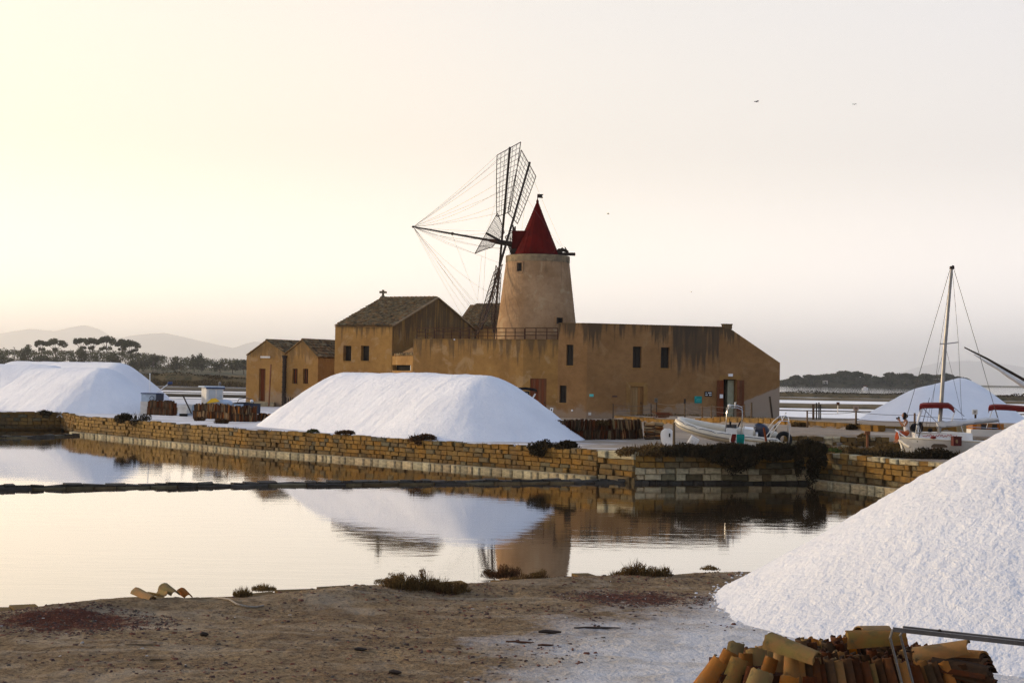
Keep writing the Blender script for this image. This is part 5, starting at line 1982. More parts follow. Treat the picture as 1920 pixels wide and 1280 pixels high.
# ---- rubber boat
bw = G(1265, 822, 1.15)
RB0 = Vector((P(1361, 800, 70).x, 70.0, 1.30))
MR = Matrix.Translation(RB0) @ Matrix.Rotation(R(-7), 4, 'Z') @ Matrix.Rotation(R(9), 4, 'X') @ Matrix.Rotation(R(5.0), 4, 'Y')
rb = thing('rubber_boat', 'cream rubber motor boat on the bank with steel frame and navy covered outboard', 'boat', RB0)
side = [(2.15, .80, .36), (1.2, .83, .36), (0, .83, .39), (-.9, .78, .46), (-1.55, .62, .55), (-1.95, .38, .64), (-2.12, 0, .70)]
path = side + [(x, -y, z) for x, y, z in reversed(side[:-1])]
dense = []
for i in range(len(path) - 1):
    for k in range(4):
        t = k / 4
        dense.append(Vector(path[i]).lerp(Vector(path[i + 1]), t))
dense.append(Vector(path[-1]))
for _ in range(2):
    dense = [dense[0]] + [(dense[i - 1] + dense[i] * 2 + dense[i + 1]) / 4 for i in range(1, len(dense) - 1)] + [dense[-1]]
dense = [dense[0] + Vector((.22, 0, 0))] + dense + [dense[-1] + Vector((.22, 0, 0))]
rad = [.06] + [.205] * (len(dense) - 2) + [.06]
tube_o = build('tube', xf(MR, MB().tube(dense, rad, 14)), CREAM, rb, smooth=60)
def outer(off, dz):
    out = []
    for i, p in enumerate(dense[1:-1]):
        d = Vector((p.x + .0, p.y * 1.0, 0))
        tng = (dense[min(i + 2, len(dense) - 1)] - dense[i])
        nn = Vector((tng.y, -tng.x, 0)).normalized()
        if nn.dot(Vector((p.x * .3, p.y, 0))) < 0:
            nn = -nn
        out.append(p + nn * off + Vector((0, 0, dz)))
    return out
build('rub_strake', xf(MR, MB().tube(outer(.205, -.02), .03, 6)), pmat('grey_rubber', (.26, .24, .2), None, 3, .6), tube_o, smooth=60)
life = MB()
ol = outer(.16, .15)
lp = []
for i, p in enumerate(ol):
    lp.append(p + Vector((0, 0, -.05 if i % 4 == 2 else .02)))
build('lifeline', xf(MR, MB().tube(lp, .012, 5)), BLUEP, tube_o)
hull = MB()
xs = [-2.0, -1.7, -1.2, -.5, .4, 1.25]
rows = []
for x in xs:
    k = (x + 2.0) / 3.25
    hb = .12 + .62 * min(1, k * 2.2) ** .7
    kz = .42 - .45 * min(1, k * 1.9) ** .6
    ch = .50 - .25 * min(1, k * 1.6)
    rows.append([(x, hb * .98, ch + .06), (x, hb * .72, kz + .18), (x, 0, kz), (x, -hb * .72, kz + .18), (x, -hb * .98, ch + .06)])
hull.grid(rows)
hull.poly([rows[-1][k] for k in range(5)])
build('hull', xf(MR, hull), WHITE_PL, rb, smooth=40)
deck = MB().grid([[(x, y * w, z) for y in (-1, 0, 1)] for x, w, z in ((-1.95, .2, .58), (-1.5, .5, .46), (-.8, .66, .34), (1.25, .68, .28))])
build('liner', xf(MR, deck), GREYFAB, rb)
inner = MB()
fl_ = [p for p in dense[3:-3]]
inner.grid([[(p.x * .985, p.y * .80, p.z + .10) for p in fl_], [(p.x * .94, p.y * .74, p.z - .13) for p in fl_]])
build('inner_side', xf(MR, inner), GREYFAB, rb)
con = MB()
con.prism([(0, 0)] * 0 or [(-.02, -.34), (.42, -.34), (.42, .34), (-.02, .34)], .28, .72)
co_o = build('console', xf(MR, con), WHITE_PL, rb)
slope = MB().slab([(-.05, -.33, .73), (.40, -.33, .78), (.40, .33, .78), (-.05, .33, .73)], .04)
build('dashboard', xf(MR, slope), BLACKFAB, co_o)
wh = []
for k in range(17):
    a = 2 * math.pi * k / 16
    wh.append((.50 + .05 * math.sin(a), .0 + .17 * math.cos(a), .86 + .15 * math.sin(a)))
build('steering_wheel', xf(MR, MB().tube(wh, .017, 6)), BLACKR, co_o)
build('throttle', xf(MR, MB().tube([(.12, -.28, .78), (.10, -.28, .98)], [.03, .05], 7)), BLACKR, co_o)
for y in (-.36, .36):
    w_ = [(-.06, y, .3), (-.08, y, 1.05), (-.10, y, 1.42), (-.04, y * .9, 1.55)]
    build('screen_frame', xf(MR, MB().tube(w_, .018, 6)), STEEL, rb, smooth=60)
for x, y0, z in ((-.04, .324, 1.55), (-.085, .36, 1.05)):
    build('cross_bar', xf(MR, MB().tube([(x, -y0, z), (x, y0, z)], .016, 6)), STEEL, rb)
fr2 = [(.62, -.40, .3), (.60, -.40, 1.2), (.55, -.36, 1.56), (.35, -.30, 1.62), (.05, -.30, 1.60), (-.05, -.32, 1.52)]
build('frame_arch', xf(MR, MB().tube(fr2, .018, 6)), STEEL, rb, smooth=60)
fr2 = [(x, -y, z) for x, y, z in fr2]
build('frame_arch', xf(MR, MB().tube(fr2, .018, 6)), STEEL, rb, smooth=60)
gl = MB().slab([(-.07, -.34, .80), (-.07, .34, .80), (-.095, .33, 1.36), (-.095, -.33, 1.36)], .012)
build('windscreen', xf(MR, gl), pmat('smoked_screen', (.10, .085, .065), None, 3, .12, spec=.6), rb)
build('nav_light', xf(MR, MB().tube([(.22, -.3, 1.60), (.22, -.3, 1.85)], [.015, .04], 8)), WHITE_PL, rb)
build('spot_light', xf(MR, MB().ball((-.02, -.32, 1.68), .075)), WHITE_PL, rb)
st = MB().box((.92, 0, .52), (.42, .62, .44))
se = build('seat_box', xf(MR, st), WHITE_PL, rb)
sr = [(.72, -.32, .75), (.72, -.32, .92), (1.2, -.32, .92), (1.2, -.32, .75)]
build('seat_rail', xf(MR, MB().tube(sr, .015, 6)), STEEL, se)
tr = MB().box((1.28, 0, .38), (.09, 1.25, .5))
build('transom', xf(MR, tr), WHITE_PL, rb)
mo = MB()
sec = []
for z, cx_, lx, ly in ((.18, 1.62, .15, .14), (.34, 1.60, .26, .20), (.55, 1.55, .32, .24), (.78, 1.48, .33, .24), (.92, 1.42, .27, .20), (1.0, 1.38, .12, .10)):
    sec.append([(cx_ + lx * math.cos(2 * math.pi * k / 14), ly * math.sin(2 * math.pi * k / 14), z) for k in range(15)])
mo.grid(sec)
mot = build('outboard', xf(MR, mo), NAVY, rb, smooth=50)
build('motor_leg', xf(MR, MB().tube([(1.62, 0, .3), (1.95, 0, -.2), (2.05, 0, -.3)], [.10, .07, .05], 8)), BLACKR, mot)
ra = [(1.55, -.72, .38), (1.95, -.70, 1.05), (2.18, -.62, 1.30), (2.5, -.62, 1.33), (2.62, -.64, 1.25), (2.66, -.70, .36)]
rb_o = build('roll_bar', xf(MR, MB().tube(ra, .022, 6)), STEEL, rb, smooth=60)
ra2 = [(x + (.06 if i < 3 else 0), -y, z) for i, (x, y, z) in enumerate(ra)]
build('roll_bar', xf(MR, MB().tube(ra2, .022, 6)), STEEL, rb, smooth=60)
ra3 = [(1.72, -.72, .38), (2.05, -.66, .98), (2.24, -.62, 1.31)]
build('brace', xf(MR, MB().tube(ra3, .018, 6)), STEEL, rb_o)
for x in (2.3, 2.58):
    build('cross_bar', xf(MR, MB().tube([(x, -.62, 1.315), (x, .62, 1.315)], .018, 6)), STEEL, rb_o)
build('stern_light', xf(MR, MB().tube([(2.28, -.5, 1.3), (2.4, -.5, 1.62), (2.41, -.5, 1.68)], [.015, .015, .045], 7)), WHITE_PL, rb_o)
# things round the rubber boat
def q70(px, py, Y=68.8):
    return P(px, py, Y)
wsx = G(1256, 830, 1.15)
s1 = thing('boat_seat', 'white round backed plastic boat seat standing at the bow of the rubber boat', 'boat seat', (wsx.x, 68.6, 1.15))
bkm = MB()
c = q70(1255, 828, 68.6)
rows = []
for z in np.linspace(0, .78, 8):
    hw = .30 * math.sqrt(max(.05, 1 - max(0, (z - .5) / .30) ** 2)) * (.75 + .25 * min(1, z / .3))
    rows.append([(c.x - .03 + w * hw - z * .08, c.y - .04 * (1 - w * w) + z * .06, 1.12 + z) for w in np.linspace(-1, 1, 9)])
bkm.grid(rows)
bkm.grid([[(x, y + .09, z) for x, y, z in reversed(r_)] for r_ in rows])
bkm.grid([[rows[i][0], (rows[i][0][0], rows[i][0][1] + .09, rows[i][0][2])] for i in range(8)])
bkm.grid([[(rows[i][-1][0], rows[i][-1][1] + .09, rows[i][-1][2]), rows[i][-1]] for i in range(8)])
bkm.grid([[p for p in rows[-1]], [(x, y + .09, z) for x, y, z in rows[-1]]])
build('backrest', bkm, WHITE_PL, s1, smooth=40)
build('emblem', MB().box((c.x + .0, c.y - .055, 1.62), (.06, .012, .16)), BLACKR, s1)
build('seat', MB().box((c.x + .50, c.y - .05, 1.20), (.70, .45, .12), .05), WHITE_PL, s1)
c = q70(1299, 822, 68.4)
s2 = thing('boat_seat', 'white tipped plastic seat box lying in front of the rubber boat hull', 'boat seat', (c.x, c.y, 1.15))
sbx = MB().box((c.x, c.y, 1.34), (.36, .42, .46), 0, .1, R(28))
build('seat_shell', sbx, WHITE_PL, s2)
build('cushion', MB().box((c.x - .12, c.y - .1, 1.30), (.10, .30, .36), 0, .1, R(28)), WHITE_DIRTY, s2)
def deckchair(label, px, py, fab, rz, w=.36):
    c = q70(px, py, 68.3)
    t = thing('deck_chair', label, 'deck chair', (c.x, c.y, 1.15))
    M = Matrix.Translation((c.x, c.y, 1.15)) @ Matrix.Rotation(rz, 4, 'Z')
    top, bot = Vector((.16, .0, .58)), Vector((-.14, 0, .05))
    rows = [[(bot + (top - bot) * k + Vector((.05 * math.sin(k * 3.1), y, -.04 * math.sin(k * 3.1)))) for y in (-w / 2, 0, w / 2)] for k in np.linspace(0, 1, 6)]
    f_ = MB().grid(rows)
    f_.grid([[p - Vector((.012, 0, .01)) for p in reversed(r_)] for r_ in rows])
    build('fabric', xf(M, f_), fab, t)
    for s in (-1, 1):
        build('leg', xf(M, MB().tube([(-.17, s * w / 2, 0), (.19, s * w / 2, .62)], .013, 6)), WHITEP, t)
        build('leg', xf(M, MB().tube([(.2, s * w / 2, 0), (-.02, s * w / 2, .40)], .013, 6)), WHITEP, t)
    return t
deckchair('folded red beach chair leaning beside the rubber boat', 1373, 826, REDFAB, R(-70), .22)
deckchair('teal printed beach chair beside the red one', 1388, 826, TEAL, R(-95), .34)
def post(label, px, py, top, Y, r=.05, mat=None, lean=0, group=None):
    zb_ = plat_z(P(px, py, Y).x, Y) - .05
    a = P(px, py, Y)
    b = P(px + lean, top, Y)
    o = build('post', MB().tube([(a.x, a.y, zb_), a, b], [r, r, r * .85], 7), mat or WOOD)
    return tag(o, label, 'post', group)
post('rough wooden mooring post in front of the rubber boat bow', 1263.5, 828, 792, 68.2, .06)
post('brown wooden post leaning in front of the rubber boat stern', 1437, 829, 801, 68.2, .055, WOOD_RED, -5)
post('short squared stake behind the rubber boat stern', 1453.5, 808, 795, 73, .06)
c = q70(1470, 826, 69.2)
tag(build('tyre', MB().tube([(c.x + .26 * math.cos(a), c.y + .1 * math.sin(a), 1.5 + .26 * math.sin(a)) for a in np.linspace(0, 2 * math.pi, 17)], .10, 8), BLACKR, smooth=60), 'black tyre lying against the bank behind the rubber boat stern', 'tyre')
c = q70(1428, 827, 68.5)
dg = thing('dinghy', 'small low white dinghy in front of the rubber boat stern', 'boat', (c.x, c.y, 1.12))
dh = MB()
rows = []
for x in np.linspace(-.95, 1.0, 9):
    k = (x + .95) / 1.95
    w = .38 * min(1, (k * 2.4 + .05)) ** .6
    rows.append([(c.x + x, c.y - w, 1.40 + .10 * (1 - k) ** 2), (c.x + x, c.y - w * .8, 1.12), (c.x + x, c.y + w * .8, 1.12), (c.x + x, c.y + w, 1.40 + .10 * (1 - k) ** 2)])
dh.grid(rows)
dh.poly([rows[-1][k] for k in range(4)])
build('hull', dh, WHITE_DIRTY, dg, smooth=40)
gw = MB().tube([rows[i][0] for i in range(9)], .035, 6)
build('gunwale', gw, STONE_PALE, dg)
build('thwart', MB().box((c.x + .3, c.y, 1.36), (.2, .66, .03)), WOOD, dg)

# ---- sailing boat
SY = 66.0
def S(px, py, dy=0.0):
    return P(px, py, SY + dy)
sb = thing('sailing_boat', 'white sailing yacht with bare mast, furled boom and red bimini behind the pond wall', 'boat', (S(1740, 845).x, SY, 1.1))
ZW = 1.0
hl = MB()
xs = np.linspace(0, 1, 12)
bx0, bx1 = S(1686, 823).x, S(1880, 823).x
rows = []
for k in xs:
    x = bx0 + (bx1 - bx0) * k
    w = 1.05 * (1 - (1 - min(1, k * 1.9)) ** 2.2) * (1 if k < .7 else 1 - (k - .7) * .5)
    zd = S(1686, 821).z - .12 * k
    rows.append([(x, SY - w - .02, zd), (x + .22 * (1 - k), SY - w * .82, zd - .42), (x + .45 * (1 - k), SY - w * .3, ZW - .2), (x + .45 * (1 - k), SY + w * .3, ZW - .2), (x + .22 * (1 - k), SY + w * .82, zd - .42), (x, SY + w + .02, zd)])
hl.grid(rows)
hl.poly([rows[-1][k] for k in range(6)])
build('hull', hl, WHITE_PL, sb, smooth=50)
dk_ = MB().grid([[r_[0], ((r_[0][0]), SY, r_[0][2] + .06), r_[5]] for r_ in rows])
build('deck', dk_, WHITE_DIRTY, sb)
tr_ = MB().tube([(r_[0][0], r_[0][1], r_[0][2] + .03) for r_ in rows], .035, 6)
build('toe_rail', tr_, CREAM, sb)
cab = MB()
ca = [(S(1711, 820).x, .46), (S(1722, 820).x, .60), (S(1796, 820).x, .72), (S(1815, 820).x, .70)]
zc0, zc1 = S(1750, 824).z, S(1750, 810).z
cab.poly([(x, SY - w, zc0 - .05) for x, w in ca] + [(x, SY - w * .9, zc1 - (.0 if i else .04)) for i, (x, w) in reversed(list(enumerate(ca)))])
for i in range(3):
    (x0, w0), (x1, w1) = ca[i], ca[i + 1]
    cab.poly([(x0, SY - w0 * .9, zc1), (x1, SY - w1 * .9, zc1), (x1, SY + w1 * .9, zc1 + .0), (x0, SY + w0 * .9, zc1)])
    cab.poly([(x1, SY + w1, zc0 - .05), (x0, SY + w0, zc0 - .05), (x0, SY + w0 * .9, zc1), (x1, SY + w1 * .9, zc1)])
cab.poly([(ca[0][0], SY + .46, zc0 - .05), (ca[0][0], SY - .46, zc0 - .05), (ca[0][0], SY - .42, zc1 - .04), (ca[0][0], SY + .42, zc1)])
cab.poly([(ca[3][0], SY - .7, zc0 - .05), (ca[3][0], SY + .7, zc0 - .05), (ca[3][0], SY + .63, zc1), (ca[3][0], SY - .63, zc1)])
cabo = build('cabin', cab, WHITE_PL, sb)
# faded red script on the cabin side (unreadable in the photograph: a looping stroke)
scr = []
for k in range(61):
    px = 1723 + k * 1.05
    wob = math.sin(k * 1.25) * (1.6 if 8 < k < 52 else .6) + (1.2 * math.sin(k * .37))
    p = S(px, 815.5 + wob)
    xx = p.x
    ww = np.interp(xx, [c_[0] for c_ in ca], [c_[1] for c_ in ca])
    scr.append((xx, SY - ww * .955 - .02, p.z))
build('script_lettering', MB().tube(scr, .012, 4), pmat('faded_red_paint', (.40, .06, .05), None, 5), cabo)
wn_ = MB()
wpts = [(1733, 833), (1738, 829.5), (1757, 830), (1763, 834), (1763, 836.5), (1733, 836.5)]
build('side_window', MB().slab([Vector((S(x, y).x, SY - 1.09 + .0, S(x, y).z)) for x, y in reversed(wpts)], .02), pmat('brown_acrylic', (.10, .07, .045), None, 3, .2), sb)
for w_ in (-1, 1):
    pl = [S(1705, 827 + 8 * (w_ < 0), -.4 * w_) , S(1686, 812), S(1679, 806, .1)]
build('pulpit', MB().tube([S(1700, 820, -.25), S(1688, 812, -.1), S(1679, 806, 0), S(1690, 811, .4)], .022, 6), WHITEP, sb, smooth=60)
build('pulpit_leg', MB().tube([S(1684, 809, -.1), S(1688, 823, -.05)], .018, 6), WHITEP, sb)
st_ = MB()
st_.tube([S(1686, 824, -.1), S(1690, 834, -.35), S(1693, 846, -.5)], [.04, .05, .05], 6)
build('bow_fender', st_, CREAM, sb)
build('bow_fender', MB().tube([S(1689, 826, -.3), S(1698, 834, -.6), S(1706, 838, -.8)], [.04, .055, .05], 6), CREAM, sb)
build('mast', MB().tube([S(1759.5, 826), S(1765, 755), S(1772, 645), S(1784.5, 503)], [.085, .082, .078, .055], 10), ALU, sb, smooth=60)
mh_ = MB().box(S(1785, 502), (.16, .16, .12))
build('mast_head', mh_, IRON, sb)
build('mast_head', MB().tube([S(1784, 502, -.1), S(1787, 499, .1)], .05, 6), IRON, sb)
build('spreader', MB().tube([S(1762.5, 644.5, -.3), S(1772, 644.5), S(1797, 641.5, .3)], .024, 6), ALU, sb)
for pts in (((1781, 506), (1723, 703), (1702, 774), (1688, 816)), ((1789, 506), (1838, 670), (1871, 786), (1878, 806))):
    build('stay', MB().tube([S(*p) for p in pts], .011, 4), WIRE, sb)
for (a, b, c_, dy) in (((1786, 508), (1797, 642), (1803, 775), .7), ((1784, 508), (1763, 645), (1743, 800), -.7), ((1771, 650), (1757, 705), (1736, 800), .6), ((1773, 650), (1788, 712), (1806, 790), .6)):
    build('shroud', MB().tube([S(*a), S(b[0], b[1], dy * .6), S(c_[0], c_[1], dy)], .008, 4), WIRE, sb)
bm = MB()
bp = [S(1757, 795), S(1764, 794), S(1772, 795), S(1774, 794.5), S(1788, 793), S(1803, 791.5), S(1805, 791), S(1825, 788.5), S(1827, 788), S(1848, 786), S(1871, 785)]
bm.tube(bp, [.10, .145, .125, .09, .135, .12, .09, .115, .085, .10, .05], 12)
build('furled_sail', bm, SAILCLOTH, sb, smooth=60)
build('boom', MB().tube([S(1756, 801), S(1873, 788.5)], .045, 8), ALU, sb)
bi = MB()
rows = []
for w in np.linspace(-.75, .75, 7):
    zc = -.07 * (w / .75) ** 2
    rows.append([S(px, py, w) + Vector((0, 0, zc)) for px, py in ((1723.5, 761), (1725, 756.5), (1731, 754.5), (1755, 754), (1778, 754.5), (1784, 758), (1789, 763))])
bi.grid(rows)
lower = [[p - Vector((0, 0, .17)) for p in r_] for r_ in rows]
bi.grid(lower[::-1])
bi.grid([lower[0], rows[0]])
bi.grid([rows[-1], lower[-1]])
bi.grid([[r_[0] for r_ in rows], [r_[0] for r_ in lower]])
bi.grid([[r_[-1] for r_ in lower], [r_[-1] for r_ in rows]])
bio = build('bimini', bi, REDFAB, sb, smooth=40)
build('rolled_side_curtain', MB().tube([S(1729, 764, -.7), S(1724, 779, -.7), S(1720, 794, -.7)], [.05, .06, .045], 8), SAILCLOTH, sb, smooth=60)
for pts in (((1731, 765), (1760, 795)), ((1787, 762), (1808, 780)), ((1791, 768), (1784, 790)), ((1722, 796), (1727, 812)), ((1719, 796), (1717, 812))):
    build('bimini_strut', MB().tube([S(x, y, -.68) for x, y in pts], .016, 6), STEEL, bio)
build('fishing_rod', MB().tube([S(1743, 745, -.5), S(1720, 828, -.5)], [.008, .02], 5), IRON, sb)
build('bow_post', MB().tube([S(1721, 797, .2), S(1722, 812, .2)], .03, 6), WHITEP, sb)
hb = MB().ball(S(1744, 806, .2), (.11, .11, .085))
build('black_bag', hb, BLACKFAB, sb)
build('dark_cover', MB().ball(S(1715, 802, .5), (.19, .2, .2)), BLACKFAB, sb, smooth=60)
build('dark_cover', MB().ball(S(1725, 801, .55), (.13, .2, .24)), BLACKFAB, sb, smooth=60)
build('red_bundle', MB().ball(S(1750, 820, -.85), (.13, .1, .055)), REDFAB, sb, smooth=60)
bxm = MB().box(S(1793, 827, -1.25), (.34, .3, .36), .1)
bo_ = build('fuel_box', bxm, pmat('dark_red_box', (.09, .022, .018), None, 3, .6), sb)
build('lid', MB().box(S(1793, 818.5, -1.25), (.37, .33, .03), .1), pmat('dark_red_lid', (.07, .02, .017), None, 3, .6), bo_)
lb = S(1794, 827, -1.42)
build('label', MB().tube([lb, lb + Vector((.01, -.012, 0))], .08, 12), pmat('faded_label', (.25, .16, .08), None, 3), bo_)
for k, px in enumerate((1797, 1803, 1809)):
    build('board', MB().box(S(px, 808, 1.4), (.125, .04, .62), 0, 0, R(-6 + 3 * k)), pmat('tan_boards', (.33, .25, .14), (.25, .19, .1), 4, .8, rand=.1), sb)
build('light_strut', MB().tube([S(1801, 795, 1.35), S(1810, 822, 1.3)], .012, 5), WHITEP, sb)

# ---- wooden boat behind with the lateen yard
WY = 73.0
def W(px, py, dy=0.0):
    return P(px, py, WY + dy)
wb = thing('wooden_boat', 'varnished wooden boat with red awning and lateen yard at the right edge', 'boat', (W(1880, 810).x, WY, 1.6))
hl = MB()
rows = []
for k in np.linspace(0, 1, 10):
    x = W(1812, 810).x + 6.5 * k
    w = .95 * (.8 + .2 * math.sin(k * 3.1)) * (1 if k < .6 else math.cos((k - .6) * 3.2))
    zt = W(1840, 805).z
    rows.append([(x, WY - w, zt + .03), (x, WY - w * .8, zt - .45), (x, WY + w * .8, zt - .45), (x, WY + w, zt + .03)])
hl.grid(rows)
hl.poly([rows[0][k] for k in range(4)])
build('hull', hl, WHITE_PL, wb, smooth=40)
cabx0, cabx1 = W(1816, 800).x, W(1874, 800).x
zt, zb2_ = W(1845, 793).z, W(1845, 812).z
cbn = MB().box(((cabx0 + cabx1) / 2, WY, (zt + zb2_) / 2), (cabx1 - cabx0, 1.3, zt - zb2_))
cbo = build('cabin', cbn, WOOD_ORANGE, wb)
for k in range(8):
    x = cabx0 + (cabx1 - cabx0) * (k + .5) / 8
    build('plank', MB().box((x, WY - .662, (zt + zb2_) / 2), ((cabx1 - cabx0) / 8 - .015, .02, zt - zb2_ - .02)), WOOD_ORANGE, cbo)
for k in (2.2, 5.0):
    x = cabx0 + (cabx1 - cabx0) * k / 8
    build('opening', MB().box((x + .1, WY - .682, (zt + zb2_) / 2), (.22, .016, (zt - zb2_) * .9)), WOOD_DARK, cbo)
build('rail', MB().tube([W(1815, 800, -.8), W(1872, 803, -.8)], .016, 6), STEEL, wb)
aw = MB()
rows = []
for w in np.linspace(-.8, .8, 5):
    rows.append([W(px, py, w) + Vector((0, 0, -.07 * (w / .8) ** 2)) for px, py in ((1853, 764), (1855, 759), (1864, 757), (1890, 758), (1920, 760.5), (1945, 762), (1960, 768))])
aw.grid(rows)
lower = [[p - Vector((0, 0, .2)) for p in r_] for r_ in rows]
aw.grid(lower[::-1])
aw.grid([lower[0], rows[0]])
aw.grid([[r_[0] for r_ in rows], [r_[0] for r_ in lower]])
awo = build('awning', aw, REDFAB, wb, smooth=40)
for pts in (((1861, 767), (1849, 803)), ((1866, 765), (1872, 786)), ((1940, 766), (1950, 800))):
    build('strut', MB().tube([W(x, y, -.7) for x, y in pts], .018, 6), STEEL, awo)
ya, yb_, yc = W(1808, 651), W(1920, 712), W(2010, 757)
build('yard', MB().tube([ya, W(1850, 672), yb_, yc], [.03, .05, .07, .07], 8), WOOD_DARK, wb, smooth=60)
fsl = MB().tube([W(1826, 664), W(1850, 679), W(1872, 691), W(1890, 703), W(1905, 713), W(1930, 728), W(1980, 752)], [.02, .06, .075, .11, .10, .15, .14], 8)
build('furled_lateen_sail', fsl, SAILCLOTH, wb, smooth=60)
build('mast', MB().tube([W(1985, 812), W(1990, 700)], [.09, .07], 8), WOOD, wb)

# ---- boats in the left background
LY = 106.0
def Lp(px, py, dy=0.0):
    return P(px, py, LY + dy)
wbx = thing('wheelhouse_boat', 'small boat with a square white wheelhouse left of the sheds', 'boat', (Lp(398, 775).x, LY, 1.12))
x0, x1 = Lp(377, 750).x, Lp(420, 750).x
z0, z1 = 1.5, Lp(398, 726).z
cb_ = MB()
f = .12
A1, A2, A3_, A4 = (x0, LY + .1), (x0 + .45, LY - .55), (x1, LY - .35), (x1 - .4, LY + .45)
cb_.prism([A1, A2, A3_, A4], z0, z1)
cwo = build('wheelhouse', cb_, WHITE_DIRTY, wbx)
rf = MB().prism([(A1[0] - .22, A1[1]), (A2[0] - .1, A2[1] - .18), (A3_[0] + .1, A3_[1] - .1), (A4[0], A4[1] + .1)], z1 + .002, z1 + .09)
build('roof', rf, PALEBLUE, cwo)
tr_ = MB()
panel(tr_, A2, A3_, (-.03, 1.2, z1 - .10, z1 - .0), -.05, -.003)
build('dark_fascia', tr_, BLUEP, cwo)
GLASSP = pmat('salt_hazed_glass', (.42, .44, .45), None, 3, .15, spec=.6)
for a, b in ((.14, .58), (.68, 1.02)):
    h = (a, b, z1 - .75, z1 - .15)
    build('window', panel(MB(), A2, A3_, h, -.02, -.003), GLASSP, cwo)
build('search_light', MB().tube([Lp(411, 726), Lp(412, 719), Lp(413, 716)], [.03, .1, .07], 8), STEEL_GREY, cwo)
hl = MB()
rows = []
for k in np.linspace(0, 1, 8):
    x = x0 - .8 + 3.6 * k
    w = .85 * min(1, (1 - k) * 2.5 + .02) ** .6
    rows.append([(x, LY - w, 1.78 + .1 * k), (x, LY - w * .6, 1.1), (x, LY + w * .6, 1.1), (x, LY + w, 1.78 + .1 * k)])
hl.grid(rows)
hl.poly([rows[0][k] for k in range(4)])
build('hull', hl, PALEBLUE, wbx, smooth=40)
yw = MB().slab([Lp(386, 756, -1.2), Lp(412, 752, -1.2), Lp(404, 746, -.9), Lp(396, 747, -.9)], .03)
build('yellow_cover', yw, YELLOWP, wbx)
build('pale_cover', MB().ball(Lp(421, 755, -.5), (.55, .35, .22)), PALEBLUE, wbx, smooth=60)
mbx = thing('work_boat', 'small pale work boat with thin mast and arm lamp beside the front left salt heap', 'boat', (Lp(292, 775).x, LY - 1, 1.12))
x0, x1 = Lp(272, 750).x, Lp(314, 750).x
hl = MB()
hl.prism([(x0, LY - 1.3), (x1 + .1, LY - 1.25), (x1 + .2, LY - .2), (x0 - .2, LY)], 1.1, Lp(290, 752).z)
build('hull', hl, WHITE_DIRTY, mbx)
build('cabin', MB().prism([(x0, LY - 1.1), (x1 - .5, LY - 1.1), (x1 - .5, LY - .3), (x0, LY - .3)], Lp(290, 752).z, Lp(290, 738).z), PALEBLUE, mbx)
build('roof', MB().box(((x0 + x1) / 2 - .1, LY - .7, Lp(290, 737).z), (1.35, .95, .06)), BLUEP, mbx)
build('dark_locker', MB().box((Lp(306, 744).x, LY - 1.0, Lp(306, 744).z), (.5, .5, .42), .2), NAVY, mbx)
build('mast', MB().tube([Lp(281.5, 740, -.6), Lp(281, 702, -.6)], .028, 6), WHITEP, mbx)
build('mast_top', MB().ball(Lp(281, 701, -.6), .05), WHITEP, mbx)
ar = build('lamp_arm', MB().tube([Lp(294, 736, -.6), Lp(315, 720, -.6)], .032, 6), WHITEP, mbx)
build('lamp_head', MB().tube([Lp(314, 720, -.6), Lp(316, 718, -.6), Lp(323, 718, -.6)], [.05, .10, .10], 8), BLUEP, ar)
build('wheel', MB().tube([(Lp(292, 746).x + .14 * math.cos(a), LY - 1.15, Lp(292, 746).z + .14 * math.sin(a)) for a in np.linspace(0, 6.283, 13)], .018, 5), BLACKR, mbx)
c = Lp(346, 770, -4)
sd = thing('skiff', 'small white skiff stern between the tile rows with an oar leaning on it', 'boat', (c.x, c.y, 1.12))
hl = MB()
rows = []
for k in np.linspace(0, 1, 6):
    y = c.y - .6 + 2.4 * k
    w = .36 * (1 if k < .5 else math.cos((k - .5) * 2.9))
    rows.append([(c.x - w, y, 1.85), (c.x - w * .7, y, 1.3), (c.x + w * .7, y, 1.3), (c.x + w, y, 1.85)])
hl.grid(rows)
hl.poly([rows[0][k] for k in (3, 2, 1, 0)])
build('hull', hl, WHITE_DIRTY, sd, smooth=40)
build('trailer_axle', MB().tube([(c.x - .25, c.y - .3, 1.22), (c.x + .25, c.y - .3, 1.22)], .10, 8), BLACKR, sd)
tag(build('oar', MB().tube([Lp(343, 741, -5), Lp(359, 775, -5)], .045, 6), WOOD_DARK), 'dark oar leaning over the small skiff', 'oar')
db = thing('canopy_boat', 'dark low boat with a bent steel hoop in front of the left shed', 'boat', (Lp(455, 775).x, LY + 2, 1.12))
hl = MB()
rows = []
for k in np.linspace(0, 1, 8):
    x = Lp(434, 750).x + 1.6 * k
    w = .5 * math.sin(.25 + k * 2.6)
    zt = Lp(455, 757).z
    rows.append([(x, LY + 2 - w, zt), (x, LY + 2 - w * .7, 1.2), (x, LY + 2 + w * .7, 1.2), (x, LY + 2 + w, zt)])
hl.grid(rows)
build('hull', hl, NAVY, db, smooth=40)
build('cover', MB().ball(Lp(455, 757, 2), (.75, .45, .12)), BLACKFAB, db, smooth=60)
build('hoop', MB().tube([Lp(444, 757, 2), Lp(448, 748, 2), Lp(462, 746, 2), Lp(472, 748, 2), Lp(476, 757, 2)], .025, 6), IRON, db, smooth=60)
build('hoop_cap', MB().ball(Lp(472, 752, 1.9), .12), WHITEP, db)
c = Lp(548, 760, -2)
dd = thing('dinghy', 'upturned grey white dinghy in front of the right shed', 'boat', (c.x, c.y, 1.1))
build('hull', MB().ball((c.x, c.y, 1.4), (1.05, .5, .34), 12, 8), WHITE_DIRTY, dd, smooth=60)
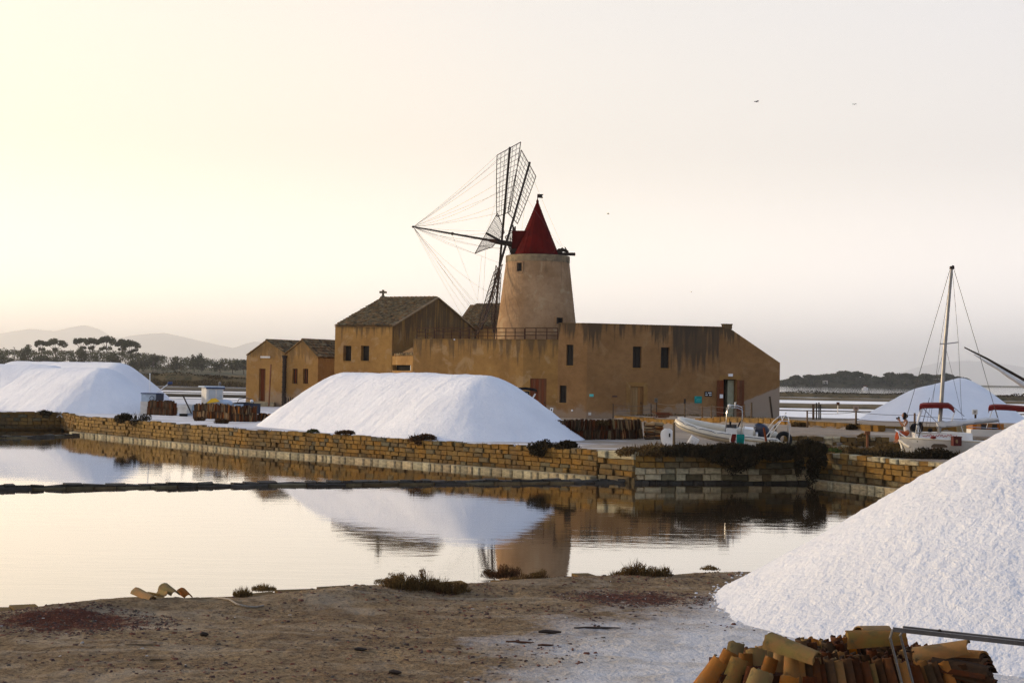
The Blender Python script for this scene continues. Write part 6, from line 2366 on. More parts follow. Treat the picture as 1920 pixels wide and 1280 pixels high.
build('keel', MB().box((c.x, c.y, 1.73), (1.5, .05, .06)), WOOD, dd)
pk = thing('picket', 'row of short dark pickets in front of the right shed', 'fence', (Lp(540, 755).x, LY + 6, 1.1))
for k in range(9):
    a = Lp(532 + k * 4.2, 757, 6)
    build('stake', MB().tube([(a.x, a.y, 1.0), (a.x, a.y, Lp(540, 744 + (k % 3), 6).z)], .04, 5), WOOD_DARK, pk)
# canopy boat behind the middle heap
CY = 92.0
def Cp(px, py, dy=0.0):
    return P(px, py, CY + dy)
cbt = thing('awning_boat', 'boat hidden by the middle salt heap showing its black bent canopy', 'boat', (Cp(985, 790).x, CY, 1.12))
rows = []
for w in np.linspace(-.7, .7, 5):
    rows.append([Cp(px, py, w) for px, py in ((944, 735), (952, 729.5), (968, 726.5), (985, 725.5), (1000, 727.5), (1007, 730), (1008, 736))])
cm = MB().grid(rows)
lower = [[p - Vector((0, 0, .16)) for p in r_] for r_ in rows]
cm.grid(lower[::-1])
cm.grid([lower[0], rows[0]])
cm.grid([[r_[-1] for r_ in lower], [r_[-1] for r_ in rows]])
cmo = build('canopy', cm, BLACKFAB, cbt, smooth=50)
for pts, r_ in ((((1004, 738), (987, 764), (975, 785)), .05), (((999, 750), (1002, 775), (1003, 790)), .03), (((950, 735), (965, 785)), .03)):
    build('strut', MB().tube([Cp(x, y, -.6) for x, y in pts], r_, 6), WHITEP, cmo)
hl = MB()
rows = []
for k in np.linspace(0, 1, 8):
    x = Cp(925, 780).x + 3.2 * k
    w = .8 * math.sin(.5 + k * 2.2)
    rows.append([(x, CY - w, 1.75), (x, CY - w * .7, 1.15), (x, CY + w * .7, 1.15), (x, CY + w, 1.75)])
hl.grid(rows)
hl.poly([rows[-1][k] for k in range(4)])
hl.poly([rows[0][k] for k in (3, 2, 1, 0)])
build('hull', hl, WHITE_DIRTY, cbt, smooth=40)
# far motor boat on the sea
BY = 1000.0
def Bp(px, py, dy=0.0):
    return P(px, py, BY + dy)
c = Bp(1622, 728)
fb = thing('motor_boat', 'tiny far motor boat with red top on the open water before the island', 'boat', (c.x, BY, 0))
hl = MB()
rows = []
for k in np.linspace(0, 1, 7):
    x = c.x - 1.9 + 3.8 * k
    w = .8 * min(1, (1 - k) * 2 + .05)
    rows.append([(x, BY - w, .75 + .3 * k), (x, BY - w * .7, -.2), (x, BY + w * .7, -.2), (x, BY + w, .75 + .3 * k)])
hl.grid(rows)
hl.poly([rows[0][k] for k in range(4)])
build('hull', hl, WHITE_PL, fb)
build('cabin', MB().box((c.x - .1, BY, 1.25), (1.5, 1.1, .95)), WHITE_PL, fb)
build('awning', MB().box((c.x + .2, BY, 2.1), (2.2, 1.3, .35)), REDFAB, fb)
build('mast', MB().tube([(c.x - .8, BY, 1.5), (c.x - .8, BY, 3.2)], .06, 5), IRON, fb)

# ================================================================== ROPE FENCES AND SIGN POSTS
def fence(label, posts, Y_of=None, strands=(.9, .6, .3), group=None):
    """posts: (px, base py, top py, r) ; ropes sag between neighbours"""
    fe = None
    tops = []
    for px, pb_, pt_, r in posts:
        q = None
        lo_, hi_ = 30.0, 160.0
        for _ in range(40):                        # depth at which the ground is seen at this pixel
            md = (lo_ + hi_) / 2
            w_ = P(px, pb_, md)
            if w_.z > plat_z(w_.x, md):
                lo_ = md
            else:
                hi_ = md
        Y = md
        a, b = P(px, pb_, Y), P(px, pt_, Y)
        if fe is None:
            fe = thing('rope_fence', label, 'fence', (a.x, a.y, a.z))
        build('post', MB().tube([a - Vector((0, 0, .2)), b], [r, r * .85], 7), WOOD_DARK if r < .045 else WOOD, fe)
        tops.append((a, b))
    for (a, b), (c_, d) in zip(tops[:-1], tops[1:]):
        for f in strands:
            p, q = a + (b - a) * f, c_ + (d - c_) * f
            build('rope', MB().tube(sag(p, q, .02 * (q - p).length, 8), .012, 4), WIRE, fe)
    return fe, tops
f1, t1 = fence('rope fence on thin posts in front of the long mill house', [(1149.5, 789, 756, .04), (1221, 781, 757, .04), (1231, 783, 753, .04), (1284, 785, 752, .05), (1317, 787, 761, .05), (1334, 789, 758, .05), (1396, 792, 757, .05), (1409, 788, 754, .06)])
f2, t2 = fence('rope fence on posts between the mill house and the right salt heap', [(1513.5, 801, 770, .05), (1605, 803, 768, .055), (1715, 806, 774, .055), (1836, 806, 783, .05)], strands=(.88, .5, .15))
def placard(label, px, py, w, h, Y, mat, marks=True):
    c = P(px, py, Y - .07)
    k = Y / FPX
    s = thing('sign_board', label, 'sign', c)
    build('board', MB().box(c, (w * k, .03, h * k)), mat, s)
    if marks:
        mb = MB().box(c + Vector((0, -.02, .12 * h * k)), (w * k * .55, .008, h * k * .12)).box(c + Vector((0, -.02, -.12 * h * k)), (w * k * .4, .008, h * k * .12))
        build('lettering', mb, IRON, s)
    return s
placard('small dark board on the third thin fence post left of the brown door', 1230, 750, 6, 8, t1[2][0].y, pmat('grey_board', (.12, .11, .09), None, 4))
placard('dark narrow board on the fence post midway along the mill house', 1284, 752, 4, 9, t1[3][0].y, WOOD_DARK, False)
placard('small white and black plate low on the first thin fence post', 1148, 788, 5, 4.5, t1[0][0].y, WHITE_DIRTY)
placard('square pale brown sign board on the fence post left of the right salt heap', 1605, 765, 9.5, 9, t2[1][0].y, pmat('pale_brown_board', (.36, .26, .19), None, 4))
placard('square white sign board on the fence post behind the sailing boat boom', 1828, 772, 9.5, 9, t2[3][0].y - .5, WHITE_DIRTY)
tag(build('sign_post', MB().tube([P(1829, 806, t2[3][0].y - .4), P(1829, 776, t2[3][0].y - .4)], .05, 6), WOOD_DARK), 'dark post carrying the white sign behind the sailing boat', 'post')
sp = thing('sign_post', 'leaning little white sign with a dark figure by the tall brown door', 'sign', (*g2(1028, 790), 1.1))
Ys = G(1028, 790, 1.1).y
build('stick', MB().tube([P(1028, 790, Ys), P(1033, 766, Ys)], .03, 5), CREAM, sp)
build('plate', MB().box(P(1034, 768, Ys - .05), (6 * Ys / FPX, .03, 7.5 * Ys / FPX), 0, 0, R(8)), WHITEP, sp)
build('figure', MB().box(P(1034, 768, Ys - .09), (2.2 * Ys / FPX, .02, 3.5 * Ys / FPX), 0, 0, R(8)), IRON, sp)
def ground_y(px, py):
    lo_, hi_ = 30.0, 165.0
    for _ in range(40):
        md = (lo_ + hi_) / 2
        w_ = P(px, py, md)
        if w_.z > plat_z(w_.x, md):
            lo_ = md
        else:
            hi_ = md
    return md
for px, top, r, lab, mt in ((1525, 757, .085, 'pale thick post, leftmost of the four by the salt pans', WOOD), (1531, 755, .05, 'thin dark post, second of the four by the salt pans', WOOD_DARK), (1535.5, 754, .05, 'tallest thin dark post, third of the four by the salt pans', WOOD_DARK), (1538.5, 758, .045, 'rightmost thin dark post of the four by the salt pans', WOOD_DARK)):
    Y = ground_y(px, 786)
    a, b = P(px, 786, Y), P(px, top, Y)
    tag(build('post', MB().tube([a - Vector((0, 0, .2)), b], r, 7), mt), lab, 'post', 'posts by the salt pans')
Y = ground_y(1449, 792)
tag(build('post', MB().tube([P(1449.5, 794, Y), P(1443, 743, Y)], .06, 6), WOOD_DARK), 'tall dark pole leaning left at the right corner of the mill house', 'pole')
post('brown weathered post with a crosspiece on the rubble wall', 1626, 836, 810, 69.6, .06, WOOD_RED)
tag(build('crosspiece', MB().box(P(1626.5, 811, 69.5), (.22, .12, .14)), WOOD_RED), 'little block nailed on the weathered post by the rubble wall', 'block')
c = P(1571, 758, 205)
s_ = thing('sign_post', 'tiny far sign on a pale post out among the salt pans', 'sign', (c.x, 205, 0))
build('pole', MB().tube([(c.x, 205, -.2), (c.x, 205, c.z)], .06, 5), CREAM, s_)
build('plate', MB().box((c.x, 204.9, c.z + .1), (.4, .05, .4)), RUST, s_)
# heap of red planks by the brown door
c = G(1247, 783, 1.3)
Yh = ground_y(1247, 786)
c = P(1240, 784, Yh)
sp = thing('plank_pile', 'low pile of reddish planks by the fence right of the brown door', 'planks', c)
rr = random.Random(3)
for k in range(7):
    build('plank', MB().box(c + Vector((rr.uniform(-.25, .35), rr.uniform(-.2, .2), .05 + .055 * k)), (rr.uniform(.7, 1.2), .14, .045), rr.uniform(-.2, .2)), WOOD_RED, sp)
# lamps on the wall and terrace
h = hole(E_, A_, 1070.5, 766.5, 1076, 772)
oE, eE, nE = frame_of(E_, A_)
tag(build('wall_lamp', MB().ball(oE + eE * ((h[0] + h[1]) / 2) + Vector((0, 0, (h[2] + h[3]) / 2)) + nE * .08, .075), WHITEP, smooth=60), 'small round white wall lamp low beside the little window', 'lamp')
tag(build('floor_lamp', MB().ball(P(852, 636.5, 118), .06), WHITEP, smooth=60), 'small white lamp on the terrace edge behind the railing', 'lamp')

# ================================================================== PERSON
def skin_body(name, verts, edges, radii, mat, parent, sub=2):
    me = bpy.data.meshes.new(name)
    o0 = ORG[parent.name]
    me.from_pydata([tuple(Vector(v) - o0) for v in verts], edges, [])
    me.materials.append(mat)
    o = bpy.data.objects.new(name, me)
    COL.objects.link(o)
    o.parent = parent
    ORG[o.name] = o0
    sk = o.modifiers.new('skin', 'SKIN')
    sk.use_smooth_shade = True
    for i, r in enumerate(radii):
        me.skin_vertices[0].data[i].radius = (r, r) if not isinstance(r, tuple) else r
    me.skin_vertices[0].data[0].use_root = True
    ss = o.modifiers.new('sub', 'SUBSURF')
    ss.levels = ss.render_levels = sub
    return o
PYY = SY + .35
hip = P(1700, 812, PYY)
pr = thing('person', 'woman in white top sitting on the yacht bow with a camera at her eye', 'person', hip)
H = lambda dx, dy, dz: hip + Vector((dx, dy, dz))
bv = [H(0, 0, 0), H(0, 0, .16), H(-.02, 0, .36), H(-.05, 0, .50), H(-.075, 0, .58), H(-.09, 0, .64),
      H(-.02, -.15, .47), H(-.14, -.19, .28), H(-.30, -.07, .50),            # near arm
      H(-.02, .15, .47), H(-.14, .19, .28), H(-.30, .04, .50),                # far arm
      H(-.02, -.10, -.02), H(-.36, -.12, -.01), H(-.40, -.12, -.36), H(-.50, -.12, -.40),   # near leg
      H(-.02, .10, -.02), H(-.36, .12, .03), H(-.42, .12, -.34), H(-.52, .12, -.38)]
be = [(0, 1), (1, 2), (2, 3), (3, 4), (4, 5), (3, 6), (6, 7), (7, 8), (3, 9), (9, 10), (10, 11), (0, 12), (12, 13), (13, 14), (14, 15), (0, 16), (16, 17), (17, 18), (18, 19)]
br = [.13, .11, .125, .085, .048, .045, .052, .04, .026, .052, .04, .026, .085, .06, .045, .03, .085, .06, .045, .03]
skin_body('body', bv, be, br, SKIN, pr)
# clothes: a little fuller than the body
skin_body('top', [H(0, 0, .06), H(0, 0, .16), H(-.02, 0, .36), H(-.04, 0, .47), H(-.02, -.14, .46), H(-.02, .14, .46)], [(0, 1), (1, 2), (2, 3), (3, 4), (3, 5)], [.145, .128, .142, .10, .07, .07], CLOTHW, pr)
skin_body('trousers', [H(0, 0, .0), H(0, 0, .06), H(-.03, -.10, -.02), H(-.36, -.12, -.01), H(-.395, -.12, -.30), H(-.03, .10, -.02), H(-.36, .12, .03), H(-.41, .12, -.28)], [(0, 1), (0, 2), (2, 3), (3, 4), (0, 5), (5, 6), (6, 7)], [.14, .142, .10, .078, .062, .10, .078, .062], CLOTHO, pr)
hd = H(-.115, 0, .735)
head = MB()
rows = []
for i in range(13):
    a = -math.pi / 2 + math.pi * i / 12
    row = []
    for k in range(17):
        t = 2 * math.pi * k / 16
        x, y, z = .092 * math.cos(a) * math.cos(t), .074 * math.cos(a) * math.sin(t), .112 * math.sin(a)
        if z < 0:
            x = x * (1 - .25 * (-z / .112)) - .012 * (-z / .112)
        fx = -x
        if abs(y) < .03 and fx > .05:
            if -.03 < z < .03:
                x -= .022 * (1 - abs(y) / .03) * (1 - abs(z + .006) / .036)     # nose
            if -.055 < z < -.035:
                x -= .006
        row.append(hd + Vector((x, y, z)))
    rows.append(row)
head.grid(rows)
ho_ = build('head', head, SKIN, pr, smooth=180)
for s in (-1, 1):
    build('eye', MB().ball(hd + Vector((-.078, s * .030, .012)), (.012, .013, .009)), pmat('eye_white_%d' % (s + 1), (.6, .58, .55), None, 4, .3), ho_)
    build('ear', MB().ball(hd + Vector((.005, s * .075, -.005)), (.022, .012, .032)), SKIN, ho_, smooth=60)
build('mouth', MB().ball(hd + Vector((-.082, 0, -.052)), (.008, .022, .006)), pmat('lips', (.28, .08, .07), None, 4), ho_)
hr = MB()
rows = []
for i in range(10):
    a = math.pi / 2 - (math.pi * .72) * i / 9
    row = []
    for k in range(15):
        t = R(-128) + R(256) * k / 14
        row.append(hd + Vector((.105 * math.cos(a) * math.cos(t) + .012, .088 * math.cos(a) * math.sin(t), .126 * math.sin(a) + .008 - (.0 if i < 7 else .03 * (i - 6)))))
    rows.append(row)
hr.grid(rows)
build('hair', hr, HAIR, ho_, smooth=180)
build('bun', MB().ball(hd + Vector((.11, 0, -.02)), (.06, .065, .075)), HAIR, ho_, smooth=60)
# hands: palm and five fingers each, curled round the camera
cam_c = H(-.335, -.01, .615)
for s in (-1, 1):
    w_ = H(-.30, -.07 if s < 0 else .04, .50)
    pm = cam_c + Vector((.03, s * .065, -.05))
    vs = [w_, w_ + (pm - w_) * .5, pm]
    es = [(0, 1), (1, 2)]
    rs = [.026, .032, .034]
    for f, (dz, ln) in enumerate(((.035, .062), (.012, .07), (-.012, .066), (-.034, .052))):
        b = len(vs)
        k0 = pm + Vector((-.025, s * .008, dz))
        vs += [k0, k0 + Vector((-ln * .55, s * .004, .006)), k0 + Vector((-ln, -s * .022, .010))]
        es += [(2, b), (b, b + 1), (b + 1, b + 2)]
        rs += [.0105, .0095, .008]
    b = len(vs)
    vs += [pm + Vector((.012, -s * .022, -.02)), pm + Vector((-.005, -s * .045, -.005))]
    es += [(2, b), (b, b + 1)]
    rs += [.012, .0095]
    skin_body('hand', vs, es, rs, SKIN, pr, 1)
cm_ = thing('camera', 'black camera held up by the woman on the yacht', 'camera', cam_c)
cmb = MB().box(cam_c, (.055, .13, .085))
build('camera_body', cmb, BLACKR, cm_)
build('lens', MB().tube([cam_c + Vector((-.027, 0, -.005)), cam_c + Vector((-.11, 0, -.005))], .035, 10), BLACKR, cm_)
build('viewfinder', MB().box(cam_c + Vector((.0, 0, .058)), (.05, .05, .03)), BLACKR, cm_)

# ================================================================== BIRDS
def bird(px, py, Y, span, lab, roll):
    c = P(px, py, Y)
    b = thing('bird', lab, 'bird', c, 'birds far up in the sky')
    M = Matrix.Translation(c) @ Matrix.Rotation(roll, 4, 'Z')
    body = MB().tube([(-.28, 0, 0), (-.16, 0, .02), (0, 0, 0), (.2, 0, 0), (.34, 0, .0)], [.015, .06, .085, .05, .01], 7)
    build('body', xf(M, body), BIRDM, b, smooth=60)
    for s in (-1, 1):
        w = MB().slab([(-.10, s * .04, .03), (.12, s * .04, .02), (.10, s * span * .3, .13), (.06, s * span * .5, .06), (-.05, s * span * .28, .15)], .015)
        build('wing', xf(M, w), BIRDM, b)
    build('tail', xf(M, MB().slab([(.28, -.03, 0), (.48, -.09, 0), (.48, .09, 0), (.28, .03, 0)], .012)), BIRDM, b)
bird(1418, 191, 230, 1.1, 'dark bird in the upper sky, largest and left of the upper pair', .6)
bird(1602, 196, 330, 1.0, 'dark bird in the upper sky, right of the upper pair', 1.2)
bird(1140, 401, 330, .9, 'dark bird low in the sky right of the mill cap', .3)
bird(1296, 547, 520, .9, 'faint bird just above the long mill house roof', .9)
# ================================================================== PLANTS ON THE BANKS AND WALLS
def twig_shrub(name, label, cat, c, rx, ry, h, n, mats, lw=.012, leaves=900, ls=.035, lean=.45, group=None, lumps=5):
    """low branching saltbush: thin woody twigs and many small fleshy leaves"""
    t = thing(name, label, cat, c, group)
    V, F = blades(n, c[0], c[1], c[2], rx, ry, h * 1.1, lw, lean)
    np_mesh('twigs', V, F, mats[0], t)
    k = lumps
    pts = []
    for i in range(k):
        a = RNG.uniform(0, 6.28)
        q = RNG.uniform(0, .75)
        lc = (c[0] + rx * q * math.cos(a), c[1] + ry * q * math.sin(a), c[2] + h * RNG.uniform(.25, .55))
        pts.append(ellipsoid_pts(leaves // k, lc, (rx * .42, ry * .45, h * .42), .2))
    C = np.concatenate(pts)
    C[:, 2] = np.maximum(C[:, 2], c[2] - .02)
    np_mesh('foliage', *leaf_quads(C, ls, 1.8, up=.4), mats[0], t)
    return t
def on_ground(px, py):
    q = G(px, py, .40)
    for _ in range(6):
        q = G(px, py, ground_z(q.x, q.y))
    return q
def bank_shrub(label, px0, px1, pyb, pyt, leaf, n, leaves, lean=.35, cat='shrub', name='shrub', ls=.026):
    c = on_ground((px0 + px1) / 2, pyb)
    k = c.y / FPX
    rx = (px1 - px0) / 2 * k
    h = (pyb - pyt) * k * 1.5
    z = ground_z(c.x, c.y)
    t = thing(name, label, cat, (c.x, c.y, z), 'shrubs on the near bank')
    r = random.Random(int(px0))
    m = max(3, int((px1 - px0) / 13))
    bl, pts = [], []
    for i in range(m):
        u = -1 + 2 * (i + .5) / m + r.uniform(-.12, .12)
        hh = h * r.uniform(.45, 1.0) * (1 - .35 * u * u)
        x, y = c.x + rx * u, c.y + r.uniform(0, .35)
        zz = ground_z(x, y)
        bl.append(blades(n // m, x, y, zz, rx / m * 2.1, .16, hh * 1.15, .0065, lean))
        for j in range(3):
            q = r.uniform(.15, .75)
            pts.append(ellipsoid_pts(leaves // (3 * m), (x + r.uniform(-.08, .08), y + r.uniform(-.06, .06), zz + hh * q * .8), (rx / m * 1.2, .14, hh * .26), .1))
    V1, F1 = merge(bl)
    C = np.concatenate(pts)
    C[:, 2] = np.maximum(C[:, 2], z - .03)
    V2, F2 = leaf_quads(C, ls, 2.2, up=1.0)
    np_mesh('foliage', *merge([(V1, F1), (V2, F2)]), leaf, t)
    return t
bank_shrub('widest dark spiky saltbush on the near bank, below the middle salt heap reflection', 722, 870, 1107, 1074, LEAF_OLIVE, 1500, 5200, .28)
bank_shrub('small flat saltbush tuft at the left of the widest bush on the near bank', 705, 745, 1094, 1079, LEAF_OLIVE, 260, 700, .5)
bank_shrub('reddish saltbush on the near bank left of the tower reflection', 910, 972, 1083, 1060, LEAF_RED, 600, 1800, .35)
bank_shrub('dark saltbush on the near bank right against the tower reflection', 966, 1022, 1084, 1064, LEAF_OLIVE, 500, 1600, .4)
bank_shrub('dark upright saltbush on the near bank beside the big salt heap', 1152, 1254, 1078, 1052, LEAF_OLIVE, 1100, 2800, .28)
bank_shrub('tiny tuft on the near bank just left of the big salt heap', 1318, 1346, 1066, 1058, LEAF_DRY, 400, 260, .4, ls=.02)
for lab, a, b, yb, yt in (('dry orange grass tuft on the near bank beside the rope end', 438, 468, 1118, 1094), ('dry orange grass tuft on the bank edge right of the first tuft', 472, 514, 1106, 1089)):
    c = on_ground((a + b) / 2, yb)
    k = c.y / FPX
    V, F = blades(420, c.x, c.y + .1, ground_z(c.x, c.y), (b - a) / 2 * k, .18, (yb - yt) * k * 1.15, .007, .38)
    tag(np_mesh('grass_tuft', V, F, LEAF_DRY), lab, 'grass tuft', 'dry grass tufts on the near bank')

def wall_shrub(label, px0, px1, pyb, pyt, Y, leaf, n=500, leaves=3000, ls=.07, hang=0.0, group='shrubs on the stone walls', lumps=8):
    a, b = P(px0, pyb, Y), P(px1, pyb, Y)
    k = Y / FPX
    h = (pyb - pyt) * k
    rx = abs(b.x - a.x) / 2
    c = Vector(((a.x + b.x) / 2, Y, (a.z + b.z) / 2))
    t = thing('shrub', label, 'shrub', c, group)
    ry = max(.35, min(rx * .6, .9))
    V, F = blades(n, c.x, c.y, c.z, rx * .95, ry, h * 1.35, .022, .4)
    np_mesh('twigs', V, F, leaf, t)
    pts = []
    rr_ = random.Random(int(px0 * 7))
    for i in range(lumps):
        u = rr_.uniform(-.8, .8)
        lh = h * rr_.uniform(.3, .62) * math.sqrt(max(.15, 1 - u * u))
        lc = (c.x + rx * u, c.y + ry * rr_.uniform(-.5, .5), c.z + lh)
        pts.append(ellipsoid_pts(leaves // lumps, lc, (rx * .34 + .05, ry * .5, h * .40), .25))
    if hang:
        for i in range(max(3, lumps // 2)):
            u = rr_.uniform(-.75, .75)
            hh = hang * k * (1 - abs(u)) * rr_.uniform(.6, 1.1)
            lc = (c.x + rx * u, c.y - ry * .75, c.z - hh * .5)
            pts.append(ellipsoid_pts(leaves // lumps, lc, (rx * .30, .3, hh * .6 + .1), .25))
    np_mesh('foliage', *leaf_quads(np.concatenate(pts), ls, 1.6), leaf, t)
    return t
def wy(px, z=1.15):     # depth of the wall head at this pixel column
    for Y in np.arange(50, 125, .25):
        q = P(px, 700, Y)
        if Y >= np.interp(q.x, fxs, fys):
            return Y + .35
    return 80
for lab, a, b, yb, yt, lf, hg in (
        ('small dark shrub on the far left wall in front of the salt', 65, 98, 777, 767, LEAF_DARK, 0),
        ('long dark shrub hanging over the wall below the front left salt heap', 220, 283, 788, 772, LEAF_DARK, 8),
        ('little weedy tuft on the wall below the wheelhouse boat', 364, 384, 788, 780, LEAF_RED, 0),
        ('little weedy tuft on the wall left of the middle salt heap foot', 402, 428, 793, 783, LEAF_RED, 0),
        ('low grey green tuft on the wall under the left end of the middle salt heap', 574, 600, 810, 804, LEAF_SCRUB, 0),
        ('low reddish tuft with a spike on the wall under the middle salt heap', 628, 668, 813, 805, LEAF_RED, 0),
        ('round reddish dark shrub on the wall head below the middle salt heap', 759, 817, 828, 811, LEAF_RED, 3),
        ('big dark shrub on the wall at the right foot of the middle salt heap', 992, 1050, 846, 822, LEAF_DARK, 10),
        ('thinner dark shrub right next to the big one at the middle heap foot', 1040, 1085, 841, 824, LEAF_DARK, 0)):
    wall_shrub(lab, a, b, yb, yt, wy((a + b) / 2) - .25, lf, 180, 1500 if b - a > 40 else 500, .085, hg, lumps=7)
BYs = WB[0].y
for lab, a, b, yb, yt, lf, hg, lv in (
        ('dry brown green shrub left on top of the pond wall behind the corner pier', 1160, 1250, 851, 832, LEAF_OLIVE, 0, 2600),
        ('dry brown shrub on the pond wall in front of the white boat seats', 1235, 1335, 852, 829, LEAF_DARK, 0, 3200),
        ('big black green shrub hanging over the pond wall below the rubber boat', 1318, 1425, 850, 828, LEAF_DARK, 34, 5200),
        ('wide dark shrub on the pond wall below the covered outboard', 1405, 1490, 850, 826, LEAF_DARK, 8, 3600),
        ('tall dark shrub filling the inner corner of the pond walls down to the water', 1478, 1548, 852, 822, LEAF_DARK, 58, 5200)):
    wall_shrub(lab, a, b, yb + 3, yt, BYs + .45, lf, 700, lv, .085, hg, lumps=16)
for lab, a, b, yb, yt, Y, lf, hg, lv in (
        ('dry yellowish scrub at the foot of the rubble wall, left end', 1480, 1580, 852, 832, 66.5, LEAF_DRY, 0, 2600),
        ('dark green scrub with a fresh green patch in front of the rubble wall', 1545, 1640, 857, 834, 65.3, LEAF_OLIVE, 0, 3000),
        ('fresh bright green tuft in the scrub before the rubble wall', 1552, 1576, 849, 839, 64.5, LEAF_GREEN, 0, 500),
        ('dry brown scrub in the middle in front of the rubble wall', 1620, 1690, 858, 832, 65.0, LEAF_DRY, 0, 2600),
        ('black green shrub below the yacht bow', 1590, 1720, 864, 842, 62.5, LEAF_DARK, 6, 4200),
        ('black green shrub in front of the yacht hull', 1690, 1800, 866, 838, 62.0, LEAF_DARK, 0, 4200)):
    wall_shrub(lab, a, b, yb + 3, yt, Y, lf, 600, lv, .085, hg, lumps=16, group='scrub before the rubble wall')
for lab, a, b, yb, yt, lf in (('round grey green bush on the ground right of the mill house corner', 1482, 1512, 800, 788, LEAF_OLIVE), ('dark bush at the foot of the pale brown sign', 1588, 1619, 806, 792, LEAF_DARK), ('small plants on the rubble wall left of the weathered post', 1612, 1630, 822, 810, LEAF_OLIVE), ('low green plants on the right tile rows', 1105, 1145, 796, 786, LEAF_OLIVE)):
    Y = ground_y((a + b) / 2, yb) if 'rows' not in lab and 'rubble' not in lab else (75.5 if 'rows' in lab else 70.6)
    wall_shrub(lab, a, b, yb, yt, Y, lf, 160, 900, .08, lumps=6, group='single bushes by the track')
# grass and weeds along wall heads, too many to count
tuft = []
for px in list(np.arange(20, 1130, 9.0)):
    if RNG.random() < .45:
        continue
    Y = wy(px) - .15
    q = P(px, 800, Y)
    tuft.append(blades(int(RNG.integers(8, 26)), q.x, q.y, plat_z(q.x, Y), .3, .2, RNG.uniform(.06, .2), .02, .5))
np_mesh('wall_weeds', *merge(tuft), LEAF_DRY, kind='stuff')
tuft = []
for k in range(150):
    x = RNG.uniform(6, 20)
    y = RNG.uniform(64.2, 70) if x < 12 else RNG.uniform(62, 69.5)
    if y < float(np.interp(x, fxs, fys)) + .3:
        continue
    tuft.append(blades(40, x, y, plat_z(x, y), .5, .4, RNG.uniform(.15, .45), .025, .5))
np_mesh('dry_grass', *merge(tuft), LEAF_DRY, kind='stuff')
tuft = []
for k in range(60):
    px = RNG.uniform(1200, 1480)
    Y = 115.0 - RNG.uniform(.3, 2.5)
    q = P(px, 785, Y)
    tuft.append(blades(20, q.x, Y, plat_z(q.x, Y), .4, .3, RNG.uniform(.1, .35), .03, .5))
np_mesh('house_foot_weeds', *merge(tuft), LEAF_DRY, kind='stuff')

# ---- near ground: shards, chips and stones
n = 20000
X = RNG.uniform(-8.5, 6.0, n)
Yv = RNG.uniform(18.6, 31.0, n)
keep = []
for i in range(n):
    e = edge_y(X[i])
    d = noise.noise((X[i] * .5, Yv[i] * .8, 3.3))
    pden = .42 + 1.3 * d
    for (cx_, cy_, rx_, ry_) in PATCHES:
        if ((X[i] - cx_) / rx_) ** 2 + ((Yv[i] - cy_) / ry_) ** 2 < 1.1:
            pden = 1.0
    if X[i] > 1.5 and Yv[i] < 26:
        pden *= .35
    keep.append(Yv[i] < e - .35 and RNG.random() < pden and math.hypot(X[i] - 10.6, Yv[i] - 26.4) > 7.2)
X, Yv = X[keep], Yv[keep]
for (cx_, cy_, rx_, ry_) in PATCHES:
    m = 3800
    a, q = RNG.uniform(0, 6.28, m), np.sqrt(RNG.uniform(0, 1.2, m))
    X = np.concatenate([X, cx_ + rx_ * q * np.cos(a)])
    Yv = np.concatenate([Yv, cy_ + ry_ * q * np.sin(a)])
n = len(X)
Z = np.array([ground_z(a, b) for a, b in zip(X, Yv)])
sz = .010 + .034 * RNG.uniform(0, 1, n) ** 4
ang = RNG.uniform(0, 6.28, n)
sz[-3800 * len(PATCHES):] *= .62
asp = RNG.uniform(.2, .7, n)
hgt = sz * RNG.uniform(.2, .6, n)
ux, uy = np.cos(ang), np.sin(ang)
def cor(a, b, c_):
    return np.stack([X + sz * (a * ux - b * asp * uy), Yv + sz * (a * uy + b * asp * ux), Z + hgt * c_], 1)
V = np.stack([cor(-1, -1, -.5), cor(1, -1, -.5), cor(1.1, 1, -.5), cor(-.9, 1, -.5), cor(-.7, -.6, 1), cor(.6, -.7, .8), cor(.7, .6, 1), cor(-.6, .5, .7)], 1).reshape(-1, 3)
b0 = np.arange(n)[:, None] * 8
F = np.concatenate([b0 + np.array(q) for q in ((4, 5, 6, 7), (0, 1, 5, 4), (1, 2, 6, 5), (2, 3, 7, 6), (3, 0, 4, 7))])
mm, tt, bb = new_mat('shard_mix')
rnd = nd(tt, 'ShaderNodeNewGeometry').outputs['Random Per Island']
rmp = nd(tt, 'ShaderNodeValToRGB')
rmp.color_ramp.interpolation = 'CONSTANT'
rmp.color_ramp.elements[0].color = (.045, .018, .010, 1)
rmp.color_ramp.elements[1].position = .45
rmp.color_ramp.elements[1].color = (.095, .028, .013, 1)
for p_, c_ in ((.74, (.05, .035, .022)), (.88, (.15, .05, .022)), (.985, (.34, .30, .25))):
    e = rmp.color_ramp.elements.new(p_)
    e.color = (*c_, 1)
tt.links.new(rnd, rmp.inputs[0])
tt.links.new(rmp.outputs[0], bb.inputs['Base Color'])
bb.inputs['Roughness'].default_value = .9
np_mesh('debris', V, F, mm, kind='stuff')
def scrap(label, px, py, l, w, h, rz, mat):
    c = on_ground(px, py)
    z = ground_z(c.x, c.y)
    r = random.Random(int(px))
    mb = MB()
    pts = [(-l / 2, 0, 0), (-l * .2, w * .1, h * .1), (l * .2, -w * .08, 0), (l / 2, w * .05, 0)]
    M = Matrix.Translation((c.x, c.y, z + h * .4)) @ Matrix.Rotation(rz, 4, 'Z')
    xf(M, mb.tube(pts, [w * .3, w * .5, w * .45, w * .2], 6, flat=h / w))
    return tag(build('wood_scrap', mb, mat, smooth=30), label, 'wood scrap', 'scraps lying on the near ground')
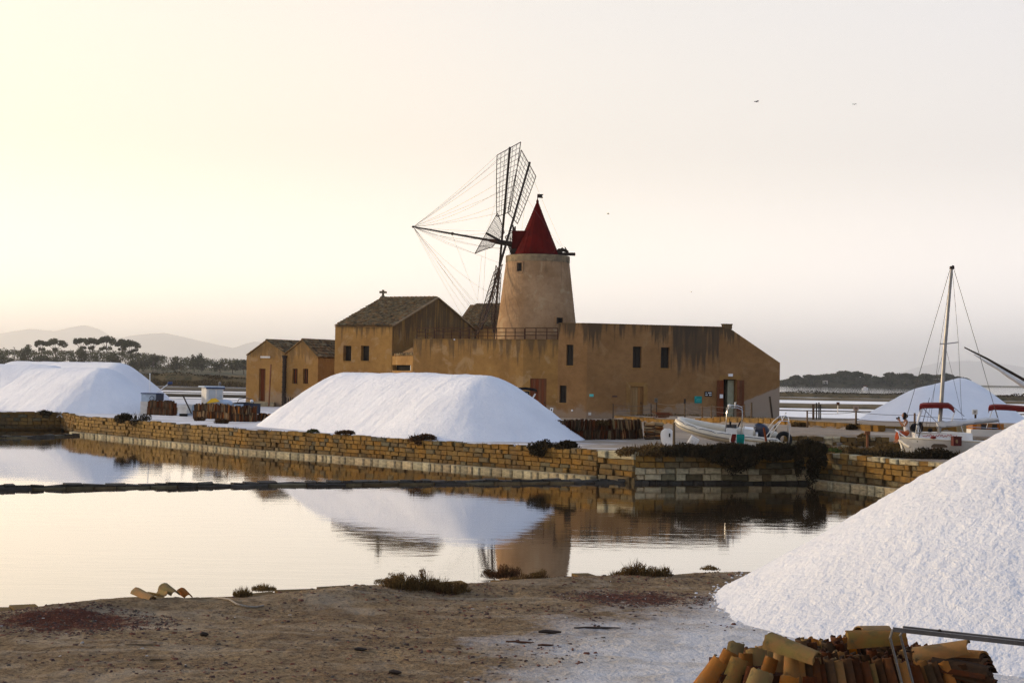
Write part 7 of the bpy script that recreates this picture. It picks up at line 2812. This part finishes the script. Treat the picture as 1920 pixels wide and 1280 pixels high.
scrap('long dark scrap of wood near the salt crust', 1120, 1178, .7, .045, .035, .12, WOOD_DARK)
scrap('short dark scrap with a thick end left of the long one', 1031, 1187, .33, .07, .06, .05, WOOD_DARK)
scrap('reddish flat scrap on the brown ground in the middle', 975, 1206, .4, .05, .03, -.1, RUST)
scrap('small reddish scrap right of the flat one', 1023, 1210, .22, .06, .03, .1, RUST)
scrap('black stump of wood low in the middle of the ground', 741, 1263, .16, .07, .06, -.2, WOOD_DARK)
scrap('dark square scrap left of the pale patch', 676, 1219, .17, .08, .05, .0, WOOD_DARK)
scrap('slim dark stick on the left ground', 270, 1209, .5, .022, .02, .1, WOOD)
scrap('short dark scrap on the left ground near the bottom', 297, 1237, .22, .03, .02, .1, WOOD)
scrap('dark chip standing up on the left ground', 383, 1191, .11, .07, .07, .4, WOOD_DARK)
# loose salt lumps round the foot of the near heap
n = 1500
a = RNG.uniform(2.2, 4.9, n)
q = 6.75 + np.abs(RNG.normal(0, .22, n))
X, Yv = 10.6 + q * np.cos(a), 26.4 + q * np.sin(a)
Z = np.array([ground_z(x_, y_) for x_, y_ in zip(X, Yv)])
sz = RNG.uniform(.006, .028, n)
ang = RNG.uniform(0, 6.28, n)
asp = RNG.uniform(.6, .95, n)
hgt = sz * .8
ux, uy = np.cos(ang), np.sin(ang)
V = np.stack([cor(-1, -1, -.5), cor(1, -1, -.5), cor(1.1, 1, -.5), cor(-.9, 1, -.5), cor(-.7, -.6, 1), cor(.6, -.7, .8), cor(.7, .6, 1), cor(-.6, .5, .7)], 1).reshape(-1, 3)
b0 = np.arange(n)[:, None] * 8
F = np.concatenate([b0 + np.array(q_) for q_ in ((4, 5, 6, 7), (0, 1, 5, 4), (1, 2, 6, 5), (2, 3, 7, 6), (3, 0, 4, 7))])
np_mesh('salt_lumps', V, F, SALT_NEAR, kind='stuff')

# ================================================================== FAR TREES
TYF = 1000.0
def crown(lumps, n, size, mat, parent, asp=1.3, shell=.3):
    pts = [ellipsoid_pts(max(6, int(n * w)), c, r, shell) for c, r, w in lumps]
    return np_mesh('crown', *leaf_quads(np.concatenate(pts), size, asp), mat, parent)
def pine(label, px0, px1, pt, pcb, pb_, seed, Y=TYF, group='tall pines on the far left shore', lumps_n=9, trunk=.32):
    """umbrella pine: bare forked trunk, wide flat crown of needle clumps"""
    r = random.Random(seed)
    k = Y / FPX
    c = P((px0 + px1) / 2, pcb, Y)
    base = P((px0 + px1) / 2 + r.uniform(-2, 2), pb_, Y)
    rx = (px1 - px0) / 2 * k
    h = (pcb - pt) * k
    t = thing('pine_tree', label, 'tree', (base.x, Y, base.z - 1), group)
    tk = MB()
    fork = Vector((c.x + r.uniform(-.5, .5), Y, base.z + (c.z - base.z) * .55))
    tk.tube([base - Vector((0, 0, 1.5)), base.lerp(fork, .5) + Vector((r.uniform(-.3, .3), 0, 0)), fork], [trunk * 1.2, trunk, trunk * .85], 6)
    lumps = []
    for i in range(lumps_n):
        u = -0.85 + 1.7 * (i + .5) / lumps_n + r.uniform(-.08, .08)
        v = r.uniform(-.7, .7)
        zz = c.z + h * (.15 + .6 * (1 - u * u)) * r.uniform(.8, 1.1)
        lc = Vector((c.x + rx * u, Y + rx * v * math.sqrt(max(0, 1 - u * u)), zz))
        lumps.append((tuple(lc), (rx * r.uniform(.28, .40), rx * .36, h * r.uniform(.28, .44)), 1 / lumps_n))
        mid = fork.lerp(lc, .5) + Vector((0, 0, -h * .1))
        tk.tube([fork, mid, lc], [trunk * .55, trunk * .32, trunk * .14], 4)
    build('trunk', tk, BARK, t)
    for i in range(3):
        lc = Vector((c.x + rx * r.uniform(-.55, .55), Y, c.z - h * r.uniform(.1, .5)))
        lumps.append((tuple(lc), (rx * .26, rx * .25, h * .22), .07))
        tk = None
    crown(lumps, int(500 + rx * 230), .75, LEAF_PINE, t)
    return t
def bush_tree(label, px0, px1, pt, pb_, seed, Y=TYF - 25, mat=None, group='round trees on the far left shore', n=None):
    r = random.Random(seed)
    k = Y / FPX
    base = P((px0 + px1) / 2, pb_, Y)
    rx = (px1 - px0) / 2 * k
    h = (pb_ - pt) * k
    t = thing('round_tree', label, 'tree', (base.x, Y, base.z - 1), group)
    tk = MB().tube([base - Vector((0, 0, 2)), base + Vector((0, 0, h * .5))], [.35, .15], 5)
    lumps = []
    for i in range(9):
        u = r.uniform(-.75, .75)
        w = r.uniform(-.3, 1) 
        lc = (base.x + rx * u, Y + r.uniform(-1, 1) * rx * .5, base.z + h * (.25 + .5 * w * math.sqrt(1 - u * u)))
        lumps.append((lc, (rx * r.uniform(.28, .42), rx * .4, h * r.uniform(.2, .3)), 1 / 9))
        tk.tube([base + Vector((0, 0, h * .2)), Vector(lc)], [.15, .06], 4)
    build('trunk', tk, BARK, t)
    crown(lumps, n or int(500 + rx * h * 22), .75, mat or LEAF_SCRUB, t)
    return t
for i, a in enumerate((('umbrella pine, left half of the leftmost pine pair on the far shore', 66, 89, 638, 650, 668), ('broad umbrella pine, right half of the leftmost pine pair', 85, 122, 636, 650, 668),
                       ('umbrella pine at the left of the middle group on the far shore', 137, 168, 634, 646, 668), ('narrow pine in the centre of the middle group', 162, 187, 634, 648, 668),
                       ('tallest umbrella pine at the right of the middle group', 182, 217, 631, 648, 668), ('umbrella pine left in the right pine group', 217, 241, 637, 650, 672), ('umbrella pine right in the right pine group', 228, 263, 639, 654, 674))):
    pine(a[0], *a[1:], seed=i + 1, Y=TYF + (i % 3) * 12)
for i, a in enumerate((('round dark tree left of the leftmost pine pair', 38, 68, 644, 690), ('broad bush under the leftmost pine pair', 66, 120, 659, 692), ('dense bush under the middle pine group', 126, 168, 646, 692), ('bush between the middle and right pine groups', 200, 228, 655, 692),
                       ('big round bush at the right foot of the pines', 243, 276, 656, 692), ('upright conical tree right of the pines', 276, 298, 660, 692), ('flat bushy tree left of the twin trees', 312, 345, 668, 693), ('smaller of the twin round trees on the right of the far shore', 355, 373, 663, 691), ('larger of the twin round trees on the right of the far shore', 365, 392, 659, 691),
                       ('ragged low tree right of the twin trees', 400, 425, 670, 694), ('thin ragged tree close to the left shed', 424, 448, 670, 694), ('bush just left of the sheds', 444, 470, 673, 696), ('low tree at the left edge of the far shore', -10, 28, 659, 690))):
    bush_tree(*a, seed=40 + i, mat=LEAF_SCRUB if i not in (0, 2, 8) else LEAF_PINE)
# continuous scrub mass under them
pts = []
for k in range(430):
    px = RNG.uniform(-60, 480)
    Y = RNG.uniform(968, 1040)
    kx = Y / FPX
    top = np.interp(px, [-60, 0, 40, 120, 240, 300, 360, 480], [653, 654, 656, 656, 658, 667, 670, 675])
    pyc = RNG.uniform(top + 4, 690 + (2 if px > 250 else -3)) if RNG.random() < .8 else top + 5
    q = P(px, pyc, Y)
    pts.append(ellipsoid_pts(70, q, (RNG.uniform(2, 5), 3, RNG.uniform(1.2, 2.6)), .3))
np_mesh('woodland', *leaf_quads(np.concatenate(pts), .75, 1.4), LEAF_SCRUB, kind='stuff')
# lamp post and pole on the far shore
a = P(27.5, 668, 960)
lp_ = thing('street_lamp', 'street lamp at the far left above the scrub', 'street lamp', a)
build('pole', MB().tube([a - Vector((0, 0, 4)), P(27.5, 653, 960), P(26, 651, 960)], .18, 6), STEEL_GREY, lp_)
build('lamp_head', MB().bar(P(24.5, 651, 960), P(28, 651.5, 960), .5, .3), STEEL_GREY, lp_)
a = P(186, 682, 955)
tag(build('utility_pole', MB().tube([a - Vector((0, 0, 4)), P(186, 661, 955)], .25, 6), pmat('pale_pole', (.3, .28, .24), None, 3)), 'pale utility pole rising behind the left salt heaps', 'pole')
# island wood
def itop(px):
    return np.interp(px, *ITOP)
pts = []
for k in range(900):
    px = RNG.uniform(1425, 1824)
    top = itop(px)
    Y = IY + RNG.uniform(-15, 45)
    lo_ = 721 + (px - 1464) * .0155
    py = top + 4.0 if RNG.random() < .45 or lo_ < top + 3 else RNG.uniform(top + 3, lo_)
    q = P(px, py, Y)
    pts.append(ellipsoid_pts(46, q, (RNG.uniform(2.5, 5), 3.5, RNG.uniform(1.2, 2.2)), .35))
np_mesh('island_wood', *leaf_quads(np.concatenate(pts), 1.3, 1.3), LEAF_PINE, kind='stuff')
for k, (px, wpx) in enumerate(((1492, 20), (1516, 22), (1583, 26), (1606, 24), (1668, 22), (1700, 24), (1735, 24), (1775, 28))):
    lab = ('round pine at the left end of the island', 'flat topped pine on the left slope of the island', 'tallest pine on the island', 'broad pine right beside the tallest island pine', 'round pine after the dip in the island wood', 'flat pine right of the dip on the island', 'pine on the island left of the yacht mast', 'pine on the right shoulder of the island')[k]
    pine(lab, px - wpx / 2, px + wpx / 2, itop(px) - 2.5, itop(px) + 4, itop(px) + 14, 70 + k, Y=IY - 10, group='pines on the island', lumps_n=7)
c = P(1547, 717.5, IY - 10)
ih = thing('island_house', 'tiny pale house at the water under the island trees', 'house', (c.x, IY - 10, 0))
build('wall', MB().box((c.x, IY - 10, c.z + .6), (4.2, 4, 3.2)), WHITE_DIRTY, ih)
build('roof', MB().prism([(c.x - 2.4, IY - 12.3), (c.x + 2.4, IY - 12.3), (c.x + 2.4, IY - 7.7), (c.x - 2.4, IY - 7.7)], c.z + 2.203, c.z + 2.5), ROOFT, ih)
build('door', MB().box((c.x + .4, IY - 12.03, c.z + .2), (.9, .06, 2)), WOOD_DARK, ih)
